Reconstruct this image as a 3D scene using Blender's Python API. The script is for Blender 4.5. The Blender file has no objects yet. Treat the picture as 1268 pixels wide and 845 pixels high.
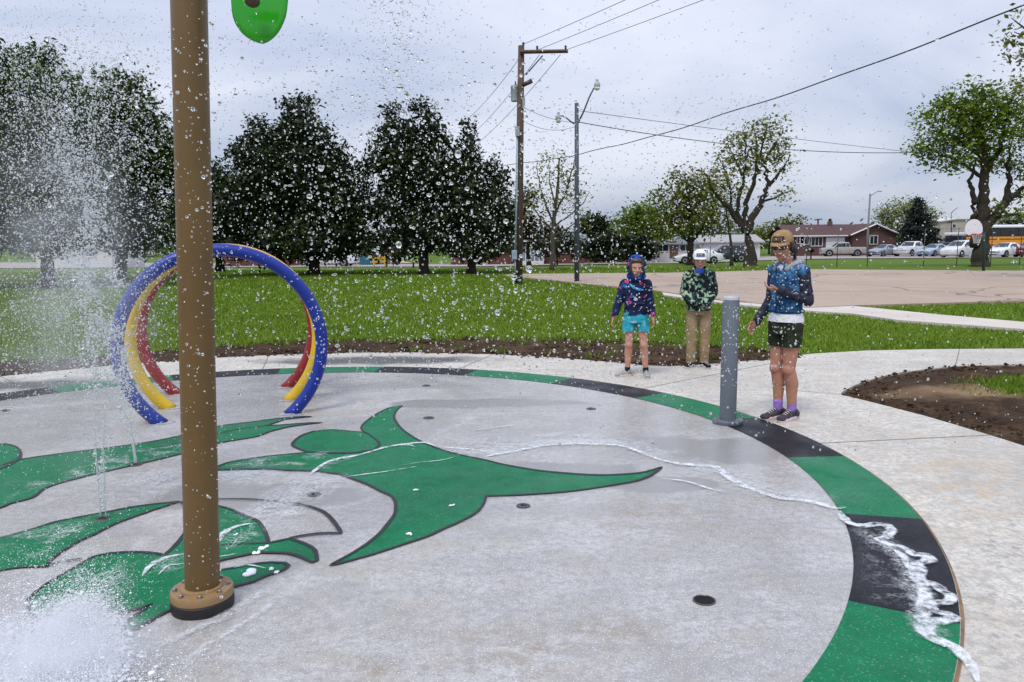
import bpy, bmesh, math, random
import numpy as np
from mathutils import Vector, Matrix, noise
from mathutils.geometry import tessellate_polygon

S = bpy.context.scene
COL = S.collection
R = math.radians
rnd = random.Random(7)
rng = np.random.default_rng(11)

# ------------------------------------------------------------------ camera
FPX, CXP, CYP, YH, CAMH = 950.0, 634.0, 422.5, 299.0, 1.57
ROLL = R(-0.5)
PITCH = math.atan((CYP - YH) / FPX)
_c, _s = math.cos(ROLL), math.sin(ROLL)
_fwd = Vector((0, math.cos(PITCH), -math.sin(PITCH)))
_r0 = Vector((1, 0, 0)); _u0 = Vector((0, math.sin(PITCH), math.cos(PITCH)))
_right = _r0 * _c + _u0 * _s
_up = _u0 * _c - _r0 * _s
cam_data = bpy.data.cameras.new('camera'); cam = bpy.data.objects.new('camera', cam_data); COL.objects.link(cam)
cam.matrix_world = Matrix(((_right.x, _up.x, -_fwd.x, 0), (_right.y, _up.y, -_fwd.y, 0), (_right.z, _up.z, -_fwd.z, CAMH), (0, 0, 0, 1)))
cam_data.sensor_width = 36; cam_data.lens = 36 * FPX / 1268
cam_data.clip_start = 0.05; cam_data.clip_end = 3000
S.camera = cam

# ------------------------------------------------------------------ light
SUN_EL, SUN_AZ = 58.0, 205.0        # azimuth measured clockwise from +Y (camera looks along +Y)
SUN_STRENGTH, SUN_ANGLE, SKY_STRENGTH, EXPOSURE = 1.5, 15.0, 0.10, 0.42
world = bpy.data.worlds.new('World'); S.world = world; world.use_nodes = True
nt = world.node_tree; nt.nodes.clear()
def wn(t, **k):
    n = nt.nodes.new(t)
    for a, b in k.items(): setattr(n, a, b)
    return n
out = wn('ShaderNodeOutputWorld'); bg = wn('ShaderNodeBackground'); bg.inputs[1].default_value = SKY_STRENGTH
sky = wn('ShaderNodeTexSky', sky_type='NISHITA', sun_disc=False, sun_elevation=R(SUN_EL), sun_rotation=R(SUN_AZ))
tc = wn('ShaderNodeTexCoord'); sep = wn('ShaderNodeSeparateXYZ'); nt.links.new(tc.outputs['Generated'], sep.inputs[0])
add = wn('ShaderNodeMath', operation='ADD'); add.inputs[1].default_value = 0.34; nt.links.new(sep.outputs[2], add.inputs[0])
mx = wn('ShaderNodeMath', operation='MAXIMUM'); mx.inputs[1].default_value = 0.05; nt.links.new(add.outputs[0], mx.inputs[0])
dx = wn('ShaderNodeMath', operation='DIVIDE'); dy = wn('ShaderNodeMath', operation='DIVIDE')
nt.links.new(sep.outputs[0], dx.inputs[0]); nt.links.new(mx.outputs[0], dx.inputs[1])
nt.links.new(sep.outputs[1], dy.inputs[0]); nt.links.new(mx.outputs[0], dy.inputs[1])
cmb = wn('ShaderNodeCombineXYZ'); nt.links.new(dx.outputs[0], cmb.inputs[0]); nt.links.new(dy.outputs[0], cmb.inputs[1])
mp = wn('ShaderNodeMapping'); mp.inputs['Rotation'].default_value = (0, 0, R(-18)); mp.inputs['Scale'].default_value = (0.85, 1.25, 1); mp.inputs['Location'].default_value = (0.35, 0.1, 0)
nt.links.new(cmb.outputs[0], mp.inputs[0])
n1 = wn('ShaderNodeTexNoise'); n1.inputs['Scale'].default_value = 1.15; n1.inputs['Detail'].default_value = 5; n1.inputs['Roughness'].default_value = 0.52; n1.inputs['Distortion'].default_value = 0.5
nt.links.new(mp.outputs[0], n1.inputs[0])
ramp = wn('ShaderNodeValToRGB')
ramp.color_ramp.elements[0].position = 0.32; ramp.color_ramp.elements[0].color = (3.5, 4.1, 5.6, 1)
ramp.color_ramp.elements[1].position = 0.66; ramp.color_ramp.elements[1].color = (6.7, 6.85, 7.8, 1)
e = ramp.color_ramp.elements.new(0.48); e.color = (5.0, 5.35, 6.5, 1)
nt.links.new(n1.outputs[0], ramp.inputs[0])
mix = wn('ShaderNodeMix', data_type='RGBA'); mix.inputs[0].default_value = 0.86
nt.links.new(sky.outputs[0], mix.inputs[6]); nt.links.new(ramp.outputs[0], mix.inputs[7])
zr_ = wn('ShaderNodeMapRange'); zr_.inputs[1].default_value = 0.0; zr_.inputs[2].default_value = 1.0; zr_.inputs[3].default_value = 0.85; zr_.inputs[4].default_value = 1.75; nt.links.new(sep.outputs[2], zr_.inputs[0])   # overcast: brighter towards the zenith
mul = wn('ShaderNodeVectorMath', operation='SCALE'); nt.links.new(mix.outputs[2], mul.inputs[0]); nt.links.new(zr_.outputs[0], mul.inputs['Scale'])
nt.links.new(mul.outputs[0], bg.inputs[0]); nt.links.new(bg.outputs[0], out.inputs[0])
sd = bpy.data.lights.new('sun', 'SUN'); sd.energy = SUN_STRENGTH; sd.angle = R(SUN_ANGLE); sd.color = (1, 0.95, 0.88)
sun = bpy.data.objects.new('sun', sd); COL.objects.link(sun); sun.location = (0, 0, 60)
_az = R(SUN_AZ); _el = R(SUN_EL)
_tosun = Vector((math.sin(_az) * math.cos(_el), math.cos(_az) * math.cos(_el), math.sin(_el)))
sun.rotation_euler = _tosun.to_track_quat('Z', 'Y').to_euler()
S.view_settings.view_transform = 'Standard'; S.view_settings.look = 'None'
S.view_settings.exposure = EXPOSURE; S.view_settings.gamma = 1; S.view_settings.use_curve_mapping = False
S.cycles.max_bounces = 8; S.cycles.transmission_bounces = 6; S.cycles.transparent_max_bounces = 8
S.cycles.volume_bounces = 8; S.cycles.diffuse_bounces = 3; S.cycles.glossy_bounces = 3
S.cycles.caustics_reflective = False; S.cycles.caustics_refractive = False

# ------------------------------------------------------------------ pixel -> place
def ray(px, py):
    x, y = px - CXP, py - CYP
    x, y = _c * x + _s * y, -_s * x + _c * y
    return (x, FPX * math.cos(PITCH) - y * math.sin(PITCH), -FPX * math.sin(PITCH) - y * math.cos(PITCH))
def G(px, py, z=0.0):
    d = ray(px, py); t = (z - CAMH) / d[2]
    return Vector((d[0] * t, d[1] * t, z))
def gp(l): return [(q.x, q.y) for q in (G(*p) for p in l)]
def P(px, py, depth):
    d = ray(px, py); t = depth / d[1]
    return Vector((d[0] * t, depth, CAMH + d[2] * t))
def smooth01(a, b, v):
    t = np.clip((v - a) / (b - a), 0, 1); return t * t * (3 - 2 * t)
def terrain(x, y):
    t = np.clip((np.asarray(y, float) - 42) / 62, 0, 1.15)
    return -0.045 - 1.35 * t * (1 - 0.42 * smooth01(14, 34, np.asarray(x, float)))
def GT(px, py):
    d = ray(px, py); t0 = 3 / d[1]
    y = 3.0
    while y < 400:
        t = y / d[1]; z = CAMH + d[2] * t
        if z <= terrain(d[0] * t, y): break
        y += 0.1
    return Vector((d[0] * t, y, float(terrain(d[0] * t, y))))
def ZT(x, y): return float(terrain(x, y))

# ------------------------------------------------------------------ materials
class NT:
    def __init__(s, name):
        s.m = bpy.data.materials.new(name); s.m.use_nodes = True; s.t = s.m.node_tree; s.b = s.t.nodes['Principled BSDF']
        s.pos = None
    def n(s, t, **k):
        q = s.t.nodes.new(t)
        for a, b in k.items(): setattr(q, a, b)
        return q
    def l(s, a, b): s.t.links.new(a, b)
    def p(s):
        if s.pos is None:
            s.pos = s.n('ShaderNodeTexCoord').outputs['Object']
        return s.pos
    def noise(s, scale, detail=4, rough=0.55, dist=0.0, vec=None, stretch=None):
        q = s.n('ShaderNodeTexNoise'); q.inputs['Scale'].default_value = scale; q.inputs['Detail'].default_value = detail
        q.inputs['Roughness'].default_value = rough; q.inputs['Distortion'].default_value = dist
        v = vec or s.p()
        if stretch:
            m = s.n('ShaderNodeMapping'); m.inputs['Scale'].default_value = stretch; s.l(v, m.inputs[0]); v = m.outputs[0]
        s.l(v, q.inputs[0]); return q.outputs[0]
    def voro(s, scale, feature='F1', rand=1.0, out='Distance'):
        q = s.n('ShaderNodeTexVoronoi', feature=feature); q.inputs['Scale'].default_value = scale; q.inputs['Randomness'].default_value = rand
        s.l(s.p(), q.inputs[0]); return q.outputs[out]
    def ramp(s, fac, stops, const=False):
        q = s.n('ShaderNodeValToRGB'); e = q.color_ramp.elements
        if const: q.color_ramp.interpolation = 'CONSTANT'
        for i, (p, c) in enumerate(stops):
            c = tuple(c) if hasattr(c, '__len__') else (c, c, c)
            x = e[i] if i < 2 else e.new(p)
            x.position = p; x.color = c + (1,)
        s.l(fac, q.inputs[0]); return q.outputs[0]
    def mix(s, fac, a, b, mode='MIX'):
        q = s.n('ShaderNodeMix', data_type='RGBA', blend_type=mode)
        for v, i in ((fac, 0), (a, 6), (b, 7)):
            if isinstance(v, (int, float)): q.inputs[i].default_value = v if i == 0 else (v, v, v, 1)
            elif isinstance(v, tuple): q.inputs[i].default_value = v + (1,)
            else: s.l(v, q.inputs[i])
        return q.outputs[2]
    def math(s, op, a, b=0.0):
        q = s.n('ShaderNodeMath', operation=op)
        for v, i in ((a, 0), (b, 1)):
            if isinstance(v, (int, float)): q.inputs[i].default_value = v
            else: s.l(v, q.inputs[i])
        return q.outputs[0]
    def maprange(s, v, a, b, c, d):
        q = s.n('ShaderNodeMapRange'); q.inputs[1].default_value = a; q.inputs[2].default_value = b; q.inputs[3].default_value = c; q.inputs[4].default_value = d
        s.l(v, q.inputs[0]); return q.outputs[0]
    def set(s, **k):
        names = dict(col='Base Color', rough='Roughness', metal='Metallic', trans='Transmission Weight', ior='IOR', spec='Specular IOR Level', coat='Coat Weight', alpha='Alpha', sss='Subsurface Weight')
        for a, v in k.items():
            i = s.b.inputs[names[a]]
            if isinstance(v, tuple): i.default_value = v + (1,)
            elif isinstance(v, (int, float)): i.default_value = v
            else: s.l(v, i)
        return s
    def bump(s, h, strength=0.3, dist=0.01):
        q = s.n('ShaderNodeBump'); q.inputs['Strength'].default_value = strength; q.inputs['Distance'].default_value = dist
        s.l(h, q.inputs['Height']); s.l(q.outputs[0], s.b.inputs['Normal']); return s

MATS = {}
def plain(name, col, rough=0.6, metal=0.0, var=0.18, scale=6, bump=0.0, coat=0.0):
    if name in MATS: return MATS[name]
    n = NT(name); f = n.noise(scale, 5, 0.6)
    c = n.ramp(f, [(0.25, tuple(x * (1 - var) for x in col)), (0.75, tuple(min(1, x * (1 + var)) for x in col))])
    n.set(col=c, rough=rough, metal=metal)
    if coat: n.set(coat=coat)
    if bump: n.bump(n.noise(scale * 8, 4), bump, 0.01)
    MATS[name] = n.m; return n.m
def emit_none(): pass

# ------------------------------------------------------------------ mesh builder
class MB:
    def __init__(s): s.v = []; s.f = []; s.mi = []; s.cur = 0
    def add(s, vs, fs):
        o = len(s.v); s.v.extend([tuple(v) for v in vs]); s.f.extend([tuple(i + o for i in f) for f in fs]); s.mi.extend([s.cur] * len(fs)); return s
    def box(s, c, size, rz=0.0, M=None):
        hx, hy, hz = (q / 2 for q in size); vs = []
        T = (M or Matrix.Rotation(rz, 4, 'Z'))
        for x in (-hx, hx):
            for y in (-hy, hy):
                for z in (-hz, hz): vs.append(Vector(c) + T @ Vector((x, y, z)))
        return s.add(vs, [(0, 1, 3, 2), (4, 6, 7, 5), (0, 4, 5, 1), (2, 3, 7, 6), (0, 2, 6, 4), (1, 5, 7, 3)])
    def tube(s, pts, rad, n=8, cap=True):
        pts = [Vector(p) for p in pts]; m = len(pts)
        if not hasattr(rad, '__len__'): rad = [rad] * m
        vs = []; prev = None
        for i, p in enumerate(pts):
            d = (pts[min(i + 1, m - 1)] - pts[max(i - 1, 0)])
            d = d.normalized() if d.length > 1e-9 else Vector((0, 0, 1))
            if prev is None:
                a = Vector((0, 0, 1)) if abs(d.z) < 0.9 else Vector((1, 0, 0)); u = d.cross(a).normalized()
            else:
                u = (prev - d * prev.dot(d)); u = u.normalized() if u.length > 1e-6 else d.orthogonal().normalized()
            prev = u; w = d.cross(u)
            for k in range(n):
                t = 2 * math.pi * k / n; vs.append(p + (u * math.cos(t) + w * math.sin(t)) * rad[i])
        fs = [(i * n + k, i * n + (k + 1) % n, (i + 1) * n + (k + 1) % n, (i + 1) * n + k) for i in range(m - 1) for k in range(n)]
        if cap: fs += [tuple(range(n))[::-1], tuple((m - 1) * n + k for k in range(n))]
        return s.add(vs, fs)
    def lathe(s, prof, n=24, M=None, c=(0, 0, 0)):
        vs = []; M = M or Matrix.Identity(4); c = Vector(c)
        for r, z in prof:
            for k in range(n):
                t = 2 * math.pi * k / n; vs.append(c + M @ Vector((r * math.cos(t), r * math.sin(t), z)))
        m = len(prof)
        fs = [(i * n + k, i * n + (k + 1) % n, (i + 1) * n + (k + 1) % n, (i + 1) * n + k) for i in range(m - 1) for k in range(n)]
        fs += [tuple(range(n))[::-1], tuple((m - 1) * n + k for k in range(n))]
        return s.add(vs, fs)
    def ell(s, c, r, nu=14, nv=9, M=None):
        prof = [(max(1e-4, math.sin(math.pi * i / nv)), -math.cos(math.pi * i / nv)) for i in range(nv + 1)]
        T = (M or Matrix.Identity(4)) @ Matrix.Diagonal((r[0], r[1], r[2], 1))
        return s.lathe(prof, nu, T, c)
    def cap(s, p0, p1, r0, r1, n=12):
        p0, p1 = Vector(p0), Vector(p1); d = (p1 - p0).normalized(); pts = []; rr = []
        for a in (-80, -55, -25): pts.append(p0 + d * r0 * math.sin(R(a))); rr.append(r0 * math.cos(R(a)))
        for t in (0, 0.33, 0.67, 1): pts.append(p0.lerp(p1, t)); rr.append(r0 + (r1 - r0) * t)
        for a in (25, 55, 80): pts.append(p1 + d * r1 * math.sin(R(a))); rr.append(r1 * math.cos(R(a)))
        return s.tube(pts, rr, n)
    def loft(s, rings, n=20):
        # ring: (cx,cy,cz,rx,ry); horizontal ellipses
        vs = []
        for cx, cy, cz, rx, ry in rings:
            for k in range(n):
                t = 2 * math.pi * k / n; vs.append((cx + rx * math.cos(t), cy + ry * math.sin(t), cz))
        m = len(rings)
        fs = [(i * n + k, i * n + (k + 1) % n, (i + 1) * n + (k + 1) % n, (i + 1) * n + k) for i in range(m - 1) for k in range(n)]
        fs += [tuple(range(n))[::-1], tuple((m - 1) * n + k for k in range(n))]
        return s.add(vs, fs)
    def prism(s, poly, y0, y1):      # poly in x,z ; extruded along y
        n = len(poly); vs = [(x, y0, z) for x, z in poly] + [(x, y1, z) for x, z in poly]
        return s.add(vs, [tuple(range(n)), tuple(range(n, 2 * n))[::-1]] + [(i, i + n, (i + 1) % n + n, (i + 1) % n) for i in range(n)])
    def mesh(s, name):
        me = bpy.data.meshes.new(name); me.from_pydata(s.v, [], s.f); 
        if any(s.mi): me.polygons.foreach_set('material_index', s.mi)
        bm = bmesh.new(); bm.from_mesh(me); bmesh.ops.recalc_face_normals(bm, faces=bm.faces); bm.to_mesh(me); bm.free()
        me.update(); return me
    def build(s, name, mat, parent=None, smooth=False, bevel=0.0, auto=None):
        me = s.mesh(name); return link(name, me, mat, parent, smooth, bevel, auto)

def link(name, me, mat, parent=None, smooth=False, bevel=0.0, auto=None):
    o = bpy.data.objects.new(name, me); COL.objects.link(o)
    for m in (mat if isinstance(mat, (list, tuple)) else [mat]):
        if m: me.materials.append(m)
    if parent: o.parent = parent
    if smooth or auto:
        me.polygons.foreach_set('use_smooth', [True] * len(me.polygons))
    if auto:
        me.set_sharp_from_angle(angle=R(auto))
    if bevel:
        b = o.modifiers.new('bevel', 'BEVEL'); b.width = bevel; b.segments = 2; b.limit_method = 'ANGLE'; b.angle_limit = R(40)
    return o
def np_mesh(name, v, f, mat, parent=None, smooth=False, tint=None):
    v = np.ascontiguousarray(v, dtype=np.float32); f = np.ascontiguousarray(f, dtype=np.int32)
    me = bpy.data.meshes.new(name); k = f.shape[1]
    me.vertices.add(len(v)); me.vertices.foreach_set('co', v.ravel())
    me.loops.add(f.size); me.loops.foreach_set('vertex_index', f.ravel())
    me.polygons.add(len(f)); me.polygons.foreach_set('loop_start', np.arange(0, f.size, k, dtype=np.int32)); me.polygons.foreach_set('loop_total', np.full(len(f), k, dtype=np.int32))
    if tint is not None:
        a = me.attributes.new('tint', 'FLOAT', 'FACE'); a.data.foreach_set('value', np.ascontiguousarray(tint, dtype=np.float32))
    me.update(calc_edges=True); me.validate()
    return link(name, me, mat, parent, smooth)
def tag(o, label, cat, group=None, kind=None):
    o['label'] = label; o['category'] = cat
    if group: o['group'] = group
    if kind: o['kind'] = kind
    return o
def thing(name, label, cat, loc=(0, 0, 0), rz=0.0, group=None):
    o = bpy.data.objects.new(name, None); COL.objects.link(o); o.location = loc; o.rotation_euler = (0, 0, rz); o.empty_display_size = 0.1
    return tag(o, label, cat, group)
def struct(o): o['kind'] = 'structure'; return o
def stuff(o, label=None, cat=None):
    o['kind'] = 'stuff'
    if label: o['label'] = label; o['category'] = cat
    return o
def in_poly(x, y, poly):
    x = np.asarray(x); y = np.asarray(y); r = np.zeros(x.shape, bool); n = len(poly)
    for i in range(n):
        x0, y0 = poly[i][0], poly[i][1]; x1, y1 = poly[(i + 1) % n][0], poly[(i + 1) % n][1]
        c = ((y0 > y) != (y1 > y)); xi = (x1 - x0) * (y - y0) / ((y1 - y0) if y1 != y0 else 1e-9) + x0
        r ^= c & (x < xi)
    return r
def catmull(pts, closed=True, step=0.03, corner=50):
    pts = [Vector((p[0], p[1], 0)) for p in pts]; n = len(pts); out = []
    def is_corner(i):
        if not closed and i in (0, n - 1): return True
        a = pts[i] - pts[i - 1]; b = pts[(i + 1) % n] - pts[i]
        return a.length < 1e-6 or b.length < 1e-6 or a.angle(b) > R(corner)
    for i in range(n if closed else n - 1):
        p1, p2 = pts[i], pts[(i + 1) % n]
        p0 = pts[i - 1] if not is_corner(i) else p1 + (p1 - p2)
        p3 = pts[(i + 2) % n] if not is_corner((i + 1) % n) else p2 + (p2 - p1)
        m = max(1, int((p2 - p1).length / step))
        for k in range(m):
            t = k / m
            out.append(0.5 * ((2 * p1) + (p2 - p0) * t + (2 * p0 - 5 * p1 + 4 * p2 - p3) * t * t + (3 * p1 - p0 - 3 * p2 + p3) * t ** 3))
    if not closed: out.append(pts[-1])
    return out
def nz(x, y, z=0.0): return noise.noise(Vector((x, y, z)))
def strip(mb, pts, wid, z, closed=False):
    n = len(pts); vs = []
    for i, p in enumerate(pts):
        a = pts[(i - 1) % n] if closed or i > 0 else p; b = pts[(i + 1) % n] if closed or i < n - 1 else p
        d = (b - a); d = d.normalized() if d.length > 1e-9 else Vector((1, 0, 0))
        q = Vector((-d.y, d.x, 0)); w = wid(i, p) if callable(wid) else wid
        vs += [(p.x + q.x * w / 2, p.y + q.y * w / 2, z), (p.x - q.x * w / 2, p.y - q.y * w / 2, z)]
    m = n if closed else n - 1
    mb.add(vs, [(2 * i, 2 * i + 1, (2 * ((i + 1) % n)) + 1, 2 * ((i + 1) % n)) for i in range(m)])
def flat(mb, loops, z):
    ls = [[Vector((p[0], p[1], 0)) for p in l] for l in loops]
    tris = tessellate_polygon(ls); vs = [(p.x, p.y, z) for l in ls for p in l]
    mb.add(vs, [tuple(t) for t in tris])
def slab(mb, loop, z, depth):
    flat(mb, [loop], z); n = len(loop)
    vs = [(p[0], p[1], z) for p in loop] + [(p[0], p[1], z - depth) for p in loop]
    mb.add(vs, [(i, (i + 1) % n, (i + 1) % n + n, i + n) for i in range(n)])
# ------------------------------------------------------------------ setting: ground
PC = Vector((-2.06, 5.18, 0)); R_IN, R_OUT, R_AP = 4.05, 4.475, 5.8

def concrete(name, base, tint, wet):
    n = NT(name)
    f1 = n.noise(0.7, 6, 0.62); f2 = n.noise(3.2, 6, 0.65, 0.4); f3 = n.noise(60, 3, 0.6); f4 = n.noise(240, 2, 0.5)
    c = n.ramp(n.math('ADD', n.math('MULTIPLY', f1, 0.55), n.math('MULTIPLY', n.noise(2.4, 6, 0.7, 1.2, stretch=(1, 1.7, 1)), 0.45)), [(0.34, tuple(x * 0.58 for x in base)), (0.5, base), (0.65, tuple(min(1, x * 1.3) for x in base))])
    c = n.mix(n.ramp(f2, [(0.44, 0.0), (0.66, 0.9)]), c, tint)
    c = n.mix(n.ramp(n.noise(22, 5, 0.75), [(0.40, 0.7), (0.53, 0.0)]), c, tuple(x * 0.52 for x in base))
    c = n.mix(n.ramp(f3, [(0.38, 0.7), (0.52, 0.0)]), c, tuple(x * 0.66 for x in base))
    c = n.mix(n.ramp(f4, [(0.60, 0.0), (0.70, 0.8)]), c, tuple(min(1, x * 1.5) for x in base))
    st = n.noise(1.5, 5, 0.6, 1.5, stretch=(1, 2.8, 1))
    c = n.mix(n.ramp(st, [(0.51, 0.0), (0.68, 0.5)]), c, tuple(x * 0.6 for x in base))
    if wet:
        w = n.noise(0.55, 5, 0.6, 0.8)
        rr = n.ramp(w, [(0.36, 0.07), (0.50, 0.22), (0.62, 0.42)])
        c = n.mix(n.ramp(w, [(0.36, 0.45), (0.56, 0.0)]), c, tuple(x * 0.62 for x in base))
    else:
        rr = n.ramp(f2, [(0.3, 0.55), (0.7, 0.85)])
    n.set(col=c, rough=rr)
    n.bump(n.math('ADD', n.math('MULTIPLY', f3, 0.5), f4), 0.22 if wet else 0.3, 0.004)
    return n, c, rr
nP, cP, rP = concrete('pad_concrete', (0.45, 0.442, 0.432), (0.37, 0.335, 0.28), True)
M_PAD = nP.m
nA, cA, rA = concrete('walk_concrete', (0.54, 0.515, 0.465), (0.52, 0.455, 0.37), False)
# rust stain near the edge of the right-hand walk and the soaked patch behind the ring
def blob(n, x, y, sx, sy, r0, r1):
    m = n.n('ShaderNodeMapping'); m.inputs['Location'].default_value = (-x / sx, -y / sy, 0); m.inputs['Scale'].default_value = (1 / sx, 1 / sy, 0)
    n.l(n.p(), m.inputs[0]); v = n.n('ShaderNodeVectorMath', operation='LENGTH'); n.l(m.outputs[0], v.inputs[0])
    d = n.math('ADD', v.outputs['Value'], n.math('MULTIPLY', n.math('SUBTRACT', n.noise(2.2, 4), 0.5), 1.1))
    return n.maprange(d, r0, r1, 1.0, 0.0)
pw_ = None
for px_, py_, sx_, sy_ in ((890, 556, 0.75, 0.5), (700, 585, 0.8, 0.35), (320, 615, 0.9, 0.35), (590, 500, 1.3, 0.3), (820, 600, 0.5, 0.25)):
    q_ = G(px_, py_); b__ = blob(nP, q_.x, q_.y, sx_, sy_, 0.62, 0.78); pw_ = b__ if pw_ is None else nP.math('MAXIMUM', pw_, b__)
st_ = None
for px_, py_, sx_, sy_ in ((650, 800, 0.5, 0.25), (820, 640, 0.6, 0.4), (300, 606, 0.6, 0.2), (450, 830, 0.3, 0.15), (750, 780, 0.3, 0.2)):
    q_ = G(px_, py_); b__ = blob(nP, q_.x, q_.y, sx_, sy_, 0.2, 1.0); st_ = b__ if st_ is None else nP.math('MAXIMUM', st_, b__)
cP = nP.mix(nP.math('MULTIPLY', st_, nP.ramp(nP.noise(9, 6, 0.75), [(0.42, 0.0), (0.62, 0.75)])), cP, (0.25, 0.205, 0.15))
cP = nP.mix(nP.ramp(nP.noise(130, 2, 0.5), [(0.63, 0.0), (0.69, 0.9)]), cP, (0.8, 0.8, 0.82))  # near-white specks: sparkles of the wet pad put into its colour
nP.set(col=nP.mix(nP.math('MULTIPLY', pw_, 0.75), cP, (0.25, 0.245, 0.24)), rough=nP.mix(pw_, rP, 0.05))
wetp = G(470, 446)
wm = blob(nA, wetp.x, wetp.y + 0.02, 1.9, 0.42, 0.55, 1.0)
wl = G(30, 476); wm2 = blob(nA, wl.x, wl.y, 2.0, 0.5, 0.4, 1.0)
wm = nA.math('MAXIMUM', wm, wm2)
c2 = nA.mix(wm, cA, (0.13, 0.125, 0.12))
rs = G(1215, 600); rust = blob(nA, rs.x, rs.y, 0.9, 1.1, 0.1, 1.0)
rust = nA.math('MULTIPLY', rust, nA.ramp(nA.noise(6, 5, 0.7, 0.8), [(0.5, 0.0), (0.66, 0.75)]))
c2 = nA.mix(rust, c2, (0.48, 0.34, 0.2))
splat = nA.math('MAXIMUM', nA.ramp(nA.noise(24, 2, 0.5, 0, stretch=(1, 0.6, 1)), [(0.62, 0.0), (0.66, 1.0)]), nA.ramp(nA.noise(4.5, 4, 0.6, 0.4, stretch=(0.6, 1.3, 1)), [(0.56, 0.0), (0.68, 0.75)]))
near = blob(nA, 3.4, 2.6, 1.7, 2.0, 0.6, 1.1)
c2 = nA.mix(nA.math('MULTIPLY', nA.math('MULTIPLY', splat, near), 0.62), c2, (0.2, 0.19, 0.18))
r2 = nA.mix(wm, rA, 0.22)
nA.set(col=c2, rough=r2)
M_WALK = nA.m

# pad: a thick disc
mb = MB(); N = 256
circ = [(PC.x + R_OUT * math.cos(2 * math.pi * k / N), PC.y + R_OUT * math.sin(2 * math.pi * k / N)) for k in range(N)]
slab(mb, circ, 0.0, 0.2); struct(mb.build('splash_pad', M_PAD))

# walk: apron disc + right-hand path, with a hole for the dirt island
def arc(r, a0, a1, n): return [(PC.x + r * math.cos(R(a0 + (a1 - a0) * k / n)), PC.y + r * math.sin(R(a0 + (a1 - a0) * k / n))) for k in range(n + 1)]
top = [G(*p) for p in [(830, 453), (890, 449.5), (952, 444), (1005, 437.5), (1076, 433.4), (1147, 432), (1268, 431), (1420, 430.5)]]
ang0 = math.degrees(math.atan2(top[0].y - PC.y, top[0].x - PC.x))
walk = arc(R_AP, 200, ang0 + 3, 90)[:] + [(p.x, p.y) for p in top] + [(13, 9), (13, -5), (-5, -5)]
isl = [G(*p) for p in [(1041, 487), (1055, 478), (1076, 470), (1112, 461), (1148, 456.5), (1183, 453.3), (1268, 450.5), (1420, 448), (1420, 600), (1268, 551), (1230, 539), (1183, 525), (1145, 514), (1112, 505.5), (1075, 496), (1050, 490)]]
isl_s = [(p.x, p.y) for p in catmull([(p.x, p.y) for p in isl], True, 0.06, 60)]
mb = MB(); flat(mb, [walk, isl_s[::-1]], -0.008)
for lp in (walk, isl_s):
    n = len(lp); mb.add([(p[0], p[1], -0.008) for p in lp] + [(p[0], p[1], -0.14) for p in lp], [(i, (i + 1) % n, (i + 1) % n + n, i + n) for i in range(n)])
struct(mb.build('concrete_walk', M_WALK))

# control joints sawn into the walk
mj = MB()
for a_ in (8, 40, 72, 104, 136):
    p0, p1 = [Vector((PC.x + r * math.cos(R(a_)), PC.y + r * math.sin(R(a_)), 0)) for r in (R_OUT + 0.01, R_AP - 0.02 if a_ > 40 else R_AP + 1.2)]
    strip(mj, [p0.lerp(p1, t / 8) for t in range(9)], 0.009, -0.0045)
for l_ in ([(1041, 487.5), (1000, 484.5), (955, 480)], [(1183, 453), (1186, 441), (1188, 432)]):
    strip(mj, catmull(gp(l_), False, 0.05, 80), 0.009, -0.0045)
struct(mj.build('walk_joints', plain('joint_dark', (0.16, 0.14, 0.12), 0.95)))  # thin strips in a dark joint colour
me_ = MB(); strip(me_, [Vector((PC.x + 4.482 * math.cos(2 * math.pi * k / 200), PC.y + 4.482 * math.sin(2 * math.pi * k / 200), 0)) for k in range(200)], lambda i, p: 0.013 * (0.9 + 0.6 * nz(p.x * 3, p.y * 3)), -0.0035, True)
struct(me_.build('ring_sealant', plain('rusty_sealant', (0.20, 0.125, 0.065), 0.9, var=0.6, scale=5)))
# coloured ring
def paint(name, col, fleck):
    n = NT(name); f = n.noise(9, 5, 0.6)
    c = n.ramp(f, [(0.3, tuple(x * 0.82 for x in col)), (0.7, tuple(x * 1.15 for x in col))])
    sp = n.noise(85, 3, 0.6); c = n.mix(n.ramp(sp, [(0.60, 0.0), (0.70, fleck)]), c, (0.5, 0.62, 0.56))  # pale specks: wet glints and foam flecks mixed into the paint colour
    sp2 = n.noise(260, 2, 0.5); c = n.mix(n.ramp(sp2, [(0.3, 0.5), (0.45, 0.0)]), c, tuple(x * 0.45 for x in col))
    n.set(col=c, spec=0.14, rough=n.ramp(n.noise(2.5, 4), [(0.35, 0.26), (0.7, 0.55)])); n.bump(sp2, 0.35, 0.004)
    return n.m
M_GREEN = paint('green_paint', (0.0005, 0.150, 0.058), 0.30)
M_BLACK = paint('charcoal_paint', (0.008, 0.008, 0.012), 0.10)
M_LINE = plain('black_line_paint', (0.012, 0.012, 0.015), 0.5, var=0.3, scale=30)
mb = MB(); NS = 22; SUB = 12
for k in range(NS):
    mb.cur = 1 if k % 2 == 0 else 0
    for q in range(SUB):
        a0 = R(2.95 + 360 / NS * (k + q / SUB)); a1 = R(2.95 + 360 / NS * (k + (q + 1) / SUB)); z = 0.004
        mb.add([(PC.x + r * math.cos(a), PC.y + r * math.sin(a), z) for r, a in ((R_IN, a0), (R_OUT - 0.003, a0), (R_OUT - 0.003, a1), (R_IN, a1))], [(0, 1, 2, 3)])
struct(mb.build('painted_ring', [M_GREEN, M_BLACK]))

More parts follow.
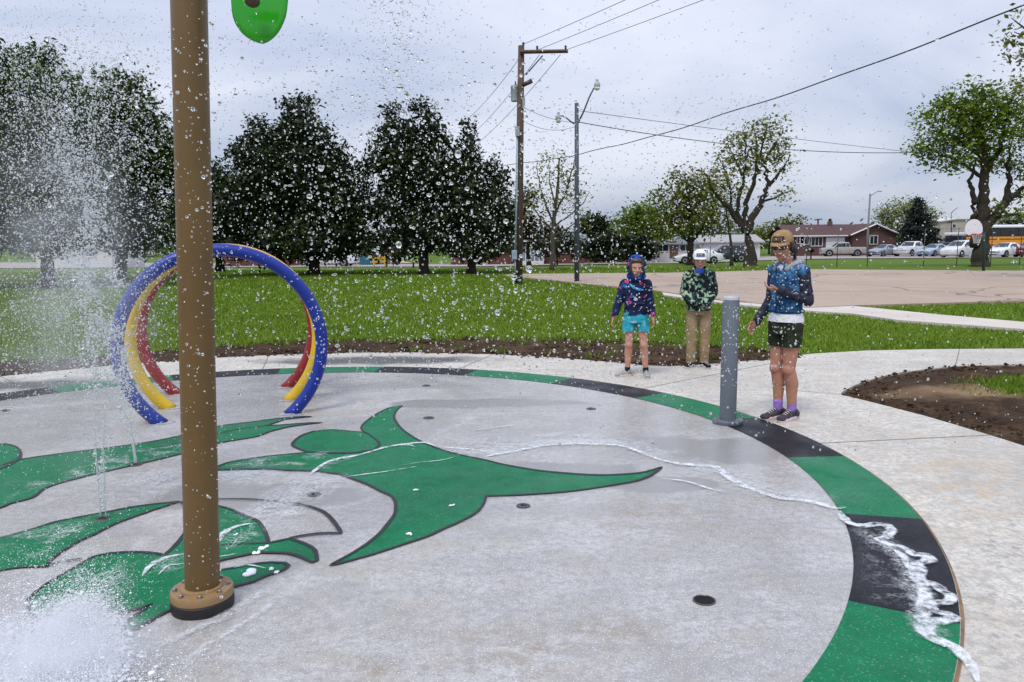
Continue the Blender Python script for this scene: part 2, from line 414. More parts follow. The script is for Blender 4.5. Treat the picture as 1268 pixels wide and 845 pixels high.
# emblem painted on the pad (image outline -> ground plan)
E_A = [(-70, 560), (0, 578), (25, 570), (76, 562.5), (136, 555), (189, 547.3), (230, 538.8), (268.4, 528.8), (315.7, 522.7), (344, 519), (372.5, 516.7), (386, 516.7), (353.6, 520), (342, 523.7), (329, 528), (353.6, 526.5), (380, 524.6), (399, 524), (361, 528.8), (334.6, 535), (315.7, 541.6), (268.4, 550), (229, 561.5), (189, 571.5), (166.6, 576.7), (121, 587), (91, 594.6), (76, 598.4), (55, 606), (40, 617), (11, 625), (0, 629.7), (-70, 650)]
E_A0 = [(-70, 560), (-30, 552), (0, 550.7), (11, 551.5), (21, 555), (25.5, 561.5), (22.3, 570), (0, 582), (-40, 592), (-75, 585)]
E_B = [(-70, 687), (0, 667.2), (38, 656.8), (66, 648), (94.6, 642), (132.5, 635), (161, 629.3), (189, 625.5), (223, 621.8), (180, 636), (142, 650), (113.6, 664.4), (96.5, 672), (75.7, 685), (64.4, 693.7), (56.8, 703), (28.4, 704), (0, 708), (-70, 722)]
E_C = [(236, 640), (231, 657), (225, 667), (214, 679.5), (203.5, 689), (189.3, 686), (161, 685), (132.5, 687), (114.5, 691.2), (94.6, 703), (75.7, 713.6), (56.8, 725), (43.5, 735.3), (34, 745.7), (36, 752.7), (45.4, 769.8), (40, 786), (33, 799), (36, 803), (57, 790), (76, 781), (112, 770), (159, 758), (176, 754.6), (189.3, 749), (164.7, 766), (151.4, 779), (144.8, 788.7), (153.3, 788.7), (170.4, 779.3), (183.6, 771.7), (198.8, 763), (212, 756.5), (250, 742), (291, 727.5), (312.8, 721.7), (329.4, 714.3), (349.2, 707.7), (357.5, 701.9), (352.6, 698.5), (332.7, 698), (312.8, 700.2), (291.3, 704.3), (271, 707.7), (255, 704), (271, 696), (296.2, 690.3), (317.8, 686), (337.6, 685.8), (359.2, 687), (374, 692), (386.5, 697.7), (393, 695.2), (389.8, 682.8), (379, 675.4), (359.2, 668.2), (332.7, 673.7), (329.4, 663), (324.4, 653), (316, 644.7), (301.2, 639), (284.6, 631.5), (271, 628), (252, 625), (240, 628)]
E_F = [(498.4, 502.9), (481.4, 506), (466.2, 513.7), (454, 522.2), (447.3, 529.8), (450.2, 535.4), (438.8, 535), (410.4, 533), (387.6, 535), (372.5, 540.7), (362, 551), (370.6, 556.8), (382, 561), (344, 564.4), (315.7, 567.8), (285.4, 572.9), (268, 579), (270.3, 582.7), (315.7, 581.8), (338.4, 582), (357.4, 583.3), (389.5, 584.2), (401, 585.6), (421.7, 588.4), (431, 591.8), (454, 600.3), (472.8, 609.8), (483.3, 614.4), (489, 621), (490, 627.6), (489, 637), (484.2, 644.6), (472, 659.8), (456.8, 673), (437.9, 685.3), (419, 695.8), (409, 701.5), (428.4, 696.7), (456.8, 689), (483.3, 680.6), (506, 673), (528.7, 665.5), (551.4, 655), (570.4, 646.5), (589.3, 636), (598.8, 624.8), (602, 615.3), (638, 614.2), (666.3, 612.5), (694.6, 610.4), (723, 607.2), (747.6, 603.4), (770.4, 599.6), (789.3, 595.8), (806.3, 589.2), (819.6, 579.4), (798.8, 585.4), (779.8, 587.7), (751.4, 589.2), (723, 588.5), (694.6, 586.4), (666.3, 583.5), (637.9, 578.8), (619, 575), (600, 570.3), (570.4, 564.2), (547.6, 558), (523, 548.3), (506, 538.3), (494.6, 528.8), (488, 517.4), (490.9, 509)]
L_LENS = [(450.2, 535.4), (456.8, 538.8), (466.2, 545.8), (470, 551), (463.4, 557.7), (438.8, 561.5), (410.4, 562), (382, 560.6)]
L_A = [(329, 528), (297, 532), (278, 536), (230, 547), (189, 556), (157, 561.5), (140, 563)]
L_TOOTH = [(231, 621), (270, 619.3), (306, 619.3), (331, 621), (353.6, 623), (380, 627.8), (399, 634.4), (410.4, 643.9), (420, 657), (422, 661.5), (395.6, 662), (370.8, 665.4), (359, 668)]
L_TOOTH2 = [(223, 622), (229, 627), (233, 640), (231, 657)]
L_E = [(332, 673.7), (296, 674.9), (271, 676.5), (252, 680)]
L_DASH = [(57, 703), (75, 697.5), (95, 694.2), (114.5, 691.2)]
mb = MB()
ml = MB()
for shp, zz, w in ((E_A, 0.004, 0.028), (E_A0, 0.0046, 0.028), (E_B, 0.004, 0.026), (E_C, 0.0043, 0.026), (E_F, 0.004, 0.028)):
    lp = catmull(gp(shp), True, 0.02, 42)
    flat(mb, [lp], zz)
    strip(ml, lp, lambda i, p: w * (0.75 + 0.5 * nz(p.x * 1.3, p.y * 1.3, 3) + 0.12 * nz(p.x * 30, p.y * 30)), zz + 0.003, True)
for lpx, w in ((L_LENS, 0.034), (L_A, 0.014), (L_TOOTH, 0.024), (L_TOOTH2, 0.026), (L_E, 0.016)):
    lp = catmull(gp(lpx), False, 0.02, 42)
    strip(ml, lp, lambda i, p: w * (0.8 + 0.6 * nz(p.x * 1.3, p.y * 1.3, 3) + 0.12 * nz(p.x * 30, p.y * 30)), 0.0082)
lp = catmull(gp(L_DASH), False, 0.02, 42)
for i in range(0, len(lp) - 3, 4): strip(ml, lp[i:i + 4], 0.014, 0.0082)
struct(mb.build('painted_emblem', M_GREEN)); struct(ml.build('emblem_outline', M_LINE))

# nozzles and drain set into the pad
M_NOZ = plain('nozzle_steel', (0.10, 0.10, 0.10), 0.35, 0.8); M_HOLE = plain('dark_hole', (0.008, 0.008, 0.008), 0.8)
def nozzle(px, py, r, label, cat='nozzle', name='ground_nozzle', grp='water nozzles set flush in the pad'):
    g = G(px, py); t = thing(name, label, cat, (g.x, g.y, 0), 0, grp)
    m = MB(); m.lathe([(r, 0.0005), (r, 0.005), (r * 0.9, 0.007), (r * 0.5, 0.0075), (r * 0.45, 0.006)], 20); m.build('cover', M_NOZ, t, auto=40)
    h = MB()
    for k in range(3):
        a = 2.1 * k; h.lathe([(r * 0.16, 0.0062), (r * 0.15, 0.0085)], 8, c=(r * 0.28 * math.cos(a), r * 0.28 * math.sin(a), 0))
    h.build('hole', M_HOLE, t)
nozzle(648, 627, 0.042, 'dark flush nozzle just below the long green wing on the bare concrete')
nozzle(531, 518, 0.05, 'dark flush nozzle right of the uppermost curved green horn tip')
nozzle(732, 506.6, 0.045, 'dark flush nozzle on grey concrete in front of the girl in the hoodie')
nozzle(528, 478, 0.045, 'small dark nozzle close to the far rim of the pad')
nozzle(6, 509, 0.045, 'dark flush nozzle at the left edge above the round green lobe')
nozzle(168, 576, 0.045, 'nozzle inside the upper green band with a short jet standing on it')
nozzle(127, 643, 0.045, 'nozzle in the middle green feather under the twin thin jets')
nozzle(389, 613, 0.04, 'dark nozzle between the thin curved black line and the green wing')
g = G(872, 744); t = thing('floor_drain', 'round black floor drain on the empty concrete near the ring', 'drain', (g.x, g.y, 0))
m = MB(); m.lathe([(0.05, 0.0005), (0.05, 0.004), (0.044, 0.005), (0.042, 0.003)], 24); m.build('rim', M_NOZ, t, auto=40)
m = MB()
for k in range(-3, 4):
    m.box((0, k * 0.011, 0.004), (2 * math.sqrt(max(0.0002, 0.041 ** 2 - (k * 0.011) ** 2)), 0.005, 0.004))
m.build('grate', M_HOLE, t)

# ------------------------------------------------------------------ big ground, dirt, court, streets
ng = NT('turf_soil'); f = ng.noise(0.35, 6, 0.65); f2 = ng.noise(7, 5, 0.7)
c = ng.ramp(f, [(0.3, (0.07, 0.125, 0.008)), (0.55, (0.10, 0.17, 0.011)), (0.75, (0.14, 0.21, 0.02))]); c = ng.mix(ng.ramp(f2, [(0.35, 0.55), (0.6, 0.0)]), c, (0.022, 0.042, 0.006))
ng.set(col=c, rough=0.9, spec=0.15); ng.bump(f2, 0.5, 0.05); M_TURF = ng.m
xs = np.concatenate([np.linspace(-700, -80, 24), np.arange(-75, 110, 2.5), np.linspace(112, 800, 24)])
ys = np.concatenate([np.linspace(-40, 40, 17), np.arange(42, 125, 2.0), np.linspace(128, 1200, 28)])
X, Y = np.meshgrid(xs, ys); Z = terrain(X, Y)
idx = np.arange(X.size).reshape(X.shape); F = np.stack([idx[:-1, :-1], idx[:-1, 1:], idx[1:, 1:], idx[1:, :-1]], -1).reshape(-1, 4)
V = np.stack([X.ravel(), Y.ravel(), Z.ravel()], 1)
struct(np_mesh('ground', V, F, M_TURF, smooth=True))

nd = NT('bare_soil'); f = nd.noise(2.2, 6, 0.65, 0.6); f2 = nd.noise(18, 5, 0.7); f3 = nd.noise(90, 3, 0.6)
c = nd.ramp(f, [(0.3, (0.036, 0.019, 0.010)), (0.5, (0.075, 0.042, 0.022)), (0.70, (0.15, 0.092, 0.052))]); c = nd.mix(nd.ramp(f2, [(0.35, 0.8), (0.55, 0.0)]), c, (0.02, 0.012, 0.007))
c = nd.mix(nd.ramp(f3, [(0.62, 0.0), (0.72, 0.6)]), c, (0.2, 0.15, 0.09))
sand = blob(nd, G(1215, 492).x, G(1215, 492).y + 0.1, 1.1, 0.42, 0.3, 1.0)
c = nd.mix(nd.math('MULTIPLY', sand, 0.9), c, (0.34, 0.23, 0.135)); nd.set(col=c, rough=0.95, spec=0.2); nd.bump(nd.math('ADD', f2, f3), 0.9, 0.03); M_DIRT = nd.m

def nzg(x, y, sc, oct=4, seed=0.0):
    o = np.empty(x.size); xf, yf = x.ravel(), y.ravel()
    for i in range(x.size): o[i] = noise.fractal(Vector((xf[i] * sc + seed, yf[i] * sc, seed)), 0.7, 2.1, oct)
    return o.reshape(x.shape)
# dirt band behind the walk
lawn_px = [(-160, 455), (-60, 449), (0, 446), (106, 442), (227, 431), (266, 427), (350, 422), (440, 419.5), (597, 417), (722, 418.5), (800, 421), (860, 423.5), (934, 430), (985, 434.5)]
lawn = [(p.x, p.y) for p in catmull(gp(lawn_px), False, 0.08, 80)]
inner_px = [(-160, 484), (-60, 474), (0, 468), (142, 453), (227, 448), (266, 444.5), (440, 438.5), (562, 439.5), (668, 444.5), (775, 453), (860, 455.5), (934, 449), (990, 443)]
inn = [(p.x, p.y) for p in catmull(gp(inner_px), False, 0.08, 80)]
def resamp(l, n):
    l = np.array(l); d = np.r_[0, np.cumsum(np.hypot(*np.diff(l, axis=0).T))]; t = np.linspace(0, d[-1], n)
    return np.stack([np.interp(t, d, l[:, 0]), np.interp(t, d, l[:, 1])], 1)
nu, nv = 520, 36
A, B = resamp(inn, nu), resamp(lawn, nu)
T = np.linspace(-0.05, 1.25, nv)[:, None, None]
Q = A[None] * (1 - T) + B[None] * T; X, Y = Q[..., 0], Q[..., 1]
h = nzg(X, Y, 2.2, 5)
Z = -0.03 + 0.035 * h + 0.03 * np.sin(np.clip(T[..., 0], 0, 1) * math.pi)
Z = np.maximum(Z, -0.04); Z = np.minimum(Z, np.where(T[..., 0] < 0.09, -0.016, 1.0)); Z = np.where(T[..., 0] > 1.02, Z - 0.05, Z)
idx = np.arange(X.size).reshape(X.shape); F = np.stack([idx[:-1, :-1], idx[:-1, 1:], idx[1:, 1:], idx[1:, :-1]], -1).reshape(-1, 4)
struct(np_mesh('dirt_strip', np.stack([X.ravel(), Y.ravel(), Z.ravel()], 1), F, M_DIRT, smooth=True))
# dirt island
ix = [p[0] for p in isl_s]; iy = [p[1] for p in isl_s]
gx = np.arange(min(ix) - 0.1, max(ix) + 0.1, 0.04); gy = np.arange(min(iy) - 0.1, max(iy) + 0.1, 0.04); X, Y = np.meshgrid(gx, gy)
ia = np.array(isl_s); dist = np.full(X.shape, 9.0)
for k in range(0, len(ia), 2): dist = np.minimum(dist, np.hypot(X - ia[k, 0], Y - ia[k, 1]))
inside = in_poly(X, Y, isl_s)
Z = np.where(inside, -0.012 + 0.03 * nzg(X, Y, 2.5, 5, 4.0) + 0.05 * smooth01(0.05, 0.7, dist), -0.06)
Z = np.where(dist < 0.07, np.minimum(Z, -0.022), Z)
idx = np.arange(X.size).reshape(X.shape); keep = (inside | (dist < 0.1)); k4 = keep[:-1, :-1] | keep[1:, 1:]
F = np.stack([idx[:-1, :-1], idx[:-1, 1:], idx[1:, 1:], idx[1:, :-1]], -1)[k4]
struct(np_mesh('dirt_island', np.stack([X.ravel(), Y.ravel(), Z.ravel()], 1), F, M_DIRT, smooth=True))
# clods on the soil (uncountable)
icoV = None
def ico(sub):
    bm = bmesh.new(); bmesh.ops.create_icosphere(bm, subdivisions=sub, radius=1); v = np.array([q.co[:] for q in bm.verts]); f = np.array([[w.index for w in q.verts] for q in bm.faces]); bm.free(); return v, f
def scatter_ico(name, cen, rad, mat, sub=1, smooth=True, squash=None, jitter=0.0):
    v, f = ico(sub); n = len(cen); m = len(v)
    base = v[None] * np.ones((n, 1, 1))
    if jitter: base = base * (1 + jitter * rng.standard_normal((n, m, 1)))
    rad = np.asarray(rad); rad = rad[:, None] if rad.ndim == 1 else rad
    if rad.shape[1] == 1: rad = np.repeat(rad, 3, 1)
    if squash is not None: rad = rad * np.asarray(squash)
    VV = base * rad[:, None, :] + np.asarray(cen)[:, None, :]
    FF = f[None] + (np.arange(n) * m)[:, None, None]
    return np_mesh(name, VV.reshape(-1, 3), FF.reshape(-1, 3), mat, smooth=smooth)
n = 5200; k = rng.integers(0, nu, n); t = rng.uniform(0.05, 1.02, n)[:, None]; c = A[k] * (1 - t) + B[k] * t
r = 0.012 * np.exp(0.55 * rng.standard_normal(n))
cc = np.c_[c + rng.normal(0, 0.03, (n, 2)), -0.02 + 0.02 * rng.random(n)]
n2 = 3600; px = rng.uniform(min(ix), min(max(ix), 8.5), n2); py = rng.uniform(min(iy), max(iy), n2); ok = in_poly(px, py, isl_s)
c2 = np.c_[px[ok], py[ok], rng.uniform(0.0, 0.02, ok.sum())]; r2_ = 0.008 * np.exp(0.6 * rng.standard_normal(ok.sum()))
stuff(scatter_ico('soil_clods', np.r_[cc, c2], np.r_[r, r2_], M_DIRT, 1, False, (1.2, 1.0, 0.7), 0.16), 'dark brown clods and crumbs on the bare soil around the walk', 'soil')

# court, sidewalk
nc = NT('court_surface'); f = nc.noise(0.25, 6, 0.65, 0.5); f2 = nc.noise(2.5, 5, 0.7, stretch=(0.35, 2, 1)); f3 = nc.noise(40, 3)
c = nc.ramp(f, [(0.3, (0.33, 0.25, 0.195)), (0.6, (0.40, 0.31, 0.24)), (0.8, (0.45, 0.36, 0.29))]); c = nc.mix(nc.ramp(f2, [(0.5, 0.0), (0.72, 0.6)]), c, (0.27, 0.21, 0.17)); c = nc.mix(nc.ramp(f3, [(0.3, 0.4), (0.5, 0.0)]), c, (0.22, 0.17, 0.13))
ck = nc.n('ShaderNodeTexVoronoi', feature='DISTANCE_TO_EDGE'); ck.inputs['Scale'].default_value = 0.16
mpv = nc.n('ShaderNodeVectorMath', operation='ADD'); nzv = nc.n('ShaderNodeTexNoise'); nzv.inputs['Scale'].default_value = 0.6; nc.l(nc.p(), nzv.inputs[0]); nc.l(nc.p(), mpv.inputs[0])
sc_ = nc.n('ShaderNodeVectorMath', operation='SCALE'); sc_.inputs['Scale'].default_value = 1.6; nc.l(nzv.outputs[1], sc_.inputs[0]); nc.l(sc_.outputs[0], mpv.inputs[1]); nc.l(mpv.outputs[0], ck.inputs[0])
c = nc.mix(nc.ramp(ck.outputs[0], [(0.004, 0.75), (0.012, 0.0)]), c, (0.12, 0.085, 0.06))
nc.set(col=c, rough=0.85); nc.bump(f3, 0.2, 0.01); M_COURT = nc.m
court = gp([(622, 341), (668, 346), (715, 351), (810, 360), (888, 372), (945, 377), (1000, 381.5), (1055, 379), (1140, 376.5), (1268, 373), (1600, 366), (1700, 337), (1268, 335.8), (1005, 334), (828, 338.2), (647, 339.6)])
mb = MB(); slab(mb, court, 0.015, 0.1); struct(mb.build('court', M_COURT))
walk2 = gp([(820, 362.5), (888, 372.5), (945, 377.5), (1000, 382.0), (1055, 379.6), (1080, 381.8), (1160, 390), (1268, 399.5), (1500, 420), (1500, 431), (1268, 408.5), (1112, 397), (1055, 389), (985, 384.5), (900, 376.5), (822, 366)])
mb = MB(); slab(mb, walk2, 0.012, 0.1); struct(mb.build('side_path', plain('path_concrete', (0.52, 0.47, 0.42), 0.85, var=0.12, scale=1.2, bump=0.2)))
def ribbon(name, pts, mat, lift):
    # pts: list of (near px, far px) pairs on the terrain, draped
    vs = []; fs = []; M_ = 14; N_ = 3
    A_ = [GT(*a) for a, b in pts]; B_ = [GT(*b) for a, b in pts]
    rows = []
    for i in range(len(pts) - 1):
        for k in range(M_):
            t = k / M_; rows.append((A_[i].lerp(A_[i + 1], t), B_[i].lerp(B_[i + 1], t)))
    rows.append((A_[-1], B_[-1]))
    for a, b in rows:
        for q in range(N_ + 1):
            p = a.lerp(b, q / N_); vs.append((p.x, p.y, ZT(p.x, p.y) + lift))
    w = N_ + 1
    for i in range(len(rows) - 1):
        for q in range(N_): fs.append((i * w + q, i * w + q + 1, (i + 1) * w + q + 1, (i + 1) * w + q))
    m = MB(); m.add(vs, fs); return struct(m.build(name, mat))
M_ROAD = plain('road_surface', (0.30, 0.265, 0.25), 0.9, var=0.15, scale=0.8, bump=0.2)
ribbon('street', [((-420, 333.5), (-420, 326)), ((0, 333), (0, 325.5)), ((300, 331.5), (300, 326.5)), ((590, 331), (590, 327.5)), ((720, 328.5), (720, 325.5)), ((860, 326), (860, 322.5)), ((1000, 321.5), (1000, 317.5)), ((1268, 320), (1268, 315)), ((1700, 319), (1700, 313))], M_ROAD, 0.06)
ribbon('driveway', [((478, 326.4), (512, 326.4)), ((462, 321.5), (482, 321.5)), ((455, 318.5), (466, 318.5))], plain('drive_pink', (0.42, 0.30, 0.25), 0.9), 0.07)
ribbon('car_lot', [((985, 317.2), (985, 313.5)), ((1268, 314.8), (1268, 311)), ((1600, 314), (1600, 310.5))], M_ROAD, 0.05)

# ------------------------------------------------------------------ grass blades (uncountable)
ngr = NT('grass_blade'); at = ngr.n('ShaderNodeAttribute', attribute_name='tint')
c = ngr.ramp(at.outputs['Fac'], [(0.0, (0.075, 0.14, 0.005)), (0.5, (0.14, 0.235, 0.010)), (0.85, (0.195, 0.29, 0.016)), (1.0, (0.26, 0.32, 0.04))])
c = ngr.mix(ngr.ramp(ngr.noise(0.22, 5, 0.6), [(0.4, 0.0), (0.66, 0.75)]), c, (0.14, 0.215, 0.016)); c = ngr.mix(ngr.ramp(ngr.noise(0.5, 3, 0.6), [(0.38, 0.45), (0.5, 0.0)]), c, (0.08, 0.15, 0.008))
ngr.set(col=c, rough=0.6, spec=0.25); M_GRASS = ngr.m
def blades(name, xy, z, hh, ww, label):
    n = len(xy); a = rng.uniform(0, 2 * math.pi, n); lean = rng.normal(0, 0.45, (n, 2))
    dx, dy = np.cos(a) * ww / 2, np.sin(a) * ww / 2
    v = np.empty((n, 3, 3)); v[:, 0] = np.c_[xy[:, 0] - dx, xy[:, 1] - dy, z]; v[:, 1] = np.c_[xy[:, 0] + dx, xy[:, 1] + dy, z]
    v[:, 2] = np.c_[xy[:, 0] + lean[:, 0] * hh, xy[:, 1] + lean[:, 1] * hh, z + hh]
    f = np.arange(n * 3).reshape(n, 3); tn = np.clip(rng.beta(2, 2.4, n), 0, 1)
    return stuff(np_mesh(name, v.reshape(-1, 3), f, M_GRASS, tint=tn), label, 'grass')
lp_full = lawn + [(p.x, p.y) for p in top[3:]] + [(16, 10), (16, 60), (-40, 60), (-40, 6)]
def ok_grass(x, y):
    k = in_poly(x, y, lp_full) & ~in_poly(x, y, court) & ~in_poly(x, y, walk2)
    return k
# sample by pixel-uniform density so that blades keep their size in the picture
def lawn_pts(n, d0, d1):
    d = d0 * (d1 / d0) ** rng.random(n); az = rng.uniform(-0.72, 0.72, n)
    x = np.tan(az) * d; k = ok_grass(x, d); return np.c_[x, d][k]
xy = lawn_pts(460000, 8.5, 46)
nf = np.array([nz(p[0] * 1.4, p[1] * 1.4, 9) for p in xy[:, :2]])
d = xy[:, 1]
hh = (0.05 + 0.014 * nf) * (0.7 + 0.6 * rng.random(len(xy))) * (1 + 0.008 * d); ww = 0.00115 * d * (0.5 + rng.random(len(xy)))
blades('lawn_grass', xy, np.full(len(xy), -0.048), hh, ww, 'short green lawn between the splash pad and the court')
# weeds creeping over the soil strip and the grass tuft on the island
k = rng.integers(0, nu, 26000); t = 1.04 - np.abs(rng.normal(0, 0.16, 26000)); xyw = A[k] * (1 - t[:, None]) + B[k] * t[:, None] + rng.normal(0, 0.03, (26000, 2))
m_ = np.array([nz(p[0] * 2.0, p[1] * 2.0, 2.0) + 0.3 for p in xyw]) > rng.random(26000) * 1.0
k2 = rng.integers(int(nu * 0.52), int(nu * 0.97), 9000); t2 = rng.uniform(0.2, 1.0, 9000); xw2 = A[k2] * (1 - t2[:, None]) + B[k2] * t2[:, None]
m2 = np.array([nz(p[0] * 3.2, p[1] * 3.2, 7.0) for p in xw2]) > 0.27
gi = G(1262, 488); ti = np.c_[rng.normal(gi.x + 0.6, 0.36, 15000), rng.normal(gi.y + 0.12, 0.22, 15000)]; ti = ti[in_poly(ti[:, 0], ti[:, 1], isl_s)]
xyw = np.r_[xyw[m_], xw2[m2], ti]
blades('soil_weeds', xyw, np.r_[np.full(len(xyw) - len(ti), -0.02), np.full(len(ti), 0.03)], 0.06 * (0.5 + rng.random(len(xyw))), 0.011 * (0.5 + rng.random(len(xyw))), 'thin grass and weeds creeping over the bare soil')
# ------------------------------------------------------------------ spray post, hoops, bollard
M_BROWN = plain('brown_powder_coat', (0.122, 0.069, 0.017), 0.42, var=0.14, scale=5)
M_TAN = plain('tan_flange_coat', (0.27, 0.17, 0.075), 0.42, var=0.1, scale=12)
M_RUBBER = plain('black_gasket', (0.012, 0.011, 0.012), 0.6)
M_BOLT = plain('bolt_steel', (0.30, 0.28, 0.25), 0.35, 0.9)
M_LEAFG = plain('leaf_green_plastic', (0.018, 0.30, 0.006), 0.22, var=0.12, scale=3)
g = G(251.5, 751); post = thing('spray_post', 'tall brown steel post with bolted tan base flange and hanging green leaf', 'spray post', (g.x, g.y, 0))
dist = math.hypot(g.x, g.y); topd = P(234, 0, g.y)          # where the post leaves the frame
dirv = (Vector((topd.x - g.x, 0.0, topd.z))).normalized()
Mt = Vector((0, 0, 1)).rotation_difference(dirv).to_matrix().to_4x4()
sl = math.hypot(dist, CAMH) / math.cos(math.atan(math.hypot(251.5 - CXP, 751 - CYP) / FPX)) / FPX
rp = 0.5 * 40 * 3.62 / FPX * 0.93
m = MB(); Lp = 4.3
m.lathe([(rp * 1.02, 0.05), (rp, 1.0), (rp * 0.98, 2.0), (rp * 0.97, Lp), (rp * 0.9, Lp + 0.03), (rp * 0.4, Lp + 0.05)], 40, Mt); m.build('pole', M_BROWN, post, auto=40)
m = MB(); m.lathe([(0.129, 0.0), (0.131, 0.012), (0.131, 0.045), (0.126, 0.05)], 40); m.build('gasket', M_RUBBER, post, auto=40)
m = MB(); m.lathe([(0.124, 0.0495), (0.129, 0.052), (0.130, 0.056), (0.130, 0.080), (0.127, 0.088), (rp * 1.25, 0.089), (rp * 1.22, 0.097), (rp * 1.02, 0.101)], 40); m.build('flange', M_TAN, post, auto=35)
for k in range(8):
    a = 2 * math.pi * (k + 0.4) / 8; m = MB(); c = (0.108 * math.cos(a), 0.108 * math.sin(a), 0)
    m.lathe([(0.0135, 0.088), (0.0135, 0.091), (0.009, 0.0915), (0.009, 0.098), (0.006, 0.100)], 6, c=c); m.build('bolt', M_BOLT, post)
# arm and leaf paddle: the leaf's tip hangs just inside the top of the frame
tip = P(324.5, 54, g.y - 0.05); tl = tip - Vector((g.x, g.y, 0)); toppt = dirv * 4.1
m = MB(); m.tube([toppt, toppt + Vector((0.12, -0.02, 0.10)), Vector((tl.x * 0.9, -0.05, 4.28)), Vector((tl.x + 0.02, -0.05, tl.z + 1.42)), Vector((tl.x + 0.02, -0.02, tl.z + 0.9))], [0.035, 0.034, 0.03, 0.028, 0.024], 14); m.build('arm', M_BROWN, post, smooth=True)
n_ = 28; outl = []
hw, hl = 33.0 / FPX * 3.35, 1.1
for k in range(n_ + 1):
    t = k / n_; z = t * t * hl
    w = hw * (math.sqrt(max(0, 1 - (1 - min(1, z / 0.115)) ** 2))) * (0.84 + 0.34 * min(1, z / 0.5)) * (1 - 0.75 * max(0, (z - 0.5) / 0.6) ** 2)
    outl.append((w, z))
m = MB(); rows = []
for (w, z) in outl:
    w = max(w, 0.004); th = 0.028 * min(1, 0.25 + w / hw)
    cx = tl.x + 0.012 * math.sin(z * 5); cz = tl.z + z
    ring = []
    for q in range(16):
        a = 2 * math.pi * q / 16; ring.append((cx + w * math.cos(a), tl.y + th * math.sin(a) - 0.05 * (math.cos(a) ** 2) * w / hw + 0.05 * math.sin(z * 2.2), cz))
    rows.append(ring)
vs = [v for r in rows for v in r]; nn = 16
m.add(vs, [(i * nn + k, i * nn + (k + 1) % nn, (i + 1) * nn + (k + 1) % nn, (i + 1) * nn + k) for i in range(n_) for k in range(nn)] + [tuple(range(nn))])
leaf = m.build('leaf', M_LEAFG, post, smooth=True)
m = MB(); bp = P(312.5, 2, g.y - 0.14); bl = bp - Vector((g.x, g.y, 0)); m.ell(bl, (0.028, 0.03, 0.022)); m.build('spray_nozzle', plain('nozzle_brown', (0.05, 0.022, 0.012), 0.4), leaf, smooth=True)

M_BLUE = plain('blue_hoop_coat', (0.001, 0.022, 0.25), 0.4, var=0.08); M_YEL = plain('yellow_hoop_coat', (0.64, 0.42, 0.008), 0.33, var=0.08); M_RED = plain('red_hoop_coat', (0.24, 0.012, 0.012), 0.33, var=0.08)
for nm, mat_, ca, cb, lab in (('blue', M_BLUE, (202.5, 524), (356.5, 511.5), 'blue spray hoop, nearest and largest looking of the row'), ('yellow', M_YEL, (207, 506), (360.5, 494.5), 'yellow spray hoop between the blue and the red one'), ('red', M_RED, (213, 488.5), (361, 478.6), 'dark red spray hoop standing behind the yellow one')):
    a, b = G(*ca), G(*cb); mid = (a + b) / 2; ch = 0.56
    if nm == 'blue': du = (b - a).normalized(); du = Vector((0.952, 0.306, 0)).normalized()
    rr = 0.862; zc = math.sqrt(rr * rr - ch * ch); aa = math.asin(ch / rr)
    t = thing('spray_hoop', lab, 'spray hoop', (mid.x, mid.y, 0), math.atan2(du.y, du.x), 'row of coloured spray hoops')
    pts = []
    for k in range(73):
        an = -math.pi / 2 + aa * 0.94 + (2 * math.pi - 2 * aa * 0.94) * k / 72
        pts.append((rr * math.cos(an), 0, zc + rr * math.sin(an)))
    m = MB(); m.tube(pts, 0.057, 18); m.build('hoop_tube', mat_, t, smooth=True)
    for sgn in (-1, 1):
        m = MB(); m.lathe([(0.085, 0.0005), (0.085, 0.006), (0.075, 0.009)], 20, c=(sgn * (ch - 0.035), 0, 0)); m.build('base_plate', M_PAD, t, auto=40)
    for k in range(7):
        an = R(30 + 20 * k); m = MB(); m.ell(((rr - 0.057) * math.cos(an), 0, zc + (rr - 0.057) * math.sin(an)), (0.012, 0.012, 0.012), 8, 6); m.build('spray_tip', M_BOLT, t)

M_BOLL = plain('grey_bollard_coat', (0.105, 0.125, 0.15), 0.42, var=0.06); M_CAPW = plain('bollard_cap', (0.42, 0.42, 0.46), 0.4)
g = G(901, 524); t = thing('activator_bollard', 'waist-high grey round bollard bolted beside the painted ring', 'bollard', (g.x, g.y, 0))
m = MB(); m.lathe([(0.070, 0.03), (0.070, 1.055), (0.066, 1.062)], 36); m.build('post', M_BOLL, t, auto=40)
m = MB(); m.lathe([(0.0655, 1.0615), (0.071, 1.064), (0.071, 1.08), (0.062, 1.092), (0.03, 1.097)], 36); m.build('top_button', M_CAPW, t, auto=40)
m = MB(); m.lathe([(0.126, 0.0), (0.128, 0.004), (0.128, 0.03), (0.122, 0.036), (0.075, 0.037)], 36); m.build('flange', M_BOLL, t, auto=40)
for k in range(6):
    a = 2 * math.pi * k / 6 + 0.3; m = MB(); m.lathe([(0.010, 0.036), (0.010, 0.043), (0.006, 0.045)], 6, c=(0.102 * math.cos(a), 0.102 * math.sin(a), 0)); m.build('bolt', M_BOLT, t)

